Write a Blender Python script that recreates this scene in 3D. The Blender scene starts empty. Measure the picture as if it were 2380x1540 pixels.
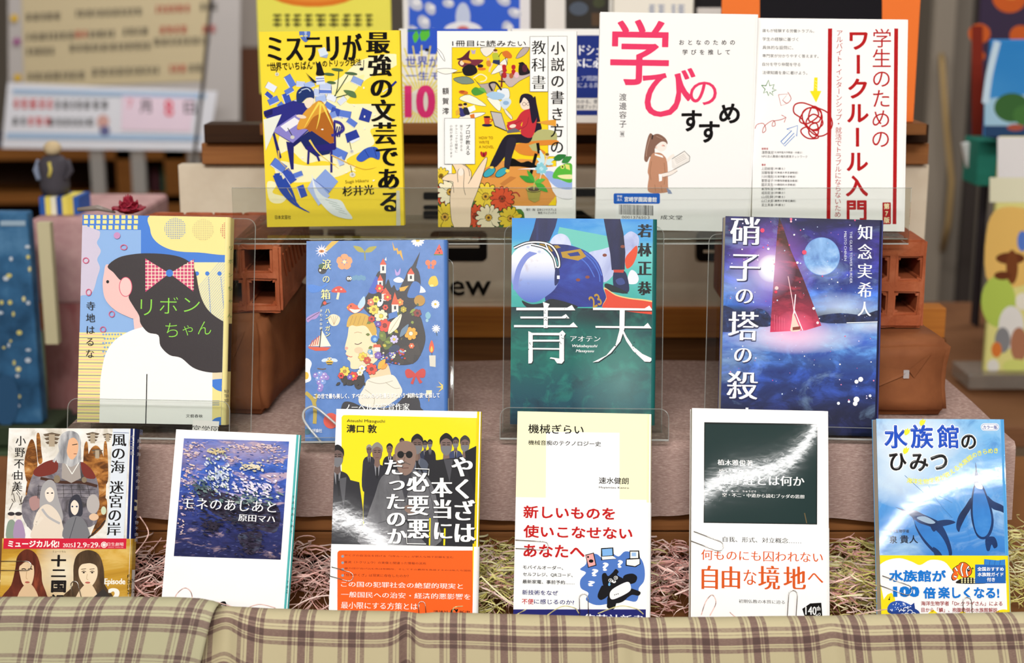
import bpy, bmesh, math, random
import numpy as np
from mathutils import Vector, Matrix
from mathutils.geometry import tessellate_polygon

# ------------------------------------------------------------------ camera, world, lights, exposure
W, H, F = 2380, 1540, 3480.0
CAM = np.array((0.0, -1.31, 1.25))
PITCH = math.radians(13)
sc = bpy.context.scene
COL = sc.collection
cam_data = bpy.data.cameras.new('camera')
cam_data.sensor_width = 36
cam_data.lens = 36 * F / W
cam_data.clip_start = 0.02
cam_data.clip_end = 60
cam_data.dof.use_dof = True
cam_data.dof.focus_distance = 1.29
cam_data.dof.aperture_fstop = 5.5
cam = bpy.data.objects.new('camera', cam_data)
COL.objects.link(cam)
cam.location = CAM
cam.rotation_euler = (math.pi / 2 - PITCH, 0, 0)
sc.camera = cam

sc.view_settings.view_transform = 'Standard'
sc.view_settings.look = 'None'
sc.view_settings.gamma = 1
sc.view_settings.use_curve_mapping = False
sc.view_settings.exposure = -0.02
sc.cycles.max_bounces = 8
sc.cycles.diffuse_bounces = 3
sc.cycles.glossy_bounces = 3
sc.cycles.transparent_max_bounces = 24
sc.cycles.sample_clamp_indirect = 6
sc.cycles.caustics_reflective = False
sc.cycles.caustics_refractive = False

world = bpy.data.worlds.new('room_light')
sc.world = world
world.use_nodes = True
wb = world.node_tree.nodes['Background']
wb.inputs[0].default_value = (1.0, 0.985, 0.97, 1)
wb.inputs[1].default_value = 0.38

def area(name, loc, target, sx, sy, power, col):
    l = bpy.data.lights.new(name, 'AREA')
    l.shape = 'RECTANGLE'
    l.size, l.size_y = sx, sy
    l.energy = power
    l.color = col
    o = bpy.data.objects.new(name, l)
    COL.objects.link(o)
    o.location = loc
    d = Vector(target) - Vector(loc)
    o.rotation_euler = d.to_track_quat('-Z', 'Y').to_euler()
    return o
area('ceiling_lamp_light', (-0.3, -2.5, 2.8), (0, 0, 0.9), 1.7, 0.5, 97, (1.0, 0.985, 0.965))
area('ceiling_lamp_light', (1.6, -0.7, 2.75), (0.1, 0, 0.9), 0.35, 1.2, 16, (1.0, 0.985, 0.965))
area('ceiling_lamp_light', (-0.6, 2.1, 2.75), (-0.6, 2.6, 0.9), 1.6, 0.35, 34, (1.0, 0.985, 0.965))
TUBE = (.5, -4.75, 2.84)
area('ceiling_tube_light', TUBE, (.5, -4.4, .8), 4.6, .07, 105, (1.0, 0.985, 0.965))
area('ceiling_lamp_light', (1.0, 1.7, 2.75), (1.0, 2.2, 0.9), 1.2, 0.35, 18, (1.0, 0.985, 0.965))

# ------------------------------------------------------------------ pixels of the 2380 x 1540 frame -> points
cP, sP = math.cos(PITCH), math.sin(PITCH)
RIGHT = np.array((1.0, 0, 0)); FWD = np.array((0, cP, -sP)); UP = np.array((0, sP, cP))
def ray(px, py):
    return RIGHT * ((px - W / 2) / F) + UP * (-(py - H / 2) / F) + FWD
def at(px, py, D):                       # the point on that ray at horizontal distance D from the camera
    r = ray(px, py)
    return Vector(CAM + r * (D / r[1]))
def onz(px, py, z):                      # the point on that ray at height z
    r = ray(px, py)
    return Vector(CAM + r * ((z - CAM[2]) / r[2]))
def proj(P):
    d = np.asarray(P) - CAM
    z = d @ FWD
    return np.array((W / 2 + F * (d @ RIGHT) / z, H / 2 - F * (d @ UP) / z))

# ------------------------------------------------------------------ materials
def lin(h):
    h = h.lstrip('#')
    c = [int(h[i:i + 2], 16) / 255 for i in (0, 2, 4)]
    return tuple(x / 12.92 if x <= .04045 else ((x + .055) / 1.055) ** 2.4 for x in c)
MATS = {}
FIN = {  # finish: roughness, specular, bump scale, bump strength
    'matte': (.6, .25, 0, 0), 'satin': (.58, .09, 0, 0), **{k: (.45, .1, 0, 0) for k in ('gloss', 'gloss_green', 'gloss_penguin', 'gloss_suits')},
    'linen': (.42, .3, 2600, .12), 'grain': (.36, .35, 1900, .10), 'cloth': (.95, .1, 1500, .25), 'rough': (.9, .15, 300, .3)}
def mat(hexcol, fin='satin'):
    k = (hexcol, fin)
    if k in MATS:
        return MATS[k]
    m = bpy.data.materials.new('surface')
    m.use_nodes = True
    nt = m.node_tree
    b = nt.nodes['Principled BSDF']
    r, s, bs, bt = FIN[fin]
    b.inputs['Base Color'].default_value = (*lin(hexcol), 1)
    b.inputs['Roughness'].default_value = r
    b.inputs['Specular IOR Level'].default_value = s
    if bt:
        bump_noise(nt, b, bs, bt)
    if fin.startswith('gloss'):
        film(nt, b, fin)
    MATS[k] = m
    return m
def film(nt, b, fin='gloss'):
    """laminated cover: a clear coat whose film is slightly curled"""
    b.inputs['Coat Weight'].default_value = .5
    b.inputs['Coat Roughness'].default_value = .05
    tc = nt.nodes.new('ShaderNodeTexCoord')
    def math_(op, *v):
        n = nt.nodes.new('ShaderNodeMath'); n.operation = op
        for k, x in enumerate(v):
            if isinstance(x, (int, float)): n.inputs[k].default_value = x
            else: nt.links.new(x, n.inputs[k])
        return n.outputs[0]
    n = nt.nodes.new('ShaderNodeTexNoise')
    n.inputs['Scale'].default_value = 160; n.inputs['Detail'].default_value = 4
    nt.links.new(tc.outputs['Object'], n.inputs['Vector'])
    h = math_('MULTIPLY', n.outputs['Fac'], .000018)
    if fin in CURL:
        ps, pt = CURL[fin]
        sep = nt.nodes.new('ShaderNodeSeparateXYZ'); nt.links.new(tc.outputs['Object'], sep.inputs[0])
        u, v = sep.outputs[0], sep.outputs[2]
        def poly(p):
            r = math_('MULTIPLY_ADD', u, float(p[0]), float(p[1]))
            for c in p[2:]: r = math_('MULTIPLY_ADD', r, u, float(c))
            return r
        h = math_('MULTIPLY_ADD', poly(ps), math_('SUBTRACT', poly(pt), v), h)
    bp = nt.nodes.new('ShaderNodeBump')
    bp.inputs['Strength'].default_value = 1; bp.inputs['Distance'].default_value = 1
    nt.links.new(h, bp.inputs['Height'])
    nt.links.new(bp.outputs['Normal'], b.inputs['Coat Normal'])
CURL = {}
ARCS = {'gloss_green': ((1636, 1145), (1690, 1110), (1770, 1098), (1845, 1060), (1896, 995)),
        'gloss_penguin': ((2082, 1215), (2130, 1165), (2190, 1140), (2255, 1112), (2330, 1100)),
        'gloss_suits': ((785, 1200), (830, 1222), (890, 1262), (1000, 1380), (1090, 1450))}
def curl_of(fin, to, base, u, d, v):
    """how the film of this cover is curled: tilt along the cover as a cubic of its width"""
    us, ds, vs = [], [], []
    for px, py in ARCS[fin]:
        a, b_ = to(px, py)
        P = base + u * a + v * b_
        D = P - CAM; D = D / np.linalg.norm(D)
        lo, hi = -.3, .3
        for _ in range(40):
            m_ = (lo + hi) / 2
            n = -d * math.cos(m_) + v * math.sin(m_)
            R = D - 2 * (D @ n) * n
            z = P[2] + R[2] / R[1] * (TUBE[1] - P[1])
            if R[1] < 0 and z < TUBE[2]: lo = m_
            else: hi = m_
        us.append(a); ds.append(math.tan(lo)); vs.append(b_)
    CURL[fin] = (np.polyfit(us, ds, 3), np.polyfit(us, vs, 3))
def bump_noise(nt, b, scale, strength):
    tc = nt.nodes.new('ShaderNodeTexCoord')
    n = nt.nodes.new('ShaderNodeTexNoise')
    n.inputs['Scale'].default_value = scale
    n.inputs['Detail'].default_value = 2
    nt.links.new(tc.outputs['Object'], n.inputs['Vector'])
    bp = nt.nodes.new('ShaderNodeBump')
    bp.inputs['Strength'].default_value = strength
    bp.inputs['Distance'].default_value = .001
    nt.links.new(n.outputs['Fac'], bp.inputs['Height'])
    nt.links.new(bp.outputs['Normal'], b.inputs['Normal'])
def ramp(nt, fac, stops, interp='LINEAR'):
    r = nt.nodes.new('ShaderNodeValToRGB')
    r.color_ramp.interpolation = interp
    e = r.color_ramp.elements
    while len(e) < len(stops):
        e.new(.5)
    for i, (p, c) in enumerate(stops):
        e[i].position = p
        e[i].color = (*lin(c), 1)
    nt.links.new(fac, r.inputs['Fac'])
    return r.outputs['Color']
def noise_mat(key, stops, scale=(20, 20, 20), detail=4, fin='satin', dist=0.0, bump=None, rough=.6):
    """two or more colours mottled by noise in the thing's own coordinates"""
    if key in MATS:
        return MATS[key]
    m = bpy.data.materials.new('surface')
    m.use_nodes = True
    nt = m.node_tree
    b = nt.nodes['Principled BSDF']
    r, s, bs, bt = FIN[fin]
    b.inputs['Roughness'].default_value = r
    b.inputs['Specular IOR Level'].default_value = s
    tc = nt.nodes.new('ShaderNodeTexCoord')
    mp = nt.nodes.new('ShaderNodeMapping')
    mp.inputs['Scale'].default_value = scale
    n = nt.nodes.new('ShaderNodeTexNoise')
    n.inputs['Scale'].default_value = 1
    n.inputs['Detail'].default_value = detail
    n.inputs['Roughness'].default_value = rough
    n.inputs['Distortion'].default_value = dist
    nt.links.new(tc.outputs['Object'], mp.inputs['Vector'])
    nt.links.new(mp.outputs['Vector'], n.inputs['Vector'])
    c = ramp(nt, n.outputs['Fac'], stops)
    nt.links.new(c, b.inputs['Base Color'])
    if bump:
        bump_noise(nt, b, *bump)
    elif bt:
        bump_noise(nt, b, bs, bt)
    MATS[key] = m
    return m
def clear_mat(key, tint, gloss=.08, rough=.03, alpha=0.0, col='ffffff'):
    """thin clear acrylic: mostly lets light straight through, with a faint mirror coat; alpha adds a milky body"""
    if key in MATS:
        return MATS[key]
    m = bpy.data.materials.new('acrylic')
    m.use_nodes = True
    nt = m.node_tree
    nt.nodes.clear()
    out = nt.nodes.new('ShaderNodeOutputMaterial')
    tr = nt.nodes.new('ShaderNodeBsdfTransparent')
    tr.inputs[0].default_value = (*lin(tint), 1)
    gl = nt.nodes.new('ShaderNodeBsdfGlossy')
    gl.inputs['Roughness'].default_value = rough
    df = nt.nodes.new('ShaderNodeBsdfDiffuse')
    df.inputs[0].default_value = (*lin(col), 1)
    m1 = nt.nodes.new('ShaderNodeMixShader'); m1.inputs[0].default_value = alpha
    nt.links.new(tr.outputs[0], m1.inputs[1]); nt.links.new(df.outputs[0], m1.inputs[2])
    fr = nt.nodes.new('ShaderNodeFresnel'); fr.inputs[0].default_value = 1.3
    mu = nt.nodes.new('ShaderNodeMath'); mu.operation = 'MULTIPLY_ADD'
    mu.inputs[1].default_value = .35; mu.inputs[2].default_value = gloss * .12
    nt.links.new(fr.outputs[0], mu.inputs[0])
    m2 = nt.nodes.new('ShaderNodeMixShader')
    nt.links.new(mu.outputs[0], m2.inputs[0])
    nt.links.new(m1.outputs[0], m2.inputs[1]); nt.links.new(gl.outputs[0], m2.inputs[2])
    nt.links.new(m2.outputs[0], out.inputs[0])
    MATS[key] = m
    return m
def metal(key='wire', col='c8c4bd', rough=.22):
    if key in MATS:
        return MATS[key]
    m = mat(col + '', 'gloss').copy()
    b = m.node_tree.nodes['Principled BSDF']
    b.inputs['Metallic'].default_value = 1
    b.inputs['Roughness'].default_value = rough
    MATS[key] = m
    return m

# ------------------------------------------------------------------ mesh building
class MB:
    """collects verts, faces and a material per face; build() links ONE mesh object"""
    def __init__(s):
        s.v, s.f, s.m, s.mi = [], [], [], []
    def slot(s, m):
        if m not in s.m:
            s.m.append(m)
        return s.m.index(m)
    def add(s, vs, fs, m):
        o = len(s.v); i = s.slot(m)
        s.v += [tuple(p) for p in vs]
        for f in fs:
            s.f.append(tuple(a + o for a in f)); s.mi.append(i)
    def box(s, x0, y0, z0, x1, y1, z1, m, mtx=None):
        vs = [Vector(p) for p in ((x0, y0, z0), (x1, y0, z0), (x1, y1, z0), (x0, y1, z0), (x0, y0, z1), (x1, y0, z1), (x1, y1, z1), (x0, y1, z1))]
        if mtx:
            vs = [mtx @ p for p in vs]
        s.add(vs, [(0, 3, 2, 1), (4, 5, 6, 7), (0, 1, 5, 4), (1, 2, 6, 5), (2, 3, 7, 6), (3, 0, 4, 7)], m)
    def rbox(s, x0, y0, z0, x1, y1, z1, m, r=.003, seg=2, mtx=None):
        bm = bmesh.new()
        bmesh.ops.create_cube(bm, size=1)
        for v in bm.verts:
            v.co = Vector(((x0 + x1) / 2 + v.co.x * (x1 - x0), (y0 + y1) / 2 + v.co.y * (y1 - y0), (z0 + z1) / 2 + v.co.z * (z1 - z0)))
        bmesh.ops.bevel(bm, geom=bm.edges[:], offset=r, segments=seg, affect='EDGES', profile=.5)
        bm.verts.ensure_lookup_table()
        vs = [(mtx @ v.co) if mtx else v.co.copy() for v in bm.verts]
        s.add(vs, [[v.index for v in f.verts] for f in bm.faces], m)
        bm.free()
    def tube(s, pts, r, m, n=8, closed=False, radii=None):
        pts = [Vector(p) for p in pts]
        k = len(pts)
        rings, prev = [], None
        for i, p in enumerate(pts):
            a = pts[(i - 1) % k] if (closed or i) else p
            b = pts[(i + 1) % k] if (closed or i < k - 1) else p
            t = (b - a).normalized()
            if prev is None:
                up = Vector((0, 0, 1)) if abs(t.z) < .9 else Vector((1, 0, 0))
                x = t.cross(up).normalized()
            else:
                x = (prev - t * prev.dot(t)).normalized()
            prev = x
            y = t.cross(x)
            rr = radii[i] if radii else r
            rings.append([p + (x * math.cos(2 * math.pi * j / n) + y * math.sin(2 * math.pi * j / n)) * rr for j in range(n)])
        vs = [q for rg in rings for q in rg]
        fs = []
        for i in range(k if closed else k - 1):
            for j in range(n):
                a, b = i * n + j, i * n + (j + 1) % n
                c, d = ((i + 1) % k) * n + (j + 1) % n, ((i + 1) % k) * n + j
                fs.append((a, b, c, d))
        if not closed:
            fs.append(tuple(range(n))[::-1]); fs.append(tuple((k - 1) * n + j for j in range(n)))
        s.add(vs, fs, m)
    def lathe(s, prof, m, center=(0, 0, 0), n=24):
        c = Vector(center)
        vs = [c + Vector((r * math.cos(2 * math.pi * j / n), r * math.sin(2 * math.pi * j / n), z)) for r, z in prof for j in range(n)]
        fs = [(i * n + j, i * n + (j + 1) % n, (i + 1) * n + (j + 1) % n, (i + 1) * n + j) for i in range(len(prof) - 1) for j in range(n)]
        s.add(vs, fs, m)
    def grid(s, fn, nu, nv, m):
        vs = [fn(i / nu, j / nv) for j in range(nv + 1) for i in range(nu + 1)]
        fs = [(j * (nu + 1) + i, j * (nu + 1) + i + 1, (j + 1) * (nu + 1) + i + 1, (j + 1) * (nu + 1) + i) for j in range(nv) for i in range(nu)]
        s.add(vs, fs, m)
    def prism(s, pts2, y0, y1, m, mtx=None):
        """outline in (x, z) extruded along y"""
        n = len(pts2)
        tri = tessellate_polygon([[Vector((p[0], p[1], 0)) for p in pts2]])
        vs = [Vector((p[0], y0, p[1])) for p in pts2] + [Vector((p[0], y1, p[1])) for p in pts2]
        if mtx:
            vs = [mtx @ v for v in vs]
        fs = [tuple(t) for t in tri] + [tuple(a + n for a in t[::-1]) for t in tri]
        fs += [(i, (i + 1) % n, (i + 1) % n + n, i + n) for i in range(n)]
        s.add(vs, fs, m)
    def build(s, name, parent=None, smooth=False):
        me = bpy.data.meshes.new(name)
        me.from_pydata(s.v, [], s.f)
        for m in s.m:
            me.materials.append(m)
        me.polygons.foreach_set('material_index', s.mi)
        if smooth:
            me.polygons.foreach_set('use_smooth', [True] * len(me.polygons))
        me.update()
        o = bpy.data.objects.new(name, me)
        COL.objects.link(o)
        if parent:
            o.parent = parent
        return o
def fixn(o):
    bm = bmesh.new(); bm.from_mesh(o.data)
    bmesh.ops.recalc_face_normals(bm, faces=bm.faces[:])
    bm.to_mesh(o.data); bm.free()
    return o
def tag(o, label, cat, group=None, kind=None):
    o['label'] = label; o['category'] = cat
    if group: o['group'] = group
    if kind: o['kind'] = kind
    return o
def structure(o):
    o['kind'] = 'structure'
    return o
def thing(name, label, cat, loc=(0, 0, 0), group=None, rot=None):
    o = bpy.data.objects.new(name, None)
    o.empty_display_size = .02
    COL.objects.link(o)
    o.location = loc
    if rot: o.rotation_euler = rot
    return tag(o, label, cat, group)

# ------------------------------------------------------------------ lettering
GLY = {}
def glyphs(s, off=0.0, smear=0.0, font_shear=0.0):
    """outline mesh of a string with the em cell = 1: (verts, faces); smear widens upright strokes only"""
    k = (s, off, smear, font_shear)
    if k in GLY:
        return GLY[k]
    c = bpy.data.curves.new('lettering', 'FONT')
    c.body = s; c.offset = min(off, 0); c.resolution_u = 4 if len(s) <= 2 else 2; c.shear = font_shear
    o = bpy.data.objects.new('lettering', c)
    COL.objects.link(o)
    dg = bpy.context.evaluated_depsgraph_get()
    me = bpy.data.meshes.new_from_object(o.evaluated_get(dg))
    v0 = [(v.co.x, v.co.y) for v in me.vertices]
    f0 = [tuple(p.vertices) for p in me.polygons]
    bpy.data.objects.remove(o); bpy.data.curves.remove(c); bpy.data.meshes.remove(me)
    vs, fs = [], []
    n = 1 if not smear else max(3, int(smear / .02) + 1)
    dxs = [(0 if n == 1 else -smear / 2 + smear * i / (n - 1), 0) for i in range(n)]
    if off > 0:          # bolder: the outline laid down again on a small ring
        k = 8 if len(s) <= 2 else 4
        ring = [(off * math.cos(2 * math.pi * (i + .5) / k), off * math.sin(2 * math.pi * (i + .5) / k)) for i in range(k)]
        dxs = [(a + p, q) for p, q in ring for a in (dxs if smear < .05 else (dxs[0][0], 0, dxs[-1][0]) if smear else (0,)) for a in [a[0] if isinstance(a, tuple) else a]]
        if off > .04: dxs.append((0, 0))
    for i, (dx, dy) in enumerate(dxs):
        b = len(vs)
        vs += [(x + dx, y + dy, i * .5) for x, y in v0]
        fs += [tuple(a + b for a in f) for f in f0]
    GLY[k] = (vs, fs)
    return GLY[k]
STY = {'g': (0, 0), 'l': (-.012, 0), 'b': (.015, 0), 'h': (.03, 0), 'x': (.045, 0), 'm': (-.007, .03), 'mb': (-.008, .062), 'mx': (-.002, .10), 'ml': (-.022, .012)}

# ------------------------------------------------------------------ printed art on a flat face
DZ = 4e-6
def catmull(pts, closed=True, k=5):
    n = len(pts); out = []
    rng = range(n) if closed else range(n - 1)
    for i in rng:
        p = [np.array(pts[(i + j) % n] if closed else pts[min(max(i + j, 0), n - 1)], float) for j in (-1, 0, 1, 2)]
        for t in range(k):
            u = t / k
            out.append(tuple(.5 * (2 * p[1] + (p[2] - p[0]) * u + (2 * p[0] - 5 * p[1] + 4 * p[2] - p[3]) * u * u + (3 * p[1] - p[0] - 3 * p[2] + p[3]) * u ** 3)))
    if not closed:
        out.append(tuple(map(float, pts[-1])))
    return out
class Art:
    """flat printing on the face of a thing, measured in frame pixels through the face's own plane"""
    def __init__(s, root, to_local, clip, fin='satin', base=0.0):
        s.root, s.to, s.clip, s.fin = root, to_local, clip, fin
        s.z = base; s.fx, s.fy, s.fs = 0, 0, 1
        s.mb = None; s.out = []; s.parent = root; s.mtx = None
    def frame(s, x0=0, y0=0, sc_=1):
        s.fx, s.fy, s.fs = x0, y0, sc_
        return s
    def group(s, name, label=None, parent=None):
        s.flush()
        s.mb = MB(); s.name = name; s.lab = label; s.par = parent or s.parent
    def flush(s):
        if s.mb and s.mb.v:
            o = s.mb.build(s.name, s.par)
            if s.mtx: o.matrix_local = s.mtx
            if s.lab: o['label'] = s.lab
            s.out.append(o)
            s.last = o
        s.mb = None
    def loc(s, p):
        return s.to(s.fx + p[0] * s.fs, s.fy + p[1] * s.fs)
    def M(s, c):
        return c if not isinstance(c, str) else mat(c, s.fin)
    def up(s):
        s.z -= DZ
        return s.z
    def _clip(s, q):
        u0, v0, u1, v1 = s.clip
        for ax, lim, sg in ((0, u0, 1), (0, u1, -1), (1, v0, 1), (1, v1, -1)):
            r = []
            for i in range(len(q)):
                a, b = q[i - 1], q[i]
                ia, ib = (a[ax] - lim) * sg >= 0, (b[ax] - lim) * sg >= 0
                if ia != ib:
                    t = (lim - a[ax]) / (b[ax] - a[ax])
                    r.append((a[0] + (b[0] - a[0]) * t, a[1] + (b[1] - a[1]) * t))
                if ib: r.append(b)
            q = r
            if len(q) < 3: return []
        return q
    def raw(s, q, c, z):
        q = s._clip(q)
        if len(q) < 3: return
        tri = tessellate_polygon([[Vector((a, b, 0)) for a, b in q]])
        s.mb.add([(a, z, b) for a, b in q], [tuple(t) for t in tri], s.M(c))
    def poly(s, pts, c, smooth=False, k=5):
        if smooth: pts = catmull(pts, True, k)
        s.raw([s.loc(p) for p in pts], c, s.up())
    def blob(s, pts, c, k=5): s.poly(pts, c, True, k)
    def rect(s, x0, y0, x1, y1, c): s.poly(((x0, y0), (x1, y0), (x1, y1), (x0, y1)), c)
    def ell(s, cx, cy, rx, ry, c, rot=0, n=22, a0=0, a1=360):
        ca, sa = math.cos(math.radians(rot)), math.sin(math.radians(rot))
        pts = []
        for i in range(n + (a1 - a0 < 360)):
            t = math.radians(a0 + (a1 - a0) * i / n)
            x, y = rx * math.cos(t), ry * math.sin(t)
            pts.append((cx + x * ca - y * sa, cy + x * sa + y * ca))
        s.poly(pts, c)
    def rrect(s, x0, y0, x1, y1, r, c, corners=(1, 1, 1, 1)):
        pts = []
        for (cx, cy, a, on) in ((x1 - r, y0 + r, -90, corners[1]), (x1 - r, y1 - r, 0, corners[2]), (x0 + r, y1 - r, 90, corners[3]), (x0 + r, y0 + r, 180, corners[0])):
            if on:
                pts += [(cx + r * math.cos(math.radians(a + t)), cy + r * math.sin(math.radians(a + t))) for t in (0, 22, 45, 68, 90)]
            else:
                a2 = math.radians(a + 45)
                pts.append((cx + r * (1 if math.cos(a2) > 0 else -1), cy + r * (1 if math.sin(a2) > 0 else -1)))
        s.poly(pts, c)
    def line(s, pts, w, c, smooth=False, closed=False, taper=False, k=5):
        if smooth: pts = catmull(pts, closed, k)
        pts = [np.array(p, float) for p in pts]
        if closed: pts.append(pts[0]); pts.append(pts[1])
        n = len(pts); L, Rr = [], []
        for i, p in enumerate(pts):
            d = pts[min(i + 1, n - 1)] - pts[max(i - 1, 0)]
            d = d / (np.hypot(*d) or 1)
            ww = w / 2 * (1 - .9 * i / (n - 1) if taper else 1)
            L.append(p + np.array((-d[1], d[0])) * ww); Rr.append(p - np.array((-d[1], d[0])) * ww)
        z = s.up()
        for i in range(n - 1):
            s.raw([s.loc(q) for q in (L[i], L[i + 1], Rr[i + 1], Rr[i])], c, z - (i % 2) * 1e-6)
    def outline(s, pts, w, c, smooth=True): s.line(pts, w, c, smooth, True)
    def star(s, cx, cy, r0, r1, n, c, rot=0):
        s.poly([(cx + (r0 if i % 2 else r1) * math.sin(math.pi * i / n + rot), cy - (r0 if i % 2 else r1) * math.cos(math.pi * i / n + rot)) for i in range(2 * n)], c)
    def flower(s, cx, cy, r, n, c, c2, ink=None, inner=.3, rot=0.0, pw=1.0, sq=1.0):
        def petals(rr, col, grow):
            z = s.up()
            for i in range(n):
                a = 2 * math.pi * i / n + rot
                d = np.array((math.cos(a), math.sin(a) * sq)); t = np.array((-math.sin(a), math.cos(a) * sq))
                wd = math.pi * rr / n * .8 * pw + grow
                q = [(cx, cy) + d * rr * .15, (cx, cy) + d * rr * .6 + t * wd, (cx, cy) + d * (rr * .93 + grow) + t * wd * .6, (cx, cy) + d * (rr + grow), (cx, cy) + d * (rr * .93 + grow) - t * wd * .6, (cx, cy) + d * rr * .6 - t * wd]
                s.raw([s.loc(p) for p in q], col, z - (i % 4) * 1.5e-6)
        if ink: petals(r, ink, r * .045)
        petals(r, c, 0)
        if ink: s.ell(cx, cy, r * inner * 1.15, r * inner * 1.15 * sq, ink)
        s.ell(cx, cy, r * inner, r * inner * sq, c2)
    def leaf(s, x0, y0, x1, y1, w, c, bend=0):
        a, b = np.array((x0, y0), float), np.array((x1, y1), float)
        d = b - a; t = np.array((-d[1], d[0])) * (w / np.hypot(*d))
        m = (a + b) / 2 + t * bend
        s.poly([tuple(a), tuple(m + t * .5 - d * .12), tuple(m + t * .42 + d * .15), tuple(b), tuple(m - t * .42 + d * .15), tuple(m - t * .5 - d * .12)], c, True, 3)
    # ---- lettering
    def _put(s, vs, fs, fn, c, z):
        q = [(fn(p[0], p[1]), p[2] if len(p) > 2 else 0) for p in vs]
        s.mb.add([(u, z - i * 2e-6, v) for (u, v), i in q], fs, s.M(c))
    def text(s, t, x0, y0, x1, y1, c, st='g', tilt=None, shear=0):
        """t fitted to the box whose corners are the ink's top left and bottom right"""
        off, sm = STY[st] if isinstance(st, str) else st
        vs, fs = glyphs(t, off, sm, shear)
        if not vs: return
        X0, X1 = min(v[0] for v in vs), max(v[0] for v in vs)
        Y0, Y1 = min(v[1] for v in vs), max(v[1] for v in vs)
        if tilt is None:
            a, b = s.loc((x0, y0)), s.loc((x1, y1))
            fn = lambda x, y: (a[0] + (b[0] - a[0]) * (x - X0) / (X1 - X0), b[1] + (a[1] - b[1]) * (y - Y0) / (Y1 - Y0))
        else:
            ta = math.radians(tilt); cx, cy = (x0 + x1) / 2, (y0 + y1) / 2
            def fn(x, y):
                px, py = x0 + (x1 - x0) * (x - X0) / (X1 - X0) - cx, y1 + (y0 - y1) * (y - Y0) / (Y1 - Y0) - cy
                return s.loc((cx + px * math.cos(ta) - py * math.sin(ta), cy + px * math.sin(ta) + py * math.cos(ta)))
        s._put(vs, fs, fn, c, s.up())
    def char(s, ch, cx, cy, w, h, c, st='g', rot=0, z=None):
        off, sm = STY[st] if isinstance(st, str) else st
        vs, fs = glyphs(ch, off, sm)
        if not vs: return
        ta = math.radians(rot); ca, sa = math.cos(ta), math.sin(ta)
        latin = ord(ch[0]) < 0x2000
        mx = (max(v[0] for v in vs) + min(v[0] for v in vs)) / 2 if latin else .5
        def fn(x, y):
            px, py = (x - mx), -(y - .38)
            px, py = px * ca - py * sa, px * sa + py * ca
            return s.loc((cx + px * w, cy + py * h))
        s._put(vs, fs, fn, c, s.up() if z is None else z)
    def column(s, t, xc, y0, y1, w, c, st='g', dx=0.0, squash=None):
        """upright Japanese column from y0 to y1; dx leans the column's foot sideways"""
        n = len(t); step = (y1 - y0) / n; z = s.up()
        h = squash or min(w, step * 1.04)
        for i, ch in enumerate(t):
            if ch in ' \u3000': continue
            x, y = xc + dx * (i + .5) / n, y0 + step * (i + .5)
            rot = 90 if ch in 'ー「」（）()[]［］…〜―' else 0
            if ch in '・': rot = 0
            if ch in '、。': x += w * .6; y -= step * .6
            if ch in 'っッょョゃャゅュぁァ': x += w * .1; y -= step * .08
            s.char(ch, x, y, w, h, c, st, rot, z)
    def row(s, t, x0, x1, yc, w, c, st='g', dy=0.0, h=None):
        n = len(t); step = (x1 - x0) / n; z = s.up()
        for i, ch in enumerate(t):
            if ch in ' \u3000': continue
            s.char(ch, x0 + step * (i + .5), yc + dy * (i + .5) / n, w, h or w, c, st, 0, z)

# ------------------------------------------------------------------ books
def solve_pose(quad, D, lean0, yaw0=0.0, wl=1.1, wy=1.0):
    """a real rectangle standing in the room, its centre at horizontal distance D, seen as this quad (TL, TR, BR, BL)"""
    quad = np.array(quad, float)
    c = quad.mean(0)
    c3 = np.array(at(c[0], c[1], D))
    w = np.hypot(*(quad[1] - quad[0])) * D * 1.0 / F; h = np.hypot(*(quad[3] - quad[0])) * D / F
    p = np.array((c3[0], c3[2], math.radians(lean0), math.radians(yaw0), 0.0, w, h))
    def axes(p):
        L, y, r = p[2:5]
        R = Matrix.Rotation(y, 3, 'Z') @ Matrix.Rotation(-L, 3, 'X') @ Matrix.Rotation(r, 3, 'Y')
        return [np.array(R.col[i]) for i in range(3)]
    def res(p):
        u, d, v = axes(p)
        cc = np.array((p[0], c3[1], p[1]))
        out = []
        for (a, b), q in zip(((-.5, .5), (.5, .5), (.5, -.5), (-.5, -.5)), quad):
            out += list(proj(cc + u * a * p[5] + v * b * p[6]) - q)
        out.append((p[2] - math.radians(lean0)) * 57.3 * wl)
        out.append((p[3] - math.radians(yaw0)) * 57.3 * wy)
        return np.array(out)
    for _ in range(12):
        r0 = res(p)
        J = np.stack([(res(p + np.eye(7)[i] * 1e-5) - r0) / 1e-5 for i in range(7)], 1)
        p = p - np.linalg.lstsq(J, r0, rcond=None)[0]
    r0 = res(p)
    u, d, v = axes(p)
    cc = np.array((p[0], c3[1], p[1]))
    return cc, u, d, v, p[5], p[6], p[2:5] * 57.3, np.abs(r0[:8]).max()
BOOKS = {}
def face_root(name, label, cat, quad, D, lean, yaw=0.0, group=None, **kw):
    cc, u, d, v, w, h, ang, err = solve_pose(quad, D, lean, yaw, **kw)
    base = cc - v * h / 2
    o = thing(name, label, cat, group=group)
    Mx = Matrix(((u[0], d[0], v[0], base[0]), (u[1], d[1], v[1], base[1]), (u[2], d[2], v[2], base[2]), (0, 0, 0, 1)))
    o.matrix_world = Mx
    n = -d
    def to(px, py):
        r = ray(px, py)
        t = ((cc - CAM) @ n) / (r @ n)
        P = CAM + r * t - base
        return float(P @ u), float(P @ v)
    print('POSE %-16s %s w=%.3f h=%.3f lean=%.1f yaw=%.1f roll=%.1f err=%.1f base=(%.3f %.3f %.3f)' % (name, label[:26], w, h, *ang, err, *base))
    return o, to, w, h
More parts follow.
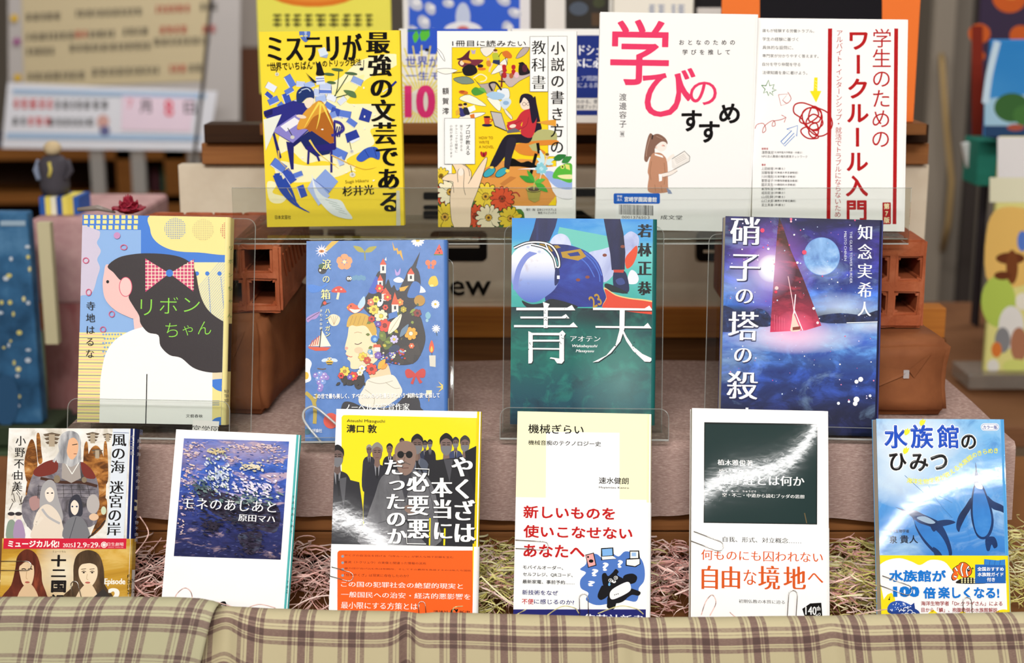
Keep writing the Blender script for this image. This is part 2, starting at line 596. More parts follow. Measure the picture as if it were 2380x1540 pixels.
def make_book(key, label, quad, D, lean, thick, cover, spine, yaw=0.0, fin='satin', hard=False, pages='efe6cf', name='paperback_book', group=None, spine_round=.004, **kw):
    root, to, w, h = face_root(name, label, 'book', quad, D, lean, yaw, group, **kw)
    if fin in ARCS:
        M_ = np.array(root.matrix_world)
        curl_of(fin, to, M_[:3, 3], M_[:3, 0], M_[:3, 1], M_[:3, 2])
    cm = cover if not isinstance(cover, str) else mat(cover, fin)
    sm = spine if not isinstance(spine, str) else mat(spine, fin)
    ct = .0022 if hard else .0006
    x0, x1 = -w / 2, w / 2
    # cover: front board, rounded spine on the right, back board
    mb = MB()
    r = min(spine_round, thick * .45)
    arc = [(x1 + r * math.sin(a), r - r * math.cos(a)) for a in np.linspace(0, math.pi / 2, 6)]
    outer = [(x0, 0.0), (x1, 0.0)] + arc[1:] + [(x1 + r * math.sin(a), thick - r + r * math.cos(a)) for a in np.linspace(math.pi / 2, 0, 6)] + [(x0, thick)]
    inner = [(x0, thick - ct), (x1 + r - ct * 1.5, thick - ct), (x1 + r - ct * 1.5, ct), (x0, ct)]
    ring = outer + inner
    n = len(ring)
    vs = [(a, b, 0) for a, b in ring] + [(a, b, h) for a, b in ring]
    tri = [tuple(t) for t in tessellate_polygon([[Vector((a, b, 0)) for a, b in ring]])]
    sp = range(1, 12)
    side = [(i, (i + 1) % n, (i + 1) % n + n, i + n) for i in range(n)]
    mb.add(vs, [f for i, f in enumerate(side) if i not in sp] + tri + [tuple(a + n for a in t) for t in tri], cm)
    mb.f += [tuple(side[i]) for i in sp]; mb.mi += [mb.slot(sm)] * len(sp)
    cov = fixn(mb.build('cover', root))
    pb = MB()
    ins = .0025 if hard else .0004
    pm = noise_mat('pages' + pages, [(.3, pages), (.7, 'ffffff' if pages > 'f0' else 'f7efdc')], (40, 2600, 4), 2, 'matte')
    pb.box(x0 + ins, ct + .0001, ins, x1 + r - ct * 1.6, thick - ct - .0001, h - ins, pm)
    pb.build('page_block', root)
    a = Art(root, to, (x0, 0, x1, h), fin)
    a.w, a.h, a.thick, a.r = w, h, thick, r
    BOOKS[key] = a
    a.z = -1e-5
    return a
def spine_face(a):
    """the spine's flat outer side as a printing surface"""
    M = np.array(a.root.matrix_world)
    u, d, v, b = M[:3, 0], M[:3, 1], M[:3, 2], M[:3, 3]
    X = a.w / 2 + a.r
    q = b + u * X
    def to(px, py):
        r = ray(px, py)
        P = CAM + r * (((q - CAM) @ u) / (r @ u)) - q
        return float(P @ d), float(P @ v)
    s = Art(a.root, to, (a.r, 0, a.thick - a.r, a.h), a.fin, -1e-5)
    s.mtx = Matrix.Translation((X, 0, 0)) @ Matrix.Rotation(math.pi / 2, 4, 'Z')
    return s.frame(a.fx, a.fy, a.fs)
def band(a, y_px_top, col, over=.0012, name='paper_band', label=None, x_left=None, fin=None):
    """paper band wrapped round the lower part of a book; its printing goes on top of it"""
    a.flush()
    a.fin = 'satin'
    x0, x1 = -a.w / 2 - over * (x_left is not None), a.w / 2
    mb = MB()
    v = y_px_top
    m = a.M(col) if fin is None else mat(col, fin)
    t, r = a.thick, a.r
    g = max(.0003, -a.z + .0001)
    prof = [(x0, -g), (x1, -g)] + [(x1 + (r + g) * math.sin(q), r - (r + g) * math.cos(q)) for q in np.linspace(0.3, math.pi / 2, 5)] + [(x1 + (r + g) * math.sin(q), t - r + (r + g) * math.cos(q)) for q in np.linspace(math.pi / 2, 0, 5)] + [(x0, t + g)]
    n = len(prof)
    vs = [(p, q, 0.0002) for p, q in prof] + [(p, q, v) for p, q in prof]
    mb.add(vs, [(i, i + 1, i + 1 + n, i + n) for i in range(n - 1)], m)
    o = mb.build(name, a.root)
    if label: o['label'] = label
    a.z = -g - 1e-5
    a.parent = o
    return o
# ------------------------------------------------------------------ the room
def board(name, x0, x1, y0, y1, z0, z1, m):
    mb = MB(); mb.box(x0, y0, z0, x1, y1, z1, m)
    return mb.build(name)
YC = CAM[1]
floor_m = noise_mat('floor', [(.3, '6e5b48'), (.7, '85705a')], (6, 60, 6), 4)
structure(board('floor', -3.2, 3.2, -6.2, 6.6, -.05, 0, floor_m))
structure(board('wall_back', -3.2, 3.2, 6.6, 6.7, 0, 2.9, mat('8a8074', 'matte')))
structure(board('wall_left', -3.3, -3.2, -6.2, 6.6, 0, 2.9, mat('a79c8c', 'matte')))
structure(board('wall_right', 3.2, 3.3, -6.2, 6.6, 0, 2.9, mat('a79c8c', 'matte')))
structure(board('ceiling', -3.2, 3.2, -6.2, 6.6, 2.9, 2.95, mat('d8d4cc', 'matte')))

ZS = CAM[2] - .3925      # top of the linen-covered step
ZT = CAM[2] - .2285     # top of the long acrylic shelf
ZF = CAM[2] - .535      # bottom of the front trough
ZR = 1.103              # top of the wooden rack behind

def wood_mat(key, a, b, sx=3, sz=90, fin='satin'):
    return noise_mat(key, [(.25, a), (.5, b), (.75, a)], (sx, sx, sz), 5, fin, .6)
oak = wood_mat('oak', '7a4b2a', '9a653a')
oak2 = wood_mat('oak2', '6d4526', '8a5a33')
dark = wood_mat('darkwood', '2b1b12', '3a2517')
beech = wood_mat('beech', 'a0602a', 'bb7634')

# display table with the front trough
t = thing('display_table', 'brown wooden display table under the plaid cloth and paper shreds', 'table', (0, -.03, 0))
def local(o, par):
    o.parent = par
    o.location = -Vector(par.location)
    return o
mb = MB(); mb.box(-.75, -.215, ZF - .03, .75, .36, ZF, oak2); local(mb.build('table_top'), t)
mb = MB(); mb.box(-.75, -.222, ZF - .05, .75, -.204, CAM[2] - .505, oak2); local(mb.build('front_rail'), t)
for sx in (-.72, .66):
    for sy in (-.2, .28):
        mb = MB(); mb.box(sx, sy, 0, sx + .06, sy + .06, ZF - .03, oak2); local(mb.build('leg'), t)

# the wooden step behind the front books
t = thing('wooden_step', 'low brown wooden step carrying the pink linen cloth', 'step', (0, .08, ZF))
mb = MB(); mb.rbox(-.39, -.038, 1.25 - .478, .43, .246, ZS - .004, oak, .002); local(mb.build('top_board'), t)
mb = MB(); mb.rbox(-.39, -.036, 1.25 - .502, .43, -.018, 1.25 - .4795, oak2, .0015); local(mb.build('front_board'), t)
mb = MB(); mb.box(-.39, .01, ZF, .43, .22, 1.25 - .502, dark); local(mb.build('recessed_base'), t)

# pink linen cloth: over the step and down its front
rnd = random.Random(4)
linen = noise_mat('linen', [(.3, '9c8078'), (.55, 'b3978d'), (.75, 'c9b3a8')], (260, 260, 1400), 3, 'cloth', .2)
yf = -.044
def cloth_pt(u, v):
    x = -.405 + .85 * u
    wob = .002 * math.sin(x * 23) + .0016 * math.sin(x * 51 + 1)
    L_top, rad, drop = .287, .007, .062 + .0035 * math.sin(x * 17 + 2) + .002 * math.sin(x * 60)
    s_ = v * (L_top + rad * 1.57 + drop)
    if s_ < L_top:
        y = .250 - s_; z = ZS + .0006 * math.sin(x * 40 + y * 30)
        y2 = y
        return (x, y2 - .0, z)
    s2 = s_ - L_top
    if s2 < rad * 1.57:
        a = s2 / rad
        return (x, yf + rad - rad * math.sin(a) + wob * .3, ZS - rad + rad * math.cos(a))
    dz = s2 - rad * 1.57
    fold = .0022 * math.sin(x * 75 + 3 * math.sin(x * 9)) * dz / .06
    return (x, yf + wob * .3 - abs(fold) - .003 * dz / .06, ZS - rad - dz)
mb = MB(); mb.grid(cloth_pt, 160, 60, linen)
tag(mb.build('linen_cloth', smooth=True), 'dusty pink linen cloth draped over the wooden step', 'cloth')

# ------------------------------------------------------------------ plaid cloths over the front rail
def plaid_mat(key, cream, brown, deep, period=.0387):
    m = bpy.data.materials.new('plaid'); m.use_nodes = True
    nt = m.node_tree; b = nt.nodes['Principled BSDF']
    b.inputs['Roughness'].default_value = .95; b.inputs['Specular IOR Level'].default_value = .1
    uv = nt.nodes.new('ShaderNodeUVMap')
    sep = nt.nodes.new('ShaderNodeSeparateXYZ'); nt.links.new(uv.outputs[0], sep.inputs[0])
    fac = []
    for ch in (0, 1):
        d = nt.nodes.new('ShaderNodeMath'); d.operation = 'DIVIDE'; d.inputs[1].default_value = period
        nt.links.new(sep.outputs[ch], d.inputs[0])
        fr = nt.nodes.new('ShaderNodeMath'); fr.operation = 'FRACT'; nt.links.new(d.outputs[0], fr.inputs[0])
        st = [(0, 'e0e0e0'), (.085, '000000'), (.13, 'd0d0d0'), (.152, '000000'), (.175, '303030'), (.20, 'ffffff'), (.355, '000000'), (.385, 'd0d0d0'), (.408, '000000'), (.435, 'e8e8e8'), (.52, '303030'), (.56, '181818'), (.88, '606060'), (.94, '202020')]
        fac.append(ramp(nt, fr.outputs[0], st, 'CONSTANT'))
    add = nt.nodes.new('ShaderNodeMix'); add.data_type = 'RGBA'; add.blend_type = 'ADD'
    add.inputs['Factor'].default_value = 1
    nt.links.new(fac[0], add.inputs['A']); nt.links.new(fac[1], add.inputs['B'])
    hf = nt.nodes.new('ShaderNodeMath'); hf.operation = 'MULTIPLY'; hf.inputs[1].default_value = .5
    nt.links.new(add.outputs['Result'], hf.inputs[0])
    n = nt.nodes.new('ShaderNodeTexNoise'); n.inputs['Scale'].default_value = 1; n.inputs['Detail'].default_value = 3
    mp = nt.nodes.new('ShaderNodeMapping'); mp.inputs['Scale'].default_value = (420, 1500, 1)
    nt.links.new(uv.outputs[0], mp.inputs[0]); nt.links.new(mp.outputs[0], n.inputs['Vector'])
    ad = nt.nodes.new('ShaderNodeMath'); ad.operation = 'MULTIPLY_ADD'; ad.inputs[1].default_value = .34; 
    nt.links.new(n.outputs['Fac'], ad.inputs[0])
    sb = nt.nodes.new('ShaderNodeMath'); sb.operation = 'SUBTRACT'; sb.inputs[1].default_value = .17
    nt.links.new(hf.outputs[0], sb.inputs[0]); nt.links.new(sb.outputs[0], ad.inputs[2])
    c = ramp(nt, ad.outputs[0], [(0, cream), (.12, cream), (.5, brown), (.95, deep)])
    nt.links.new(c, b.inputs['Base Color'])
    return m
def interp(tab, x):
    xs = [p[0] for p in tab]; ys = [p[1] for p in tab]
    return float(np.interp(x, xs, ys))
def plaid_cloth(name, label, px0, px1, edge, D, m, lift=0.0, u0=0.0, slant=(0, 0), folds=()):
    """edge: (pixel x, pixel y) of the cloth's upper outline"""
    nu, nv = max(60, int((px1 - px0) / 8)), 44
    rad = .013
    vs, uvs = [], []
    for j in range(nv + 1):
        for i in range(nu + 1):
            px = px0 + (px1 - px0) * i / nu
            top = onz(px, interp(edge, px), 0) * 0 + at(px, interp(edge, px), D + rad * .75)
            zt = top.z
            s_ = -.045 + .165 * j / nv
            a = s_ / rad
            sl = 0
            if s_ < 0:
                y, z = rad + .0, zt - rad * 0 - 0.0
                y, z = 2 * rad - rad * (1 - math.cos(min(-a, 1.57))) * 0 + 0.0, zt + s_ * .0
                aa = min(-a, 1.4)
                y, z = rad + rad * math.sin(aa), zt - rad + rad * math.cos(aa) + min(0, (s_ + rad * 1.4)) * .98
            elif a < 1.5:
                y, z = rad - rad * math.sin(a), zt - rad + rad * math.cos(a)
            else:
                y, z = rad - rad * math.sin(1.5) - (s_ - 1.5 * rad) * .05, zt - rad + rad * math.cos(1.5) - (s_ - 1.5 * rad)
            k = min(1, max(0, (s_ + .01) / .03))
            yy = YC + D + y - lift + k * .0012 * math.sin(px * .021 + 2 * math.sin(px * .004)) 
            du = 0
            for fx, fw, fd in folds:
                g = math.exp(-((px - fx) / fw) ** 2)
                yy += fd * g * (.35 + .65 * k); z -= .3 * fd * g * (1 - k)
                du += fd * .0
            x = top.x + (slant[0] + (slant[1] - slant[0]) * i / nu) * max(0, s_) 
            vs.append((x, yy, z))
            wv = sum(fd * .9 * math.exp(-((px - fx) / (fw * 2.2)) ** 2) * k for fx, fw, fd in folds)
            uvs.append((top.x + u0, s_ - .0105 + .0387 * 2 + wv))
    fs = [(j * (nu + 1) + i, j * (nu + 1) + i + 1, (j + 1) * (nu + 1) + i + 1, (j + 1) * (nu + 1) + i) for j in range(nv) for i in range(nu)]
    mb = MB(); mb.add(vs, fs, m)
    o = mb.build(name, smooth=True)
    uvl = o.data.uv_layers.new(name='UVMap')
    for lp in o.data.loops:
        uvl.data[lp.index].uv = uvs[lp.vertex_index]
    sm = o.modifiers.new('thickness', 'SOLIDIFY'); sm.thickness = .0006; sm.offset = 1
    return tag(o, label, 'cloth', 'plaid cloths over the front rail')
pl1 = plaid_mat('plaid_green', 'bcb896', '8a766c', '63524e', .038)
pl2 = plaid_mat('plaid_tan', 'c6bb97', '887066', '614e4a')
plaid_cloth('plaid_cloth', 'long brown and cream plaid cloth along the front below the middle and right books', 440, 2440,
            [(440, 1412), (520, 1414), (620, 1420), (780, 1424), (940, 1426), (975, 1432), (1010, 1429), (1200, 1433), (1430, 1440), (1520, 1441), (1700, 1439), (1900, 1437), (2100, 1433), (2440, 1427)],
            1.075, pl2, 0, .0174, (-.10, .22), [(530, 26, .008), (948, 14, .007), (1440, 20, .004), (1925, 24, .004)])
plaid_cloth('plaid_cloth', 'left overlapping end of brown and cream plaid cloth below the fantasy paperback', -60, 506,
            [(-60, 1393), (150, 1393), (400, 1393), (460, 1396), (490, 1402), (506, 1408)],
            1.064, pl1, 0, .0261, (-.22, -.26), [])

# ------------------------------------------------------------------ shredded paper in the trough
def shreds(name, label, cols, zones, n, seed, loose=()):
    r = random.Random(seed)
    mb = MB()
    ms = [mat(c, 'matte') for c in cols]
    for _ in range(n):
        zx0, zx1, wt = zones[r.choices(range(len(zones)), [z[2] for z in zones])[0]]
        px = r.uniform(zx0, zx1)
        y = -.135 + .15 * r.random() ** .8
        h = max(0, r.gauss(.016, .013)) + .003
        base = at(px, 1400, 1.31 + y)
        p = np.array((base.x, y, min(ZF + h + .01, ZF + .058)))
        az = r.uniform(0, 6.28); d = np.array((math.cos(az), .5 * math.sin(az), r.uniform(-.3, .6)))
        curl = r.choice((-1, 1)) * r.uniform(30, 150); lift = r.uniform(-40, 25)
        pts = []
        for k in range(r.randint(10, 24)):
            pts.append(p.copy())
            st = r.uniform(.003, .0048)
            curl += r.uniform(-14, 14)
            a = curl * st; c_, s_ = math.cos(a), math.sin(a)
            d = np.array((d[0] * c_ - d[1] * s_, d[0] * s_ + d[1] * c_, d[2] + lift * st * .5))
            d /= np.linalg.norm(d)
            if p[2] < ZF + .004: d[2] = abs(d[2]); lift = abs(lift)
            if p[2] > ZF + .05: d[2] = -abs(d[2]) * .6; lift = -abs(lift)
            if p[1] < -.128: d[1] = abs(d[1])
            if p[1] > .03: d[1] = -abs(d[1])
            p = p + d * st
        w = r.uniform(.0004, .0008)
        wv = np.array((r.uniform(-.4, .4), r.uniform(-.4, .4), 1)); wv /= np.linalg.norm(wv)
        vs = []
        for k, q in enumerate(pts):
            tw = wv * w
            vs += [tuple(q - tw), tuple(q + tw)]
        mb.add(vs, [(2 * k, 2 * k + 1, 2 * k + 3, 2 * k + 2) for k in range(len(pts) - 1)], r.choice(ms))
    for px in loose:
        q = catmull(px, False, 6)
        mb.tube([at(x, y, 1.118 + .003 * math.sin(i)) for i, (x, y) in enumerate(q)], .0004, ms[0], 5)
    return tag(mb.build(name), label, 'paper shreds', kind='stuff')
shreds('pink_paper_shreds', 'tangled pale pink paper shreds filling the trough between the front books', ['f9cfc4', 'f3bfb4', 'fbdfd4', 'e6aaa0'],
       [(280, 790, 5), (1090, 1210, .8), (1490, 1620, 2), (1900, 1990, 1.2), (1960, 2060, .6), (20, 300, .3)], 1100, 3, (((411, 1412), (408, 1385), (428, 1366), (444, 1376), (448, 1405)), ((452, 1392), (500, 1398), (548, 1412)), ((1630, 1428), (1640, 1398), (1655, 1382), (1664, 1400), (1650, 1430)), ((1696, 1422), (1712, 1434), (1740, 1438)), ((315, 1285), (345, 1240), (325, 1200)), ((1985, 1430), (2030, 1420), (2062, 1415)), ((560, 1420), (600, 1404), (640, 1412))))
shreds('green_paper_shreds', 'tangled yellow green paper shreds in the trough right of centre', ['eee6a0', 'dcd480', 'f4efc0', 'c4bc68'],
       [(1085, 1215, 2.2), (1925, 2070, 2.6), (2330, 2380, .5), (1480, 1540, .2)], 700, 8, (((1268, 1432), (1305, 1409), (1335, 1412), (1345, 1424)), ((1200, 1428), (1222, 1416)), ((1390, 1425), (1440, 1408), (1478, 1414), (1495, 1426)), ((1050, 1432), (1055, 1412), (1075, 1408))))

# ------------------------------------------------------------------ wooden rack with the beige sign panel
t = thing('magazine_rack', 'brown wooden rack with beige sign panel behind the display', 'rack', (0, .39, 0))
def rack(name, px0, px1, y0, y1, D, m, deep=.02):
    a, b = at(px0, y1, D), at(px1, y0, D)
    mb = MB(); mb.rbox(a.x, YC + D, a.z, b.x, YC + D + deep, b.z, m, .001)
    return local(mb.build(name), t)
beige = noise_mat('beige', [(.3, 'd6c6ae'), (.7, 'e0d2bb')], (30, 30, 30), 3, 'matte')
rack('sign_panel', 430, 2160, 383, 715, 1.70, beige)
rack('lower_rail', 430, 2200, 716, 785, 1.69, beech, .03)
rack('base_panel', 430, 2200, 786, 905, 1.695, wood_mat('base_wood', '5e3a20', '754a2a'), .03)
rack('upper_rail', 470, 2160, 333, 382, 1.69, oak, .03)
rack('top_rail', 475, 2160, 289, 332, 1.68, dark, .04)
mb = MB(); mb.box(at(606, 300, 1.65).x, .335, ZR - .012, at(2150, 300, 1.65).x, .86, ZR, oak2); local(mb.build('top_shelf'), t)
mb = MB(); mb.box(-.20, .42, 0, -.17, .84, ZR - .012, dark); local(mb.build('side_panel'), t)
mb = MB(); mb.box(.39, .42, 0, .42, .84, ZR - .012, dark); local(mb.build('side_panel'), t)
mb = MB(); mb.box(-.38, .40, 0, .52, .42, at(1000, 905, 1.7).z, dark); local(mb.build('plinth'), t)
def wall_art(par, D, off=.0015):
    """flat printing on an upright plane at distance D, in the local coordinates of an Empty with no rotation"""
    L = par.location
    def to(px, py):
        p = at(px, py, D)
        return p.x - L.x, p.z - L.z
    a = Art(par, to, (-9, -9, 9, 9), 'satin', YC + D - off - L.y)
    return a
a = wall_art(t, 1.70)
a.group('sign_lettering')
ink = '15110f'
a.text('New', 985, 636, 1141, 686, ink, (.012, 0))
for x0, y0, x1, y1 in ((672, 532, 752, 546), (762, 532, 826, 546), (778, 546, 800, 572), (820, 546, 838, 572)):
    a.rect(x0, y0, x1, y1, ink)
a.rrect(1000, 536, 1132, 606, 12, ink); a.rrect(985, 550, 1112, 560, 2, 'd6c6ae'); a.rrect(985, 569, 1114, 575, 2, 'd6c6ae')
a.rrect(1618, 536, 1760, 606, 12, ink); a.rrect(1634, 580, 1760, 587, 2, 'd6c6ae'); a.rrect(1634, 545, 1760, 566, 2, ink)
for y0, y1 in ((446, 463), (476, 486), (489, 508)):
    a.rrect(984, y0, 1080, y1, 5, ink)
a.rrect(1336, 438, 1400, 456, 2, ink)
a.poly(((1336, 488), (1352, 488), (1386, 512), (1386, 528), (1370, 528), (1345, 508), (1336, 512)), ink)
a.flush()

# ------------------------------------------------------------------ terracotta bricks
def brick_mat(key, a, b, c):
    return noise_mat(key, [(.3, a), (.5, b), (.72, c)], (38, 38, 38), 6, 'matte', .4, (420, .35))
terra = brick_mat('terra', '92482a', 'a25431', 'b06440')
kraft = noise_mat('kraft', [(.3, '7d4a2e'), (.7, '925a38')], (24, 24, 24), 4, 'satin', .3, (160, .25))
def hollow_brick(label, x0, x1, zb, zt, yf, yb, holes):
    """block with square holes right through from front to back; holes: list of (x0, x1, z0, z1)"""
    t = thing('hollow_brick', label, 'brick', ((x0 + x1) / 2, (yf + yb) / 2, zb), 'terracotta bricks on the step')
    xs = sorted({x0, x1, *[h[0] for h in holes], *[h[1] for h in holes]})
    zs = sorted({zb, zt, *[h[2] for h in holes], *[h[3] for h in holes]})
    bm = bmesh.new()
    def solid(i, k):
        if not (0 <= i < len(xs) - 1 and 0 <= k < len(zs) - 1): return False
        cx, cz = (xs[i] + xs[i + 1]) / 2, (zs[k] + zs[k + 1]) / 2
        return not any(h[0] < cx < h[1] and h[2] < cz < h[3] for h in holes)
    V = {}
    def vert(x, y, z):
        q = (round(x, 6), round(y, 6), round(z, 6))
        if q not in V: V[q] = bm.verts.new(q)
        return V[q]
    for i in range(len(xs) - 1):
        for k in range(len(zs) - 1):
            if not solid(i, k): continue
            a, b, c, d = xs[i], xs[i + 1], zs[k], zs[k + 1]
            bm.faces.new((vert(a, yf, c), vert(b, yf, c), vert(b, yf, d), vert(a, yf, d)))
            bm.faces.new((vert(a, yb, c), vert(a, yb, d), vert(b, yb, d), vert(b, yb, c)))
            for di, dk, e in ((-1, 0, ((a, c), (a, d))), (1, 0, ((b, d), (b, c))), (0, -1, ((b, c), (a, c))), (0, 1, ((a, d), (b, d)))):
                if not solid(i + di, k + dk):
                    (p, q), (r_, s_) = e
                    bm.faces.new((vert(p, yf, q), vert(p, yb, q), vert(r_, yb, s_), vert(r_, yf, s_)))
    bmesh.ops.recalc_face_normals(bm, faces=bm.faces[:])
    bmesh.ops.bevel(bm, geom=[e for e in bm.edges if len(e.link_faces) == 2 and e.calc_face_angle(0) > .5], offset=.0022, segments=2, affect='EDGES')
    bmesh.ops.subdivide_edges(bm, edges=[e for e in bm.edges if e.calc_length() > .03], cuts=3, use_grid_fill=True)
    rr = random.Random(int(x0 * 1000))
    for v in bm.verts:
        v.co += Vector((rr.gauss(0, .0004), rr.gauss(0, .0004), rr.gauss(0, .0003)))
    me = bpy.data.meshes.new('block'); bm.to_mesh(me); bm.free(); me.materials.append(terra)
    o = bpy.data.objects.new('block', me); COL.objects.link(o)
    local(o, t)
    # combed grooves down the right flank
    mb = MB()
    for g in range(9):
        y = yf + .01 + g * .021
        mb.tube([(x1 + .0004, y, zt - .008), (x1 + .0004, y - .0 + .02, zb + .03)], .0013, terra, 5)
    local(mb.build('combed_ridges'), t)
    return t
def wrapped_block(label, x0, x1, zb, zt, yf, yb, yaw):
    t = thing('paper_wrapped_block', label, 'block', ((x0 + x1) / 2, (yf + yb) / 2, zb), 'brown paper wrapped blocks', (0, 0, yaw))
    hx, hy, hz = (x1 - x0) / 2, (yb - yf) / 2, zt - zb
    bm = bmesh.new(); bmesh.ops.create_cube(bm, size=1)
    for v in bm.verts: v.co = Vector((v.co.x * 2 * hx, v.co.y * 2 * hy, (v.co.z + .5) * hz))
    bmesh.ops.bevel(bm, geom=bm.edges[:], offset=.006, segments=3, affect='EDGES')
    bmesh.ops.subdivide_edges(bm, edges=[e for e in bm.edges if e.calc_length() > .02], cuts=5, use_grid_fill=True)
    rr = random.Random(3)
    for v in bm.verts:
        if v.co.z > .002:
            v.co += Vector((.0012 * math.sin(v.co.z * 90 + v.co.y * 50), .0016 * math.sin(v.co.x * 60 + v.co.z * 70), 0)) + Vector((rr.gauss(0, .0003), rr.gauss(0, .0003), rr.gauss(0, .0003)))
    bmesh.ops.recalc_face_normals(bm, faces=bm.faces[:])
    me = bpy.data.meshes.new('paper_wrap'); bm.to_mesh(me); bm.free(); me.materials.append(kraft)
    for p in me.polygons: p.use_smooth = True
    o = bpy.data.objects.new('paper_wrap', me); COL.objects.link(o); o.parent = t
    # folded end flap with its pointed tip
    mb = MB()
    y = -hy - .0012
    mb.add([(-hx * .98, y, hz * .93), (hx * .55, y - .001, hz * .62), (hx * .5, y - .0016, hz * .55), (-hx * .3, y - .0012, hz * .12), (-hx * .98, y, hz * .06)], [(0, 1, 2, 3, 4)], kraft)
    mb.add([(hx * .80, y, hz * .86), (hx * .55, y - .0022, hz * .63), (hx * .62, y - .0004, hz * .52)], [(0, 1, 2)], kraft)
    f = mb.build('end_flap', t)
    mb = MB(); mb.box(hx * .5, y - .0022, hz * .52, hx * .56, y - .0012, hz * .63, clear_mat('tape', 'ffffff', .3, .1, .25)); mb.build('tape', t)
    return t
yb_ = YC + 1.357
xr = at(652, 600, 1.357).x; xl = xr - .172
zb2 = at(600, 727, 1.357).z; zt2 = ZT - .0052
def hz_(y): return at(600, y, 1.357).z
def hx_(x): return at(x, 640, 1.357).x
hollow_brick('terracotta hollow brick with square holes beside the ribbon cover book', xl, xr, zb2, zt2, yb_, yb_ + .2,
             [(hx_(568 - 78 * i), hx_(628 - 78 * i), hz_(630), hz_(574)) for i in range(5)] + [(hx_(577 - 78 * i), hx_(637 - 78 * i), hz_(706), hz_(652)) for i in range(5)])
wrapped_block('brown paper wrapped block under the left hollow brick', at(640, 800, 1.36).x - .163, at(640, 800, 1.36).x, ZS + .0008, zb2 - .0012, yb_ - .004, yb_ + .19, math.radians(-5))
yr = YC + 1.395
def rz(y): return at(2100, y, 1.395).z
def rx(x): return at(x, 640, 1.395).x
zb3 = rz(762)
hollow_brick('terracotta hollow brick with square holes behind the night tower book', rx(1722), rx(2152), zb3, zt2, yr, yr + .19,
             [(rx(2086), rx(2136), rz(728), rz(682)), (rx(2088), rx(2138), rz(648), rz(600)), (rx(2010), rx(2062), rz(728), rz(682)), (rx(2010), rx(2062), rz(648), rz(600)), (rx(1935), rx(1985), rz(728), rz(682)), (rx(1935), rx(1985), rz(648), rz(600))])
wrapped_block('brown paper wrapped block under the right hollow brick', rx(1760), rx(2185), ZS + .0008, zb3 - .0012, yr - .05, yr + .15, 0)

# ------------------------------------------------------------------ acrylic
AC = clear_mat('acrylic', 'f3f5f3', .1, .04)
ED = clear_mat('acrylic_edge', 'd9dedb', .5, .12, .45, 'f4f4f0')
EDL = clear_mat('acrylic_edge_light', 'e9ecea', .3, .12, .16, 'f4f4f0')
t = thing('acrylic_shelf', 'long clear acrylic shelf with front lip carrying the top row of books', 'shelf', (.2, .12, ZT - .005), )
x0, x1 = at(548, 540, 1.38).x, at(2106, 540, 1.38).x
mb = MB(); mb.rbox(x0, YC + 1.372, ZT - .005, x1, YC + 1.52, ZT, AC, .0008); local(mb.build('shelf_plate'), t)
lip = MB(); zl = at(1300, 436, 1.372).z
lip.box(x0, YC + 1.369, ZT - .004, x1, YC + 1.3715, zl, AC); local(lip.build('front_lip'), t)
mb = MB()
mb.tube([(x0, YC + 1.370, zl), (x1, YC + 1.370, zl)], .0004, EDL, 6)
mb.tube([(x0, YC + 1.370, ZT - .0045), (x1, YC + 1.370, ZT - .0045)], .0007, ED, 6)
mb.tube([(x0, YC + 1.374, ZT - .0005), (x1, YC + 1.374, ZT - .0005)], .0006, ED, 6)
local(mb.build('polished_edge', ), t)
def book_stand(label, a, left, right, up, lip_h, lip_l, lip_r, gap=.016, base_front=None, round_=.008):
    """clear easel in the book's own frame: back plate, base, front lip; metres from the book's bottom centre"""
    t = thing('acrylic_book_stand', label, 'book stand', group='clear stands of the middle row')
    t.matrix_world = a.root.matrix_world
    yb = a.thick + .0008
    zb = (ZS - a.root.matrix_world.translation.z) + .0004
    def plate(name, x0, x1, z0, z1, y0, y1, rr):
        mb = MB()
        pts = [(x0, z0), (x1, z0)] + [(x1 - rr + rr * math.sin(q), z1 - rr + rr * math.cos(q)) for q in np.linspace(math.pi / 2, 0, 6)] + [(x0 + rr - rr * math.sin(q), z1 - rr + rr * math.cos(q)) for q in np.linspace(0, math.pi / 2, 6)]
        mb.prism(pts, y0, y1, AC)
        o = mb.build(name, t)
        e = MB()
        e.tube([(p[0], y0, p[1]) for p in pts[1:] + pts[:1]], .00045, EDL, 6)
        eo = e.build('polished_edge', o)
        return o
    plate('back_plate', left, right, zb, up, yb, yb + .002, round_)
    if lip_h:
        plate('front_lip', lip_l, lip_r, zb, lip_h, -gap, -gap + .002, round_)
    mb = MB(); mb.box(lip_l, -gap + .002, min(zb, -.0042), lip_r, yb, -.0012, AC)
    mb.build('base_plate', t)
    mb = MB(); mb.tube([(lip_l, -gap, zb + .001), (lip_r, -gap, zb + .001)], .0009, ED, 6); mb.build('polished_edge', t)
    # the leg plate running back from the base
    return t
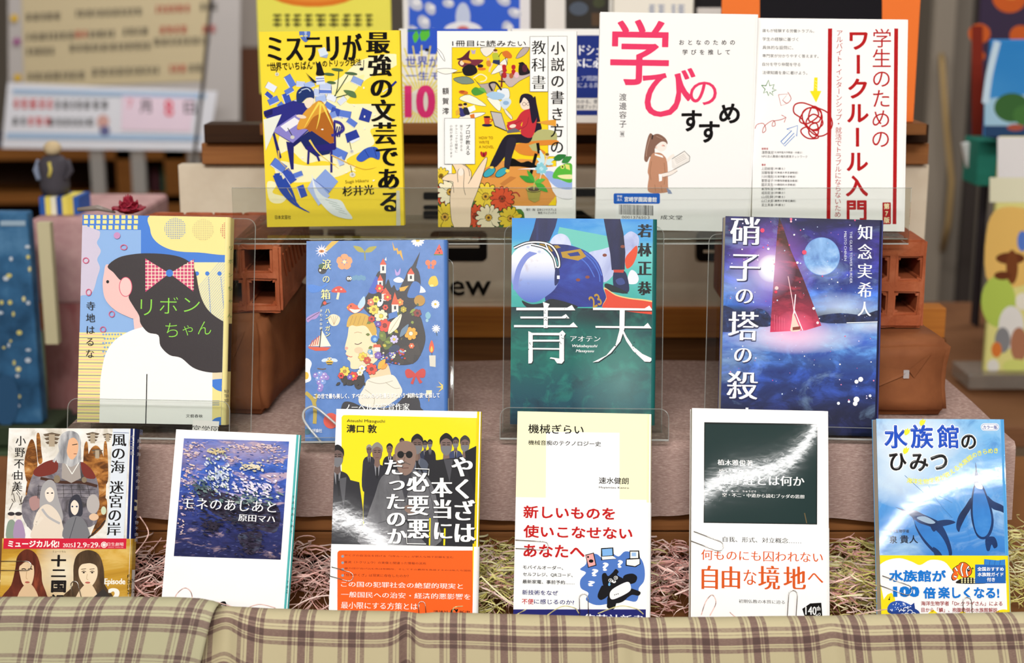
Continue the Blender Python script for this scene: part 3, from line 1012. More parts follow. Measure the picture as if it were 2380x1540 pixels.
# ------------------------------------------------------------------ books
TOPB = dict(
    mystery=('yellow paperback with blue line-art student at a desk, leftmost of the top row', ((598, 71.5), (922, 73), (929, 524), (625, 527)), 1.42, 6, .017, 'ffe03c', 'ffe03c'),
    novel=('white and yellow paperback with a laptop girl in red sweater', ((1015.4, 72), (1333, 72.5), (1328, 527), (1019, 528)), 1.42, 6, .017, 'fbfaf5', 'fbfaf5'),
    manabi=('white paperback with big pink characters and a girl reading', ((1394.5, 28), (1754.5, 33), (1735, 539), (1384, 532)), 1.425, 6, .014, 'fbf9f6', 'fbf9f6'),
    work=('white paperback with red vertical title bars and scribble, rightmost of the top row', ((1756, 42), (2099, 45), (2099, 541), (1745, 531)), 1.43, 6, .02, 'fbf9f6', 'fbf9f6'))
for k, (lab, q, D, L, th, c, s_) in TOPB.items():
    make_book(k, lab, q, D, L, th, c, s_, fin='satin', group='paperbacks on the acrylic shelf')
for k, (lab, q, D, L, th, c, s_) in dict(
    ribbon=('cloth-textured hardcover of a dark-haired figure wearing a pink checked bow', ((191.6, 499.5), (527, 503), (512, 986), (180, 982)), 1.30, 12, .022, 'f4f3ee', 'f3e49a'),
    tears=('blue hardcover of a child with flowers and castles for hair', ((717.8, 562), (1026, 555), (1033, 1021), (703.5, 1026)), 1.29, 14, .02, '4b78bd', '4b78bd'),
    aoten=('teal hardcover with helmeted player and two huge white characters', ((1189, 505.5), (1518, 510), (1512, 989), (1186.5, 985)), 1.295, 12, .022, '14625f', '14625f'),
    tower=('dark blue night-sky paperback with a glass tower and full moon', ((1689, 502), (2043, 511), (2034.5, 1013), (1671, 1005)), 1.30, 12, .018, '2a2c6e', '15163a')).items():
    make_book(k, lab, q, D, L, th, c, s_, fin='linen' if k == 'ribbon' else 'grain', group='books on clear stands in the middle row', hard=k != 'tower', name='hardcover_book' if k != 'tower' else 'paperback_book')
for k, (lab, q, D, L, th, c, s_) in dict(
    twelve=('fantasy paperback with grey-haired warrior and a gold paper band', ((22.6, 994), (301, 996), (291, 1414), (0, 1412)), 1.19, 20, .018, 'f1efe9', '1c2a66'),
    monet=('white paperback with a square painting of blue water', ((411, 999), (688, 1008), (660, 1430), (372, 1414)), 1.19, 22, .008, 'fdfdfb', '55b5b5'),
    yakuza=('yellow paperback with men in dark suits and an orange band', ((782, 949), (1107, 956.5), (1099, 1462), (763, 1452)), 1.19, 22, .010, 'fdfdfb', 'f2d70e'),
    kikai=('cream and white paperback with red title and a crying bear', ((1203.4, 955.7), (1504, 961), (1501, 1460), (1192, 1452)), 1.19, 22, .012, 'fdfdfb', 'f7f2c6'),
    yuima=('white paperback with a dark green square and orange lettering', ((1609.5, 948.6), (1916, 954), (1919, 1456), (1604, 1450)), 1.19, 22, .014, 'fdfdfb', 'fdfdfb'),
    suizoku=('blue paperback with two penguins swimming underwater, rightmost of the front row', ((2037, 972), (2326, 974.5), (2341, 1450), (2048, 1454)), 1.19, 22, .015, '58a8e6', '58a8e6')).items():
    make_book(k, lab, q, D, L, th, c, s_, fin={'yuima': 'gloss_green', 'suizoku': 'gloss_penguin', 'yakuza': 'gloss_suits'}.get(k, 'satin'), group='paperbacks in the front trough')
make_book('ten', 'blue and white paperback with pink number ten, half hidden between two top row books', ((926, 66), (1180, 68), (1180, 290), (930, 288)), 1.665, 8, .015, 'eceae4', 'eceae4', group='books behind the top row')
make_book('navy', 'navy blue thin booklet half hidden between two top row white books', ((1190, 66), (1420, 68), (1420, 291), (1190, 290)), 1.665, 8, .008, 'f0eee9', 'f0eee9', group='books behind the top row')
# ------------------------------------------------------------------ things behind the display
def pxbox(mb, x0, y0, x1, y1, D, deep, m, r=.002):
    a, b = at(x0, y1, D), at(x1, y0, D)
    mb.rbox(a.x, YC + D, a.z, b.x, YC + D + deep, b.z, m, min(r, deep * .4))
def pxthing(name, label, cat, px, py, D, group=None):
    p = at(px, py, D)
    return thing(name, label, cat, (p.x, YC + D, p.z), group)
def pxpart(t, name, x0, y0, x1, y1, D, deep, m, r=.002):
    mb = MB(); pxbox(mb, x0, y0, x1, y1, D, deep, m, r)
    return local(mb.build(name), t)
def slab(t, name, pts, D, deep, m):
    """outline in frame pixels, built as a board of real thickness at distance D"""
    q = [at(x, y, D) for x, y in pts]
    mb = MB(); mb.prism([(p.x, p.z) for p in q], YC + D, YC + D + deep, m)
    return local(fixn(mb.build(name)), t)
def marks(a, x0, x1, y, h, c, sl=0.0, seed=1):
    """a line of writing too blurred to read: short brush marks"""
    r = random.Random(seed + int(x0) * 7 + int(y))
    x = x0
    while x < x1:
        w = h * r.uniform(.5, 1.0); yy = y + (x - x0) * sl
        for k in range(3):
            a.rect(x + r.uniform(0, .2) * w, yy - h / 2 + k * h * .36, x + w * .85, yy - h / 2 + k * h * .36 + h * .17, c)
        a.rect(x + w * .35, yy - h / 2, x + w * .5, yy + h / 2, c)
        x += w + h * .12

t = pxthing('notice_board', 'large cream notice board with grey border at the far upper left', 'sign', 285, 300, 4.4)
slab(t, 'border_panel', ((18, -95), (560, -130), (556, 282), (20, 300)), 4.4, .012, mat('b9b3b0', 'matte'))
slab(t, 'cream_sheet', ((48, -90), (500, -118), (478, 188), (56, 205)), 4.398, .0015, mat('c9b995', 'matte'))
a = wall_art(t, 4.3975)
a.group('notice_lettering')
sl = -.035
dk, rd = '4a4642', 'b5322f'
for x0, x1, y, c in ((60, 142, 40, dk), (176, 330, 32, dk), (362, 438, 22, rd), (465, 500, 16, dk), (62, 172, 86, dk), (175, 202, 80, rd), (206, 258, 80, dk), (286, 340, 74, dk), (372, 428, 70, rd), (470, 500, 68, rd), (62, 128, 120, dk), (162, 345, 112, dk), (358, 478, 98, dk), (66, 192, 178, dk), (214, 362, 168, dk), (394, 428, 160, rd), (440, 470, 158, dk)):
    marks(a, x0, x1, y, 17, c, sl)
for x, y, c in ((34, 42, 'd9b13a'), (42, 180, 'd9b13a')):
    a.ell(x, y, 9, 9, c)
a.star(40, 96, 6, 12, 5, '9c4a86')
a.flush()
t = pxthing('sign_stand', 'white blue-barred strip sign on clear legs below the notice board', 'sign', 250, 460, 4.2)
slab(t, 'sign_plate', ((18, 192), (505, 212), (484, 350), (4, 344)), 4.2, .006, mat('e9eaf2', 'gloss'))
pxpart(t, 'leg', 214, 340, 238, 462, 4.206, .02, clear_mat('frost', 'd8d8d8', .2, .2, .45, 'c9c4be'))
pxpart(t, 'leg', 308, 340, 334, 452, 4.206, .02, MATS['frost'])
pxpart(t, 'leg', 440, 345, 462, 448, 4.206, .02, MATS['frost'])
a = wall_art(t, 4.2)
a.group('sign_lettering')
a.poly(((30, 206), (480, 217), (478, 229), (29, 217)), 'a9c4e2'); a.poly(((16, 308), (468, 314), (466, 328), (14, 322)), 'a9c4e2')
a.poly(((284, 222), (452, 228), (444, 306), (282, 302)), 'f2dcec')
marks(a, 32, 124, 242, 22, 'd8232c'); marks(a, 128, 242, 244, 20, '3c3c40')
marks(a, 28, 60, 282, 18, '3c3c40'); marks(a, 64, 110, 282, 19, 'd8232c'); marks(a, 112, 206, 284, 18, '3c3c40')
a.text('月', 324, 232, 352, 262, '45424a', 'b'); a.text('日', 428, 236, 456, 264, '45424a', 'b'); a.text('8', 382, 232, 404, 270, 'e8455e', 'b'); a.text('7', 296, 230, 310, 252, 'e88a9c', 'b')
a.ell(240, 282, 14, 16, 'd8a9a0'); a.ell(244, 304, 12, 12, '6d6f9a')
a.flush()
p0, p1 = at(496, -60, 4.0), at(442, 440, 4.0)
mb = MB(); mb.tube([p0, (p0 + p1) / 2 + Vector((.004, 0, 0)), p1], .005, mat('4a423c', 'matte'))
tag(mb.build('hanging_cord'), 'thin dark cord hanging in front of the notice board', 'cord')

# bookcase far behind at left
t = pxthing('bookcase', 'brown wooden bookcase with open shelves far behind at left', 'bookcase', 250, 640, 5.2)
oakf = wood_mat('oak_far', '7a4a22', '94602f')
for (n, x0, y0, x1, y1, dp, m) in (('back_board', -300, 330, 640, 700, .02, dark),):
    pxpart(t, n, x0, y0, x1, y1, 5.5, dp, m)
pxpart(t, 'shelf', -300, 322, 600, 345, 5.2, .3, mat('2e2a3c', 'matte'))
for y0, y1 in ((345, 372), (452, 474), (560, 580)):
    pxpart(t, 'shelf', -300, y0, 600, y1, 5.2, .3, oakf)
for x0, x1 in ((-300, -280), (288, 304), (398, 432), (585, 612)):
    pxpart(t, 'upright', x0, 345, x1, 700, 5.2, .3, oakf)
pxpart(t, 'lower_panel', -300, 580, 600, 1150, 5.2, .02, oakf)
for x0, x1, y0, c, lab in ((384, 396, 384, '1f7a5c', 'dark green book standing in the bookcase'), (376, 383, 388, '2f6d58', 'narrow green book beside the dark green book in the bookcase'), (352, 372, 390, '4a2a30', 'maroon book standing in the bookcase')):
    b = pxthing('shelved_book', lab, 'book', (x0 + x1) / 2, 452, 5.25, 'books in the far bookcase')
    pxpart(b, 'cover', x0, y0, x1, 451, 5.25, .2, mat(c))
t = pxthing('partition_panel', 'grey beige partition panel behind the yellow poster', 'panel', 590, 500, 4.8)
pxpart(t, 'panel', 560, -160, 660, 110, 4.8, .03, mat('9a918a', 'matte'))
pxpart(t, 'lower_panel', 568, 112, 660, 330, 4.8, .03, mat('5d3a28', 'matte'))

# left side table and what stands on it
ZL = at(120, 945, 2.15).z
t = thing('side_table', 'low green-topped side table at the left behind the ribbon book', 'table', (-.75, .95, 0))
mb = MB(); mb.rbox(-1.35, .62, ZL - .03, -.40, 1.35, ZL, mat('44553a', 'matte')); local(mb.build('table_top'), t)
for sx in (-1.32, -.46):
    for sy in (.66, 1.28):
        mb = MB(); mb.box(sx, sy, 0, sx + .04, sy + .04, ZL - .03, oak2); local(mb.build('leg'), t)
t = thing('cloth_covered_box', 'tall box wrapped in faded red checked cloth at the left', 'box', (*at(140, 930, 2.1)[:2], ZL))
zt = at(140, 512, 2.1).z; bx0, bx1 = at(92, 700, 2.1).x, at(300, 700, 2.1).x
redc = noise_mat('redcloth', [(.3, '8f4f50'), (.5, 'b57f7c'), (.7, '9c5a5a')], (30, 30, 9), 3, 'matte')
mb = MB(); mb.rbox(bx0, YC + 2.1, ZL + .001, bx1, YC + 2.35, zt, redc, .006); local(mb.build('box'), t)
mb = MB(); mb.rbox(bx0 - .004, YC + 2.096, zt - .12, bx1 + .004, YC + 2.36, zt + .003, noise_mat('pinkcloth', [(.3, 'b98c8c'), (.7, 'd3aaa8')], (40, 40, 40), 3, 'matte'), .006); local(mb.build('cloth_top'), t)
t = thing('striped_block', 'blue and yellow striped block on the red cloth box', 'block', (*at(138, 510, 2.14)[:2], zt + .003))
b0, b1 = at(92, 480, 2.13), at(184, 480, 2.13)
zs = at(138, 458, 2.13).z
n = 7
for i, c in enumerate(('2f5fb0', 'f3e26a', 'f6f2d8', '2d55a8', 'f3e26a', 'e8d45a', '2f5fb0')):
    w_ = (b1.x - b0.x) / n
    mb = MB(); mb.box(b0.x + i * w_, YC + 2.13, zt + .0035, b0.x + (i + 1) * w_ - .0002, YC + 2.19, zs, mat(c, 'matte')); local(mb.build('stripe'), t)
# figurine
t = thing('figurine', 'small dark grey figurine with pale head on the striped block', 'figurine', (at(130, 458, 2.16).x, YC + 2.16, zs + .0005))
px = 2.16 / F
mb = MB(); mb.lathe([(0, 0), (30 * px, 0), (34 * px, 20 * px), (33 * px, 50 * px), (36 * px, 74 * px), (22 * px, 88 * px), (8 * px, 92 * px), (0, 93 * px)], mat('4f4b52', 'satin')); mb.build('body', t, True)
mb = MB(); mb.lathe([(0, 90 * px), (14 * px, 93 * px), (20 * px, 103 * px), (19 * px, 114 * px), (10 * px, 122 * px), (0, 124 * px)], mat('d9c29a', 'satin')); mb.build('head', t, True)
for s_, c in ((-1, '8b95ab'), (1, '474349')):
    mb = MB(); mb.tube([(s_ * 30 * px, 0, 78 * px), (s_ * 40 * px, -6 * px, 55 * px), (s_ * 30 * px, -20 * px, 36 * px)], 8 * px, mat(c), radii=[9 * px, 8 * px, 6 * px]); mb.build('arm', t, True)
mb = MB(); mb.tube([(0, -33 * px, 78 * px), (3 * px, -36 * px, 60 * px), (-2 * px, -36 * px, 44 * px)], 4 * px, mat('e0cf6a')); mb.build('tie', t, True)
# blue book at the left edge
t = thing('picture_book', 'large dark blue speckled picture book standing at the left edge', 'book', (at(20, 990, 1.95).x, YC + 1.95, ZL + .001))
zt = at(20, 494, 1.95).z
mb = MB(); mb.rbox(at(-170, 0, 1.95).x, YC + 1.95, at(20, 985, 1.95).z, at(78, 700, 1.95).x, YC + 1.975, zt, noise_mat('bluebook', [(.35, '22415f'), (.55, '3a6a94'), (.7, '5d8db5')], (12, 12, 12), 4), .003); local(mb.build('cover'), t)
mb = MB(); mb.box(at(78.5, 0, 1.955).x, YC + 1.956, at(20, 800, 1.955).z, at(98, 700, 1.955).x, YC + 1.97, at(20, 518, 1.955).z, mat('cfc6a0', 'matte')); local(mb.build('page_block'), t)
mb = MB(); mb.rbox(at(-170, 0, 1.95).x, YC + 1.945, ZL + .002, at(110, 700, 1.95).x, YC + 2.03, at(20, 986, 1.95).z, mat('33402c', 'matte')); local(mb.build('rest'), t)
a = wall_art(t, 1.95); a.group('cover_print')
r = random.Random(5)
for _ in range(26):
    a.ell(r.uniform(0, 70), r.uniform(560, 960), r.uniform(3, 7), r.uniform(3, 6), r.choice(['d9cf7a', 'c8d3dd', 'e8dfa0']))
a.ell(15, 930, 30, 60, '31577c'); a.rect(2, 512, 60, 524, '9fb6c8'); a.flush()

# posters standing on the rack top behind the top row
def poster(label, x0, x1, ytop, D, m, name='poster', deep=.006):
    p = at((x0 + x1) / 2, 300, D)
    t = thing(name, label, 'poster', (p.x, YC + D, ZR), 'posters behind the top row')
    b = at(x0, 0, D); c = at(x1, 0, D)
    mb = MB(); mb.rbox(b.x, YC + D, ZR + .0005, c.x, YC + D + deep, at(0, ytop, D).z, m, .001); local(mb.build('board'), t)
    a = wall_art(t, D, .0004); a.group('printed_picture')
    return a
a = poster('bright yellow poster with an orange disc behind the yellow mystery paperback', 596, 908, -90, 2.1, mat('f5ee62'))
a.ell(728, -26, 112, 42, 'e8802a'); a.ell(728, -26, 96, 30, 'f0993c'); marks(a, 634, 848, 48, 30, '3d3a22'); a.flush()
a = poster('blue poster with white blossoms and white border behind the top row', 936, 1232, -90, 2.12, mat('eeeef0'))
a.rect(950, -80, 1208, 200, '3b66d8')
r = random.Random(12)
for x, y, s_ in ((965, 8, 20), (1000, 20, 16), (985, 52, 18), (1042, 8, 14), (1110, 2, 16), (1170, 0, 18), (1196, 30, 16), (1180, 66, 18), (960, 72, 14), (1010, 78, 12)):
    a.ell(x, y, s_, s_ * .7, 'c4cbe0', r.uniform(0, 90)); a.ell(x + 4, y - 3, s_ * .5, s_ * .4, 'eceff6')
a.ell(1076, 40, 17, 34, 'c9d6f0'); a.ell(1076, 70, 44, 20, 'f0f3fa'); a.ell(1076, 70, 15, 10, 'd8736a'); a.flush()
a = poster('white bordered dark photograph poster left of the white poster', 1268, 1424, -90, 2.14, mat('f3f1ea'))
a.rect(1314, -80, 1416, 90, '3a3834'); a.ell(1345, 20, 22, 16, '56606e'); a.rect(1375, 30, 1416, 60, '5d4a38'); a.ell(1392, 6, 14, 12, '4a4f3a'); a.flush()
a = poster('cream white poster with faint blue writing behind the pink title book', 1426, 1612, -90, 2.12, mat('fbf9ec'))
marks(a, 1506, 1540, 22, 22, '9aa6c0'); marks(a, 1560, 1584, 22, 22, '9aa6c0'); a.flush()
a = poster('black poster with white lower edge right of the cream poster', 1616, 1680, -90, 2.16, mat('1f1e20'))
a.rect(1620, 18, 1680, 40, 'd8d4cf'); a.flush()
a = poster('large black poster with wide orange side borders behind the work rules book', 1678, 2140, -110, 1.66, mat('f07a35'))
a.rect(1766, -130, 2050, 290, '17151a'); a.flush()

# right-hand background
t = pxthing('cabinet', 'grey beige cabinet with dark posts far behind at right', 'cabinet', 2200, 900, 4.6)
pxpart(t, 'body', 2120, -160, 2560, 1000, 4.6, .3, mat('7b7267', 'matte'))
for x0, x1, c in ((2252, 2284, '3a3330'), (2176, 2186, '8f8578')):
    pxpart(t, 'post', x0, -160, x1, 720, 4.57, .03, mat(c, 'matte'))
pxpart(t, 'plinth', 2120, 720, 2560, 780, 4.57, .04, mat('4f3a2c', 'matte'))
mb = MB(); mb.tube([at(2188, 120, 4.6), at(2190, 150, 4.5), at(2200, 300, 4.5), at(2212, 420, 4.5), at(2204, 520, 4.5), at(2190, 580, 4.56)], .009, mat('a58a5c', 'matte')); tag(mb.build('hanging_cord', smooth=True), 'tan cord hanging in front of the grey cabinet', 'cord')
ZG = at(2300, 905, 2.2).z
t = thing('side_table', 'brown wooden side table at the right edge behind the penguin book', 'table', (1.0, .95, 0))
mb = MB(); mb.rbox(at(2185, 0, 2.2).x, YC + 2.0, ZG - .03, 1.5, YC + 2.85, ZG, wood_mat('walnut', '6a4630', '80583c'), .003); local(mb.build('table_top'), t)
for sy in (YC + 2.04, YC + 2.75):
    for sx in (at(2195, 0, 2.2).x, 1.42):
        mb = MB(); mb.box(sx, sy, 0, sx + .04, sy + .04, ZG - .03, oak2); local(mb.build('leg'), t)
def stander(name, label, cat, x0, x1, y0, y1, D, m, deep=.012, rest=True):
    t = thing(name, label, cat, (at((x0 + x1) / 2, y1, D).x, YC + D, at(0, y1, D).z))
    pxpart(t, 'board', x0, y0, x1, y1, D, deep, m)
    a = wall_art(t, D, .0005); a.group('printed_picture')
    return t, a
t, a = stander('picture_stand', 'colourful children poster on an easel at the right edge', 'poster', 2286, 2560, 318, 872, 2.2, mat('e6df8c'))
a.rect(2318, 318, 2560, 412, 'ece9e8'); a.rect(2300, 412, 2560, 470, 'e9e6c8'); a.blob(((2296, 520), (2340, 480), (2420, 510), (2420, 640), (2300, 660)), 'ecc06a'); a.ell(2320, 700, 40, 60, 'b9cf5a')
for x, y, rx, ry, c in ((2348, 600, 34, 14, '6d3a20'), (2352, 620, 14, 40, '7a4424'), (2330, 640, 20, 10, '6d3a20'), (2376, 560, 12, 24, '5a7fd0'), (2350, 760, 30, 50, 'e9e6e0'), (2330, 790, 18, 30, '8a8a8c'), (2368, 800, 20, 40, 'b0785a'), (2316, 812, 12, 18, 'e07f3a'), (2360, 850, 30, 16, 'd8dc7a'), (2376, 700, 16, 20, 'f0ead8'), (2308, 850, 14, 16, 'e8e4da')):
    a.ell(x, y, rx, ry, c)
a.flush()
mb = MB(); pxbox(mb, 2250, 872, 2560, 905, 2.17, .09, clear_mat('frost2', 'ded8d0', .2, .15, .2, 'd8cfc4')); local(mb.build('easel_foot'), t)
t, a = stander('picture_board', 'blue sky and tree picture board at the upper right edge', 'poster', 2288, 2560, 92, 318, 2.42, noise_mat('skyprint', [(.3, '2f86d0'), (.7, '4f9fe0')], (3, 3, 9), 2))
a.poly(((2288, 230), (2560, 200), (2560, 318), (2288, 318)), 'a8cfe8'); a.ell(2352, 250, 42, 34, '3f6b3a'); a.ell(2384, 268, 30, 24, '4a7a40'); a.rect(2288, 292, 2560, 318, '2d4a72'); a.ell(2360, 296, 20, 8, 'b05a48'); a.line(((2318, 96), (2300, 170), (2290, 240)), 16, 'cfe6f8', True); a.flush()
pxpart(t, 'support', 2300, 318, 2560, 905, 2.47, .03, mat('3a3330', 'matte'))
t, a = stander('autumn_poster', 'dark purple poster with orange discs at the top right corner', 'poster', 2258, 2560, -120, 330, 2.6, mat('43364c'))
for x, y, r_ in ((2346, -6, 40), (2276, 78, 26), (2372, 82, 26), (2276, 130, 14)):
    a.ell(x, y, r_, r_ * .9, 'd8642c')
a.ell(2350, -14, 20, 12, 'f0a844'); a.rect(2258, 60, 2284, 330, '8a2f20'); a.flush()
pxpart(t, 'support', 2262, 330, 2300, 905, 2.63, .03, mat('2f2a30', 'matte'))
t = pxthing('teal_box', 'teal card box in front of the dark support at right', 'box', 2292, 432, 2.5)
pxpart(t, 'box', 2268, 326, 2322, 432, 2.5, .08, mat('2a7a68'))
t = pxthing('bulldog_clip', 'white clip fixed on the dark post at the right', 'clip', 2254, 420, 2.55)
slab(t, 'clip_body', ((2238, 334), (2258, 330), (2276, 414), (2256, 420)), 2.55, .014, mat('efeeec'))
slab(t, 'clip_jaw', ((2248, 380), (2264, 376), (2270, 402), (2254, 406)), 2.548, .004, mat('d0ccc8'))
# ------------------------------------------------------------------ printed pictures
def paint(key, a, ops, fin='satin'):
    """a printed picture's colours mixed from noise, vertical bands and soft discs, in the cover's own coordinates"""
    m = bpy.data.materials.new('print'); m.use_nodes = True
    nt = m.node_tree; b = nt.nodes['Principled BSDF']
    r, s, bs, bt = FIN[fin]
    b.inputs['Roughness'].default_value = r; b.inputs['Specular IOR Level'].default_value = s
    if bt: bump_noise(nt, b, bs, bt)
    if fin.startswith('gloss'): film(nt, b, fin)
    tc = nt.nodes.new('ShaderNodeTexCoord'); co = tc.outputs['Object']
    sep = nt.nodes.new('ShaderNodeSeparateXYZ'); nt.links.new(co, sep.inputs[0])
    cur = None
    def mix(fac, col, mode='MIX', k=1.0):
        mx = nt.nodes.new('ShaderNodeMix'); mx.data_type = 'RGBA'; mx.blend_type = mode; mx.clamp_result = True
        if isinstance(fac, float): mx.inputs['Factor'].default_value = fac
        else:
            mu = nt.nodes.new('ShaderNodeMath'); mu.operation = 'MULTIPLY'; mu.inputs[1].default_value = k; mu.use_clamp = True
            nt.links.new(fac, mu.inputs[0]); nt.links.new(mu.outputs[0], mx.inputs['Factor'])
        nt.links.new(cur, mx.inputs['A'])
        if isinstance(col, str): mx.inputs['B'].default_value = (*lin(col), 1)
        else: nt.links.new(col, mx.inputs['B'])
        return mx.outputs['Result']
    def noise(sx, sz, det, dist, rough=.6):
        mp = nt.nodes.new('ShaderNodeMapping'); mp.inputs['Scale'].default_value = (sx, 1, sz)
        n = nt.nodes.new('ShaderNodeTexNoise'); n.inputs['Scale'].default_value = 1; n.inputs['Detail'].default_value = det
        n.inputs['Distortion'].default_value = dist; n.inputs['Roughness'].default_value = rough
        nt.links.new(co, mp.inputs[0]); nt.links.new(mp.outputs[0], n.inputs['Vector'])
        return n.outputs['Fac']
    for op in ops:
        if op[0] == 'noise':
            c = ramp(nt, noise(*op[2:6]), op[1]); cur = c if cur is None else mix(op[6], c, op[7] if len(op) > 7 else 'MIX')
        elif op[0] == 'vert':
            _, y0, y1, stops, fac, mode = op
            v0, v1 = a.loc((0, y0))[1], a.loc((0, y1))[1]
            mr = nt.nodes.new('ShaderNodeMapRange'); mr.inputs[1].default_value = v0; mr.inputs[2].default_value = v1
            nt.links.new(sep.outputs[2], mr.inputs[0])
            c = ramp(nt, mr.outputs[0], stops); cur = c if cur is None else mix(fac, c, mode)
        elif op[0] == 'glow':
            _, x, y, rx, ry, col, k, pw = op
            u, v = a.loc((x, y)); sc_ = abs(a.loc((x + 100, y))[0] - u) / 100
            sb = nt.nodes.new('ShaderNodeVectorMath'); sb.operation = 'SUBTRACT'; sb.inputs[1].default_value = (u, 0, v)
            nt.links.new(co, sb.inputs[0])
            ml = nt.nodes.new('ShaderNodeVectorMath'); ml.operation = 'MULTIPLY'; ml.inputs[1].default_value = (1 / (rx * sc_), 0, 1 / (ry * sc_))
            nt.links.new(sb.outputs[0], ml.inputs[0])
            ln = nt.nodes.new('ShaderNodeVectorMath'); ln.operation = 'LENGTH'; nt.links.new(ml.outputs[0], ln.inputs[0])
            iv = nt.nodes.new('ShaderNodeMath'); iv.operation = 'SUBTRACT'; iv.inputs[0].default_value = 1; iv.use_clamp = True
            nt.links.new(ln.outputs['Value'], iv.inputs[1])
            pwn = nt.nodes.new('ShaderNodeMath'); pwn.operation = 'POWER'; pwn.inputs[1].default_value = pw
            nt.links.new(iv.outputs[0], pwn.inputs[0])
            cur = mix(pwn.outputs[0], col, 'MIX', k)
        elif op[0] == 'streak':       # noise-masked colour
            _, stops, sx, sz, det, dist, col, k = op
            cur = mix(ramp(nt, noise(sx, sz, det, dist), stops), col, 'MIX', k)
    nt.links.new(cur, b.inputs['Base Color'])
    return m
def face_fill(a, m):
    u0, v0, u1, v1 = a.clip
    a.raw([(u0, v0), (u1, v0), (u1, v1), (u0, v1)], m, a.up())
def open_book(a, x, y, s, rot, c1, c2):
    ca, sa = math.cos(math.radians(rot)), math.sin(math.radians(rot))
    T = lambda p: (x + s * (p[0] * ca - p[1] * sa), y + s * (p[0] * sa + p[1] * ca))
    a.poly([T(p) for p in ((-1, -.6), (1, -.6), (1, .62), (-1, .62))], '1d2d7a')
    a.poly([T(p) for p in ((-.95, -.6), (.95, -.6), (.95, .5), (-.95, .5))], c1)
    a.poly([T(p) for p in ((-.95, .5), (.95, .5), (1, .6), (-.9, .6))], c2)
INK = '0c0908'

# ---- yellow mystery paperback
a = BOOKS['mystery'].frame(560, 20, .3506)
a.group('cover_illustration')
pale = 'fff7c4'
a.blob(((420, 560), (640, 470), (800, 340), (1020, 300), (1040, 370), (830, 470), (700, 620), (900, 640), (1000, 760), (860, 800), (880, 900), (700, 1000), (760, 1080), (560, 1010), (430, 1020), (330, 940), (240, 950), (300, 700)), pale)
a.blob(((230, 1010), (420, 1040), (560, 1040), (760, 1040), (650, 1110), (420, 1150), (260, 1130)), pale)
a.blob(((175, 1150), (240, 1160), (210, 1220), (300, 1250), (260, 1290), (190, 1270)), pale)
a.blob(((600, 560), (740, 470), (820, 440), (760, 540), (660, 640)), 'fff3a8')
# scattered books and pages
B1, B2, WH = '5f7fd6', '3a55b8', 'eaf0fb'
random.seed(7)
for x, y, s, r, c in ((325, 480, 42, 60, B1), (200, 520, 36, 30, WH), (185, 575, 26, 40, B2), (215, 610, 36, -25, B1), (305, 600, 40, 70, B2), (320, 545, 30, -30, B1), (275, 655, 36, 50, B1), (355, 650, 42, 70, 'dfe7f6'), (280, 700, 42, 20, B1), (395, 500, 30, 5, 'c5d3f2'), (455, 505, 34, -20, 'a9c0ee'), (600, 590, 34, 20, WH), (670, 610, 30, -40, 'dfe7f6'), (770, 480, 38, 25, '8fa9e2'), (590, 650, 36, 30, B1), (640, 690, 44, 20, B2), (690, 700, 40, 10, B1), (600, 710, 36, -20, '7f9be0'), (735, 755, 34, 35, B1), (520, 560, 40, 10, 'c5d3f2'), (530, 600, 36, -10, 'a9c0ee'), (560, 540, 42, 0, B1), (560, 515, 40, 2, 'c5d3f2'), (250, 1040, 50, 35, B1), (320, 1110, 48, 55, B2), (380, 1100, 30, -20, B1), (405, 1210, 40, 70, B2), (650, 960, 52, 25, B1), (660, 1010, 30, 70, 'b7c8ee')):
    open_book(a, x, y, s, r, c, 'f7fafd')
a.poly(((780, 735), (805, 655), (870, 685), (850, 755)), '2d3f9c'); a.poly(((690, 830), (765, 800), (790, 855), (705, 890)), '2d3f9c'); a.poly(((720, 880), (790, 850), (785, 868), (735, 893)), 'eaf0fb')
a.poly(((495, 450), (550, 445), (560, 500), (500, 505)), 'dfe9f7'); a.line(((498, 465), (552, 462)), 5, '3a55b8'); a.line(((498, 482), (554, 478)), 5, '3a55b8')
# plant and feather
for p in (((625, 580), (640, 520), (650, 410)), ((620, 580), (660, 520), (710, 440)), ((630, 590), (700, 570), (740, 560))):
    a.line(p, 6, '40573a', True)
for x, y, r in ((640, 405, 40), (585, 435, 36), (730, 430, 42), (600, 490, 30)):
    a.ell(x, y, r, 10, '4d6a46', 6)
a.blob(((680, 540), (750, 550), (765, 590), (720, 580)), '5d7c4f')
for i in range(7):
    a.line(((500, 490), (430 + i * 5, 425 + i * 10)), 7, '1d2436', taper=True)
# cat
a.blob(((500, 440), (503, 400), (497, 350), (510, 362), (522, 348), (532, 370), (545, 410), (552, 440)), '16161c')
# mask
a.blob(((388, 150), (420, 143), (458, 150), (455, 190), (435, 220), (415, 215), (392, 185)), '5b78c2'); a.ell(402, 182, 12, 6, 'f3e14c'); a.ell(430, 180, 12, 6, 'f3e14c'); a.poly(((418, 145), (440, 146), (430, 200)), 'a9bce6')
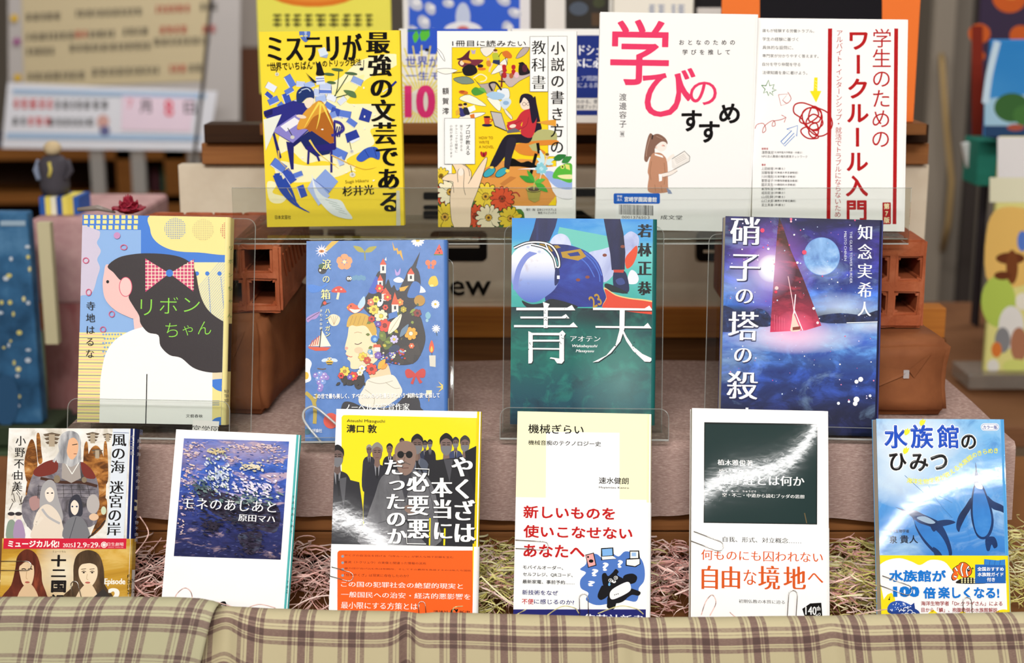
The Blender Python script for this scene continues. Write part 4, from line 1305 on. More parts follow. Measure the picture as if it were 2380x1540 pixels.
# dagger, page, cap, roses
a.line(((940, 552), (1000, 512)), 9, 'dfe7f2', taper=True); a.line(((995, 516), (1030, 482)), 14, '27348c')
a.poly(((510, 270), (555, 255), (580, 300), (525, 320)), 'dce8f4'); a.poly(((525, 320), (580, 300), (570, 328), (540, 322)), '9fb5da')
a.blob(((765, 990), (820, 930), (885, 915), (920, 945), (915, 1000), (860, 985), (800, 1015)), '3b5fc0'); a.line(((820, 935), (850, 985)), 4, '24388a'); a.line(((880, 920), (900, 985)), 4, '24388a')
for x, y in ((740, 1100), (735, 945), (340, 850), (240, 435)):
    a.ell(x, y, 20 if y > 1000 else 13, 17 if y > 1000 else 12, 'e6e3d4'); a.ell(x, y, 8, 8, 'b9b7ac'); a.line(((x - 14, y - 60), (x - 3, y - 12)), 4, '3a3f2e')
# desk
a.poly(((150, 680), (350, 610), (480, 640), (470, 790), (345, 895), (205, 810)), '2e2f86'); a.poly(((205, 808), (365, 700), (480, 770), (345, 890)), '8e86cf')
a.poly(((205, 810), (225, 825), (270, 985), (250, 1000)), '24246e'); a.poly(((300, 880), (350, 890), (350, 1065), (332, 1065)), '24246e'); a.poly(((345, 890), (480, 790), (480, 815), (350, 915)), '1f1f62')
a.poly(((150, 690), (210, 665), (210, 700), (160, 720)), '1f1f62')
a.poly(((262, 780), (355, 720), (400, 750), (300, 815)), 'f2f1f6'); a.line(((310, 790), (345, 850)), 5, '2a3324'); a.ell(342, 852, 14, 12, 'd7d4c8')
# person from behind with yellow cape
a.blob(((372, 800), (400, 720), (470, 640), (530, 610), (580, 680), (625, 800), (600, 910), (500, 880), (440, 800)), 'b56a24')
a.blob(((372, 790), (410, 700), (470, 640), (525, 612), (575, 670), (540, 690), (480, 720), (430, 790)), 'e0a03a')
for p in (((520, 620), (470, 700), (420, 790)), ((530, 620), (520, 720), (500, 800)), ((540, 630), (580, 720), (615, 800))):
    a.line(p, 16, 'f6dc5a', True, taper=True)
a.blob(((368, 600), (372, 550), (410, 518), (460, 524), (485, 560), (480, 605), (440, 590), (400, 625), (375, 620)), '22366e')
a.line(((400, 540), (440, 530), (462, 548)), 6, 'cfe0f2', True); a.line(((385, 560), (400, 548)), 5, 'cfe0f2')
a.blob(((420, 620), (450, 590), (485, 600), (470, 640), (440, 660)), 'f6e6cf'); a.ell(400, 715, 34, 12, 'f3dfc6', 10)
# chair and legs
a.poly(((385, 860), (470, 810), (600, 900), (590, 960), (500, 980), (430, 930)), '1f2a66')
a.poly(((430, 915), (620, 890), (625, 935), (450, 950)), '2a2478')
for x0, y0, x1, y1 in ((450, 940, 445, 1030), (600, 930, 600, 1085), (620, 750, 625, 930), (500, 960, 520, 1010)):
    a.line(((x0, y0), (x1, y1)), 14, '2a2478')
a.line(((615, 745), (660, 760), (680, 800), (640, 830), (600, 840)), 18, '3a3490', True)
for x in (640, 655, 668): a.line(((x, 780), (x - 16, 850)), 8, '2a2478')
# ribbons of quills and feathers
a.line(((455, 870), (520, 960), (650, 1060)), 13, 'f2d65e', True, taper=True); a.line(((250, 940), (260, 1010), (330, 1080)), 11, 'e8c24a', True, taper=True); a.line(((600, 970), (800, 1060), (900, 1050)), 8, 'e3b23e', True, taper=True)
for p in (((230, 1100), (270, 1200), (350, 1290), (455, 1350)), ((250, 1110), (310, 1220), (390, 1310)), ((280, 1130), (330, 1200), (370, 1290)), ((240, 1090), (250, 1150), (275, 1200))):
    a.line(p, 40, '2d4ba8', True, taper=True)
a.poly(((440, 1190), (560, 1062), (645, 1145), (515, 1305)), '8ea9e4'); a.poly(((440, 1190), (480, 1120), (590, 1240), (515, 1305)), 'b9caf2'); a.line(((480, 1130), (590, 1215)), 4, '4a62b0')
a.blob(((470, 1095), (500, 1190), (560, 1250), (660, 1270), (700, 1330), (738, 1393), (620, 1370), (540, 1300), (490, 1220)), 'eef4f2', 4)
for i in range(5): a.line(((560 + i * 22, 1265 + i * 20), (640 + i * 16, 1290 + i * 18)), 3, 'a9bcb6')
a.poly(((150, 735), (270, 700), (230, 790), (165, 940)), 'eef2e4')
for x, y in ((750, 640), (820, 795), (800, 660), (820, 715), (410, 988), (885, 705), (700, 1085), (540, 800), (290, 940), (960, 700), (815, 525), (880, 1138)):
    a.ell(x, y, 8, 5, 'fbf7ea', x)
a.ell(800, 400, 14, 10, '1d2436'); a.line(((812, 400), (815, 340)), 4, '1d2436')
a.group('title_lettering')
a.text('ミステリが', 172, 172, 806, 342, INK, 'mx')
a.column('最強の文芸である', 903, 148, 1352, 158, INK, 'mx', dx=92)
a.text('“世界でいちばん”', 174, 352, 492, 408, INK, 'b', tilt=-2.2); a.text('のトリック技法', 540, 336, 798, 382, INK, 'b', tilt=-2.5)
a.text('Sugii Hikaru', 692, 1132, 846, 1158, '8a7320', 'm', tilt=-4, shear=0); a.text('杉井光', 672, 1172, 882, 1236, INK, 'mb', tilt=-4)
a.text('日本文芸社', 226, 1368, 332, 1394, INK, 'g')
a.flush()
# spine
def spine_art(a, name):
    """printing that runs round on to the spine: narrow upright face just behind the cover's right edge"""
    a.group(name)
a.group('spine_label'); a.rect(1030, 1205, 1060, 1442, 'd8d2b8'); a.flush()

# ---- novel-writing paperback
a = BOOKS['novel'].frame(920, 20, .3506)
a.group('cover_illustration')
Y = 'fcd820'
a.rect(371, 256, 1064, 1306, INK); a.rect(373, 258, 1062, 1304, Y)
a.poly(((1140, 150), (1180, 150), (1180, 1440), (1140, 1440)), 'fbfaf5')
a.rect(1009, 182, 1137, 980, INK); a.rect(1011, 184, 1135, 978, 'fdfcf8')
# floor with rug and desk shadow
a.blob(((560, 1080), (700, 1010), (900, 1000), (1062, 1060), (1062, 1240), (1020, 1303), (560, 1303), (470, 1303), (480, 1180)), 'e39a4a', 3)
a.poly(((1062, 1240), (1062, 1303), (1010, 1303)), Y)
for p in (((760, 1110), (690, 1160), (710, 1180), (800, 1120)), ((650, 1080), (620, 1120), (660, 1120))): a.poly(p, 'c9803e')
# flying pages
def page(pts, c='f4efe2'):
    a.poly(pts, c, True, 3); a.line(pts, 2.5, INK, True, True, k=3)
for pts, c in ((((265, 405), (340, 395), (410, 410), (330, 435)), 'faf7ec'), (((270, 262), (310, 300), (326, 350), (300, 320)), 'fdfdfa'), (((520, 465), (560, 500), (660, 490), (640, 560), (600, 560)), 'b9a9a0'), (((380, 465), (470, 450), (520, 490), (440, 500)), '7f8f80'), (((420, 600), (490, 570), (600, 640), (540, 640)), 'fbf6dc'), (((605, 588), (690, 610), (690, 680), (640, 640)), 'fbf6e6'), (((560, 262), (660, 258), (600, 320)), 'efe9da'), (((795, 330), (840, 262), (885, 262), (850, 310)), 'b9a9a4'), (((680, 410), (740, 430), (830, 440), (920, 425), (820, 480), (750, 520)), 'c9b6b0'), (((630, 435), (700, 350), (740, 330), (720, 400)), 'f6f1e6'), (((720, 660), (770, 715), (765, 735), (725, 690)), 'efe7d2'), (((670, 540), (745, 530), (750, 600), (690, 600)), 'e8eef2'), (((410, 750), (440, 705), (520, 690), (595, 690), (540, 720)), 'fbf7ea')):
    page(pts, c)
# witch
a.blob(((402, 335), (440, 320), (490, 275), (485, 325), (515, 345), (450, 345)), '5a2434'); a.blob(((420, 345), (470, 340), (580, 340), (520, 385), (450, 390), (415, 370)), '7a3040')
a.blob(((440, 400), (480, 370), (525, 380), (540, 420), (500, 445), (455, 440)), '1f1a22'); a.ell(438, 360, 14, 16, 'f6dcb8'); a.line(((378, 428), (440, 420)), 5, '5a3a1c'); a.ell(470, 352, 30, 10, 'e6a33a', 10)
a.ell(560, 380, 20, 12, '1f1a22'); a.ell(570, 400, 28, 10, 'e07d2c')
# runners
a.ell(660, 285, 14, 14, 'f3cda4'); a.ell(660, 276, 14, 8, '6a3a1c'); a.blob(((640, 300), (675, 295), (690, 340), (650, 345)), 'b9c23e'); a.poly(((645, 340), (690, 340), (690, 375), (640, 360)), '2a355c'); a.line(((640, 360), (622, 400), (620, 420)), 12, 'f3cda4'); a.line(((690, 370), (730, 380)), 10, 'f3cda4')
a.ell(612, 335, 10, 10, 'e9b98c'); a.blob(((600, 350), (625, 345), (630, 380), (605, 380)), 'd98a3a'); a.line(((680, 320), (710, 290), (740, 370)), 4, INK, True)
a.blob(((705, 290), (740, 280), (770, 310), (760, 330), (720, 320)), 'd9752c'); a.poly(((497, 270), (515, 280), (530, 268), (525, 300), (505, 300)), 'b9a9c8')
# villain group
for i in range(12): a.ell(740 + 40 * math.cos(i * 2.1), 415 + 34 * math.sin(i * 1.7), 14, 12, 'b8272e')
a.blob(((815, 380), (830, 355), (850, 360), (880, 400), (885, 430), (820, 440)), '241c22'); a.ell(830, 362, 18, 6, '1a1418'); a.ell(765, 445, 14, 18, 'b5603a'); a.ell(800, 440, 16, 20, 'e8c0c8'); a.ell(855, 395, 18, 26, '5a2434')
# dragon, sea, sword, pen
a.blob(((500, 545), (530, 520), (570, 540), (595, 550), (560, 570), (520, 575)), '4f9a3a'); a.blob(((545, 530), (580, 525), (600, 560)), '6bb44a'); a.ell(448, 555, 32, 13, 'd9752c', 8); a.ell(440, 550, 16, 8, 'b5502a')
a.line(((705, 430), (700, 520)), 12, '8a3a2c'); a.line(((680, 480), (725, 485)), 8, '3a2a2a'); a.line(((640, 545), (620, 500), (660, 490), (700, 540)), 12, '2a2430', True)
a.blob(((600, 570), (650, 550), (720, 570), (700, 600), (640, 600)), 'aacbe6'); a.blob(((690, 620), (740, 590), (765, 620), (730, 665), (705, 655)), 'cfe0ec'); a.ell(730, 625, 20, 14, '8fb4d8')
a.line(((515, 460), (560, 435), (600, 455), (590, 478), (560, 485)), 8, 'f6efc6', True)
# schoolchildren on a page
a.ell(428, 645, 14, 14, 'f3cda4'); a.ell(428, 638, 15, 9, '6a3a28'); a.ell(460, 640, 12, 13, 'f3cda4'); a.ell(460, 633, 13, 9, '1f1a22'); a.blob(((415, 665), (440, 660), (470, 700), (430, 715)), '3a3a7a'); a.blob(((448, 658), (480, 660), (490, 700), (455, 700)), '2a2a36'); a.poly(((475, 655), (520, 640), (530, 670), (490, 690)), 'fbfaf6'); a.poly(((395, 680), (420, 660), (425, 695), (400, 710)), 'e6b23a'); a.poly(((490, 705), (520, 695), (525, 735), (500, 735)), 'e07d2c')
# cup
a.ell(605, 772, 34, 10, '232046'); a.poly(((582, 712), (625, 722), (620, 765), (590, 765)), 'd9502c'); a.ell(604, 718, 22, 7, '3a1a1a'); a.line(((622, 730), (640, 738), (622, 755)), 6, 'd9502c', True)
# woman with laptop
a.blob(((880, 680), (920, 580), (935, 640), (960, 760), (965, 800), (930, 835), (905, 780)), '211c30')
a.poly(((1000, 740), (1062, 735), (1062, 780), (930, 755)), 'e8a23c')
a.blob(((925, 820), (980, 800), (1062, 820), (1062, 900), (1030, 905), (900, 890)), 'b9b878'); a.blob(((890, 880), (1062, 870), (1062, 900), (905, 905)), 'e08a34', 3); a.blob(((780, 910), (860, 890), (960, 930), (990, 960), (900, 975), (820, 960)), 'e08a34'); a.poly(((880, 905), (930, 890), (950, 950), (905, 940)), 'b9b878')
for p in (((940, 890), (950, 960)), ((930, 960), (880, 1150))): a.line(p, 20, INK)
a.blob(((745, 1040), (770, 990), (830, 1020), (880, 1010), (930, 1040), (980, 1060), (900, 1055), (820, 1045)), INK, 3)
a.blob(((720, 850), (790, 832), (900, 840), (880, 890), (800, 890), (760, 930), (700, 1010), (660, 1050), (622, 1048), (660, 960)), '221e2c', 4)
a.blob(((745, 860), (800, 870), (770, 980), (750, 1065), (720, 1060), (725, 960)), '2a2634', 3)
for x, y in ((620, 1085), (700, 1085)):
    a.ell(x, y, 48, 25, INK, -35); a.ell(x, y, 44, 22, '3fa9b8', -35)
a.ell(636, 1052, 14, 8, 'f3d24c'); a.ell(740, 1075, 14, 12, 'f3d24c')
a.blob(((830, 690), (870, 668), (910, 672), (935, 720), (905, 850), (830, 830), (840, 750), (810, 800), (760, 815), (735, 770), (790, 745)), 'c7323c')
a.poly(((735, 755), (800, 735), (840, 790), (800, 820)), 'c7323c'); a.line(((770, 770), (835, 740)), 3, '8a1f2c'); a.line(((780, 812), (860, 780), (880, 720)), 3, '8a1f2c', True)
a.blob(((822, 620), (835, 580), (880, 570), (905, 600), (900, 650), (860, 670), (835, 660)), 'f8e0cc'); a.blob(((818, 625), (830, 575), (870, 563), (910, 585), (920, 650), (935, 720), (905, 760), (890, 680), (880, 620), (850, 590), (832, 620)), '211c30'); a.outline(((838, 632), (850, 620), (862, 632), (850, 645)), 2.5, '4a3a4a'); a.outline(((866, 632), (876, 622), (886, 632), (876, 642)), 2.5, '4a3a4a')
a.poly(((625, 678), (700, 690), (738, 815), (655, 780)), INK); a.poly(((630, 683), (698, 694), (733, 808), (658, 774)), 'c3bdbb'); a.poly(((735, 808), (790, 790), (830, 815), (740, 825)), '6d6a72'); a.ell(775, 778, 22, 12, 'f8e0cc', -10)
# butterfly, plant pot, frog, fairy, petal
for s_ in (-1, 1): a.ell(582 + s_ * 10, 965, 10, 20, 'b8272e', s_ * 25)
a.line(((582, 950), (585, 985)), 5, INK)
a.poly(((865, 1190), (965, 1190), (950, 1270), (920, 1285), (880, 1265)), 'a9a04a'); a.ell(915, 1195, 52, 24, INK); a.ell(915, 1193, 50, 22, 'bfb65a'); a.ell(915, 1196, 40, 16, '5a4a36'); a.line(((915, 1200), (920, 1140), (930, 1110)), 8, 'b9c26a', True)
a.leaf(920, 1150, 820, 1108, 40, '3f9a3a'); a.leaf(922, 1150, 1008, 1215, 40, '4aa83c'); a.leaf(920, 1150, 990, 1130, 30, '63bb4a'); a.leaf(920, 1150, 870, 1070, 26, '4aa83c')
a.line(((765, 1225), (800, 1218), (822, 1245)), 9, 'b5402c', True)
a.blob(((805, 1065), (930, 1070), (1010, 1130), (1062, 1240), (1180, 1250), (1180, 1060), (1000, 1050)), 'f4f2f4', 3)
a.blob(((985, 1090), (1040, 1080), (1100, 1140), (1166, 1130), (1166, 1195), (1060, 1180)), '9cb4e6')
a.blob(((1050, 1080), (1090, 1040), (1166, 1030), (1166, 1150), (1080, 1130), (1040, 1120)), '5dba3e'); a.blob(((1075, 1105), (1166, 1100), (1166, 1128), (1100, 1125)), 'f2ecae'); a.ell(1105, 1048, 14, 14, 'd9e06a'); a.ell(1105, 1048, 5, 7, INK); a.poly(((1120, 1030), (1150, 1035), (1155, 1070), (1128, 1060)), 'e6e27a')
a.leaf(1040, 1000, 1130, 970, 40, '2f7a3a'); a.leaf(1100, 1020, 1166, 980, 40, '3a8a40')
for an, L in ((-110, 90), (-150, 60), (-20, 70), (10, 60), (170, 50)):
    a.leaf(985, 1020, 985 + L * math.cos(math.radians(an)), 1020 + L * math.sin(math.radians(an)), 26, 'cdeaf0')
a.flower(965, 1060, 42, 8, '8fd0dc', 'bfe6ec', inner=.3); a.ell(1003, 975, 13, 14, 'e9c9a4'); a.ell(1003, 966, 13, 9, '7a5a2a'); a.line(((1000, 990), (985, 1040)), 10, 'f3dcc4'); a.line(((965, 1090), (955, 1130)), 6, 'f3dcc4')
# flowers
G = '4c7a34'
a.blob(((272, 1150), (350, 1100), (380, 1200), (520, 1280), (700, 1260), (800, 1330), (850, 1360), (790, 1448), (283, 1448)), G)
for x, y, r, c, c2 in ((300, 1110, 60, 'f0d040', '8a6a1c'), (290, 1230, 70, 'e0552c', '8a2a14'), (360, 1215, 90, 'f7ecc8', 'd9a83a'), (325, 1380, 95, 'f0cf3a', 'd9a83a'), (595, 1245, 92, 'f2d23e', 'e0b030'), (705, 1260, 82, 'e0552c', 'a53a1c'), (530, 1375, 80, 'e0552c', 'a53a1c'), (615, 1385, 88, 'f6e6c0', 'd9a83a'), (760, 1390, 80, 'f0cf3a', 'd9a83a')):
    a.flower(x, y, r, 13, c, c2, INK, .24, rot=x)
    a.ell(x, y, r * .1, r * .1, '5a3a14')
a.leaf(800, 1330, 850, 1360, 30, '5a8a3a')
# hand
hand = ((385, 1448), (360, 1300), (365, 1200), (380, 1150), (330, 1140), (305, 1128), (345, 1095), (400, 1090), (380, 1040), (370, 1022), (440, 1024), (495, 1070), (500, 1120), (480, 1160), (540, 1060), (590, 990), (606, 998), (580, 1090), (545, 1200), (500, 1320), (490, 1448))
a.poly(hand, 'f9dfc0', True, 3); a.line(hand, 3, INK, True, True, k=3)
for p in (((412, 1150), (410, 1080), (430, 1058), (452, 1080), (450, 1180), (462, 1235)), ((330, 1140), (375, 1160), (385, 1220)), ((440, 1030), (480, 1060), (490, 1110))): a.line(p, 3, INK, True)
a.ell(432, 1082, 18, 26, 'fdeedd')
a.rect(322, 726, 526, 1031, INK); a.rect(324, 728, 524, 1029, 'fdfcf8')
a.group('title_lettering')
a.rect(888, 184, 1009, 551, INK); a.rect(890, 186, 1007, 549, 'fdfcf8')
a.text('1冊目に読みたい', 374, 210, 862, 250, INK, 'g')
a.row('1', 0, 1, -500, 1, INK)
a.column('教科書', 947, 200, 545, 100, INK, 'm'); a.column('小説の書き方の', 1074, 206, 970, 96, INK, 'm', dx=-6)
a.column('額賀澪', 330, 512, 712, 46, INK, 'g')
a.column('プロが教える', 478, 766, 972, 32, INK, 'b'); a.column('誰でも習得できる', 434, 768, 946, 20, INK, 'g'); a.column('テクニックで簡単に', 401, 768, 956, 20, INK, 'g'); a.column('小説が書き上がります', 367, 768, 990, 20, INK, 'g')
o_ = 'a8751a'
a.text('HOW TO', 551, 846, 644, 864, o_); a.text('WRITE', 551, 876, 618, 894, o_); a.text('A NOVEL', 551, 906, 650, 924, o_)
a.text('発行（株）日本ビジネスプレス', 864, 1322, 1064, 1340, INK); a.text('発売 ワニブックス', 942, 1344, 1064, 1360, INK)
a.flush()

# ---- pink title paperback
a = BOOKS['manabi'].frame(1340, 0, .3636)
a.group('cover_illustration')
br, sw = '8a6656', 'c48e70'
a.blob(((470, 852), (450, 900), (432, 1010), (450, 1035), (470, 1000), (495, 1020), (500, 960), (490, 900), (492, 870)), br)
a.blob(((485, 870), (520, 855), (565, 880), (582, 915), (560, 930), (545, 905), (510, 930), (500, 950), (485, 920)), br)
a.line(((488, 862), (482, 890)), 8, '3a3030')
a.blob(((545, 905), (575, 915), (572, 950), (545, 968), (520, 960), (510, 935)), 'fbeee4'); a.ell(553, 930, 9, 6, 'f0b8a8'); a.line(((555, 928), (565, 934)), 3, '5a4036'); a.ell(510, 942, 6, 10, 'f3d9c8')
a.line(((470, 880), (450, 950), (446, 1000)), 5, 'b08e7c', True); a.line(((510, 870), (550, 888)), 4, 'b08e7c')
a.blob(((478, 990), (520, 975), (555, 990), (580, 1040), (585, 1190), (590, 1225), (500, 1235), (455, 1215), (462, 1130), (455, 1090)), sw)
a.poly(((500, 980), (550, 995), (555, 1008), (500, 992)), 'fdfbf8')
for p in (((480, 1030), (470, 1100), (476, 1150)), ((560, 1040), (566, 1120), (560, 1180)), ((500, 1180), (505, 1225)), ((540, 1185), (548, 1228))): a.line(p, 4, 'a5765a', True)
a.poly(((525, 1112), (548, 1112), (546, 1155), (528, 1160)), 'fdfbf8'); a.line(((548, 1120), (600, 1105), (640, 1082)), 22, 'fbeee4', True); a.line(((548, 1108), (600, 1095), (640, 1072)), 2.5, '8a7a70', True); a.line(((550, 1134), (604, 1118), (645, 1092)), 2.5, '8a7a70', True)
a.line(((580, 1030), (600, 1005), (625, 990)), 18, 'fbeee4', True)
a.poly(((608, 1015), (690, 965), (724, 1000), (722, 1030), (625, 1082), (610, 1070)), 'efe9e2'); a.poly(((612, 1018), (690, 970), (720, 1004), (630, 1060)), 'f7f1ea'); a.line(((610, 1015), (690, 965), (724, 1000), (722, 1030), (620, 1085)), 3.5, '4a4644'); 
for i in range(4): a.line(((626 + i * 4, 1018 + i * 9), (690 + i * 5, 984 + i * 8)), 2, 'a89a90')
a.poly(((575, 1200), (600, 1215), (612, 1238), (585, 1238)), '8f9ab8')
a.group('title_lettering')
pk = 'ea3c68'
a.text('学', 222, 122, 586, 548, pk, (.008, .008)); a.text('び', 424, 430, 752, 750, pk, (.006, .012)); a.text('の', 726, 520, 894, 672, pk, (.004, .008))
a.text('す', 671, 702, 798, 842, INK, 'h'); a.text('す', 783, 772, 912, 914, INK, 'h'); a.text('め', 914, 660, 1042, 790, INK, 'h')
a.row('おとなのための', 644, 1024, 271, 36, '3a3634', 'b'); a.row('学びを推して', 666, 994, 333, 36, '3a3634', 'b')
a.column('渡邊容子', 296, 592, 820, 50, '2a2626', 'g'); a.column('［著］', 292, 822, 890, 30, '2a2626', 'g')
a.text('成文堂', 537, 1374, 676, 1404, INK, 'm')
a.group('library_label'); a.rrect(237, 1235, 533, 1302, 10, '1c62c8')
a.rect(250, 1302, 520, 1400, 'fdfcfa')
a.group('library_lettering')
a.text('学校', 258, 1246, 292, 1262, 'ffffff', 'b'); a.text('法人', 258, 1266, 292, 1284, 'ffffff', 'b'); a.text('宮崎学園図書館', 306, 1256, 512, 1292, 'ffffff', 'h')
r = random.Random(4); x = 271
while x < 492:
    w = r.choice((2, 2, 3, 5)); a.rect(x, 1306 + (x - 271) * .03, min(x + w, 493), 1370 + (x - 271) * .03, '26221f'); x += w + r.choice((2, 2, 3, 4))
a.text('000137650', 290, 1378, 446, 1398, '4a4644'); a.text('3', 454, 1380, 466, 1398, '4a4644')
a.flush()

# ---- work rules paperback
a = BOOKS['work'].frame(1720, 0, .3636)
a.group('cover_illustration')
R = 'b3161a'
a.poly(((562, 182), (589, 182), (578, 1400), (553, 1400)), R); a.poly(((986, 182), (1011, 182), (999, 1432), (975, 1432)), R)
a.line(catmull([(137, 545), (165, 548), (182, 512), (190, 548), (218, 540), (208, 568), (232, 575), (205, 585), (212, 610), (190, 590), (182, 612), (172, 585), (150, 595), (160, 570)], True, 1), 6, '1f7a34', closed=True)
a.line(((305, 588), (326, 630), (300, 660), (272, 640)), 4, R, True); a.line(((245, 605), (305, 600), (272, 640), (300, 662), (262, 675), (245, 605)), 3, R)
a.poly(((474, 495), (496, 495), (494, 580), (520, 582), (486, 655), (446, 582), (470, 580)), 'f7e11c')
for i in range(3): a.line(((480, 515 + i * 20), (490, 525 + i * 20)), 3, 'fbf3a0')
for pts in (((345, 720), (350, 670), (400, 657), (470, 680), (560, 720), (590, 790), (560, 850), (500, 870), (440, 830), (395, 760)), ((400, 720), (440, 690), (500, 700), (525, 750), (500, 830), (440, 820), (405, 780)), ((450, 700), (480, 680), (520, 720), (500, 780), (440, 770)), ((390, 830), (430, 812), (480, 850), (500, 880), (440, 885), (400, 860)), ((430, 760), (470, 730), (520, 760), (525, 800), (470, 830), (425, 800)), ((450, 800), (490, 790), (500, 850), (470, 880), (440, 850)), ((380, 770), (420, 700), (480, 690), (500, 740), (430, 790))):
    a.line(pts, 9, R, True, True)
a.line(((96, 822), (110, 795), (150, 790), (165, 830), (145, 848), (150, 815), (180, 785), (215, 770), (225, 800), (205, 805), (215, 775), (260, 765), (290, 752)), 4, R, True); a.line(((265, 735), (294, 750), (282, 782)), 4, R)
bl = '2a78c8'
a.line(((260, 905), (330, 835), (298, 825), (368, 802), (362, 870), (345, 850), (280, 920)), 5, bl, closed=True); a.line(((262, 905), (285, 934), (350, 868)), 4, bl)
a.group('title_lettering')
a.column('学生のための', 908, 180, 950, 130, R, 'g', dx=-10); a.column('ワークルール入門', 758, 178, 1420, 146, R, 'h', dx=-14, squash=142)
a.column('アルバイト・インターンシップ・就活でトラブルにならないため', 636, 190, 1390, 44, R, 'g', dx=-12)
for i, t_ in enumerate(('誰もが経験する労働トラブル。', '学生の経験に基づく', '具体的な設問に、', '専門家が分かりやすく答えます。', '自分を守り仲間を守る', '法律知識を身に着けよう。')):
    w_ = (474, 372, 340, 502, 386, 430)[i]
    a.text(t_, 143, 184 + i * 53.6, w_, 210 + i * 53.6, '2c2826', 'g')
a.text('編著者', 138, 943, 180, 957, R, 'b'); a.text('淺野高宏', 138, 964, 214, 984, INK, 'g'); a.text('（北海学園大学教授・弁護士）', 216, 966, 398, 982, INK); a.text('NPO法人職場の権利教育ネットワーク', 138, 990, 430, 1010, INK)
a.text('著者', 138, 1046, 164, 1060, R, 'b')
for i, (n_, q) in enumerate((('上田絵理', '（弁護士）'), ('加藤智章', '（北海道大学名誉教授）'), ('川村雅則', '（北海学園大学教授）'), ('菅野淑子', '（労働保険審査会委員）'), ('國武英生', '（小樽商科大学教授）'), ('倉茂和宣', '（弁護士）'), ('迫田宏治', '（弁護士）'), ('山田貝', '（弁護士）'), ('山口太郎', '（慶應大学専任講師）'), ('足立英幸', '（弁護士）'))):
    a.text(n_, 137, 1067 + i * 25.8, 212, 1087 + i * 25.8, INK); a.text(q, 216, 1069 + i * 25.8, 216 + 14 * len(q), 1085 + i * 25.8, INK)
a.rrect(910, 1293, 964, 1432, 5, R); a.column('第7版', 937, 1296, 1428, 38, 'fdf0c0', 'h')
a.flush()

# ---- books half hidden behind
a = BOOKS['ten'].frame(900, 260 - 200, 1); a.frame(0, 0, 1)
a.group('cover_illustration')
a.rect(947, 60, 1180, 126, '2f56c6')
for x, y, an in ((962, 86, 70), (978, 82, 95), (990, 82, 60)): a.leaf(x + 6, y - 14, x + 4 * math.cos(an), y + 14, 14, '56b83a')
a.line(((947, 72), (1000, 70)), 3, '2f7a2c')
a.ell(985, 122, 10, 5, 'dfe3ea'); a.ell(992, 116, 5, 4, '16161a')
a.rect(930, 126, 1180, 186, 'e6e3dc'); a.line(((934, 153), (1180, 153)), 3, 'e6cf2a')
a.rect(926, 190, 1180, 288, 'd9d6c8')
for i in range(40):
    t_ = i / 40 * 6.283
    a.line(((980 + 30 * math.cos(t_), 235 + 30 * math.sin(t_)), (980 + 130 * math.cos(t_), 235 + 130 * math.sin(t_))), 3, 'e0cf3a')
a.group('title_lettering')
a.text('世界がもし', 943, 130, 1072, 158, '1f3fae', 'b'); a.text('一生モノの', 943, 166, 1080, 186, '1f3fae', 'b'); a.text('10', 940, 198, 1012, 274, 'cf2f6e', (.02, .07)); a.text('10', 948, 206, 1006, 268, 'f0d8dc', 'l')
a.flush()
a = BOOKS['navy'].frame(0, 0, 1)
a.group('cover_illustration'); a.rect(1195, 82, 1415, 285, '1d2f7c'); a.rect(1195, 228, 1415, 256, 'e3dfd8'); a.rect(1195, 268, 1415, 290, 'e3dfd8'); a.group('title_lettering')
a.text('ライドシェア', 1300, 105, 1424, 128, 'ffffff', 'mb'); a.text('日本に必要', 1305, 134, 1428, 158, 'ffffff', 'mb'); a.text('シェア問題や', 1324, 176, 1402, 188, 'cfd3e6', 'm'); a.text('験者による真実', 1318, 192, 1404, 204, 'cfd3e6', 'm'); a.text('わかる、使える', 1340, 231, 1408, 241, '2a2a3a', 'b'); a.text('岩波ブックレット', 1340, 243, 1410, 253, '2a2a3a', 'b')
a.flush()
# ---- ribbon hardcover
a = BOOKS['ribbon'].frame(0, 430, .3832)
a.group('cover_illustration')
BL, CR = '3d7bd6', 'f5e493'
a.rect(440, 150, 860, 895, '8db4e6'); a.rect(855, 150, 1440, 470, BL)
a.rect(440, 170, 860, 272, BL)
for i in range(9):
    for j, y in enumerate((186, 216, 252)):
        if j == 2: a.rect(512 + i * 38 - 6, y - 8, 512 + i * 38 + 18, y + 16, CR)
        else: a.rect(512 + i * 38 - 3, y - 4, 512 + i * 38 + 21, y + 18, CR)
a.blob(((440, 272), (590, 272), (605, 310), (588, 350), (612, 400), (590, 450), (606, 500), (590, 560), (560, 650), (500, 668), (440, 660)), 'cfc6da')
a.blob(((945, 170), (1440, 165), (1440, 405), (1200, 408), (1050, 395), (950, 345), (912, 270)), CR, 6)
def gridded(cx, cy, r, c):
    a.ell(cx, cy, r, r, c, n=32)
    k = -r + 8
    while k < r:
        h = math.sqrt(max(0, r * r - k * k))
        a.line(((cx - h, cy + k), (cx + h, cy + k)), 5, CR); a.line(((cx + k, cy - h), (cx + k, cy + h)), 5, CR); k += 11
gridded(1063, 264, 66, '5a86c4'); gridded(1232, 270, 65, 'cdbb84'); gridded(1395, 275, 58, 'c0484e')
a.rect(1165, 468, 1440, 860, 'efe6ae')
for i in range(34):
    x = 1000 + i * 15
    a.line(((x, 862), (x + 330, 468)), 2.5, '9fb2c6')
for x in (1195, 1258, 1332): a.ell(x, 536, 13, 13, BL)
for k in range(24):
    a.ell(1266 + k * .6, 560 + k * 11, 3, 3, BL); a.ell(1340 + k * 1.1, 560 + k * 11, 3, 3, BL)
a.rect(440, 893, 860, 1460, CR)
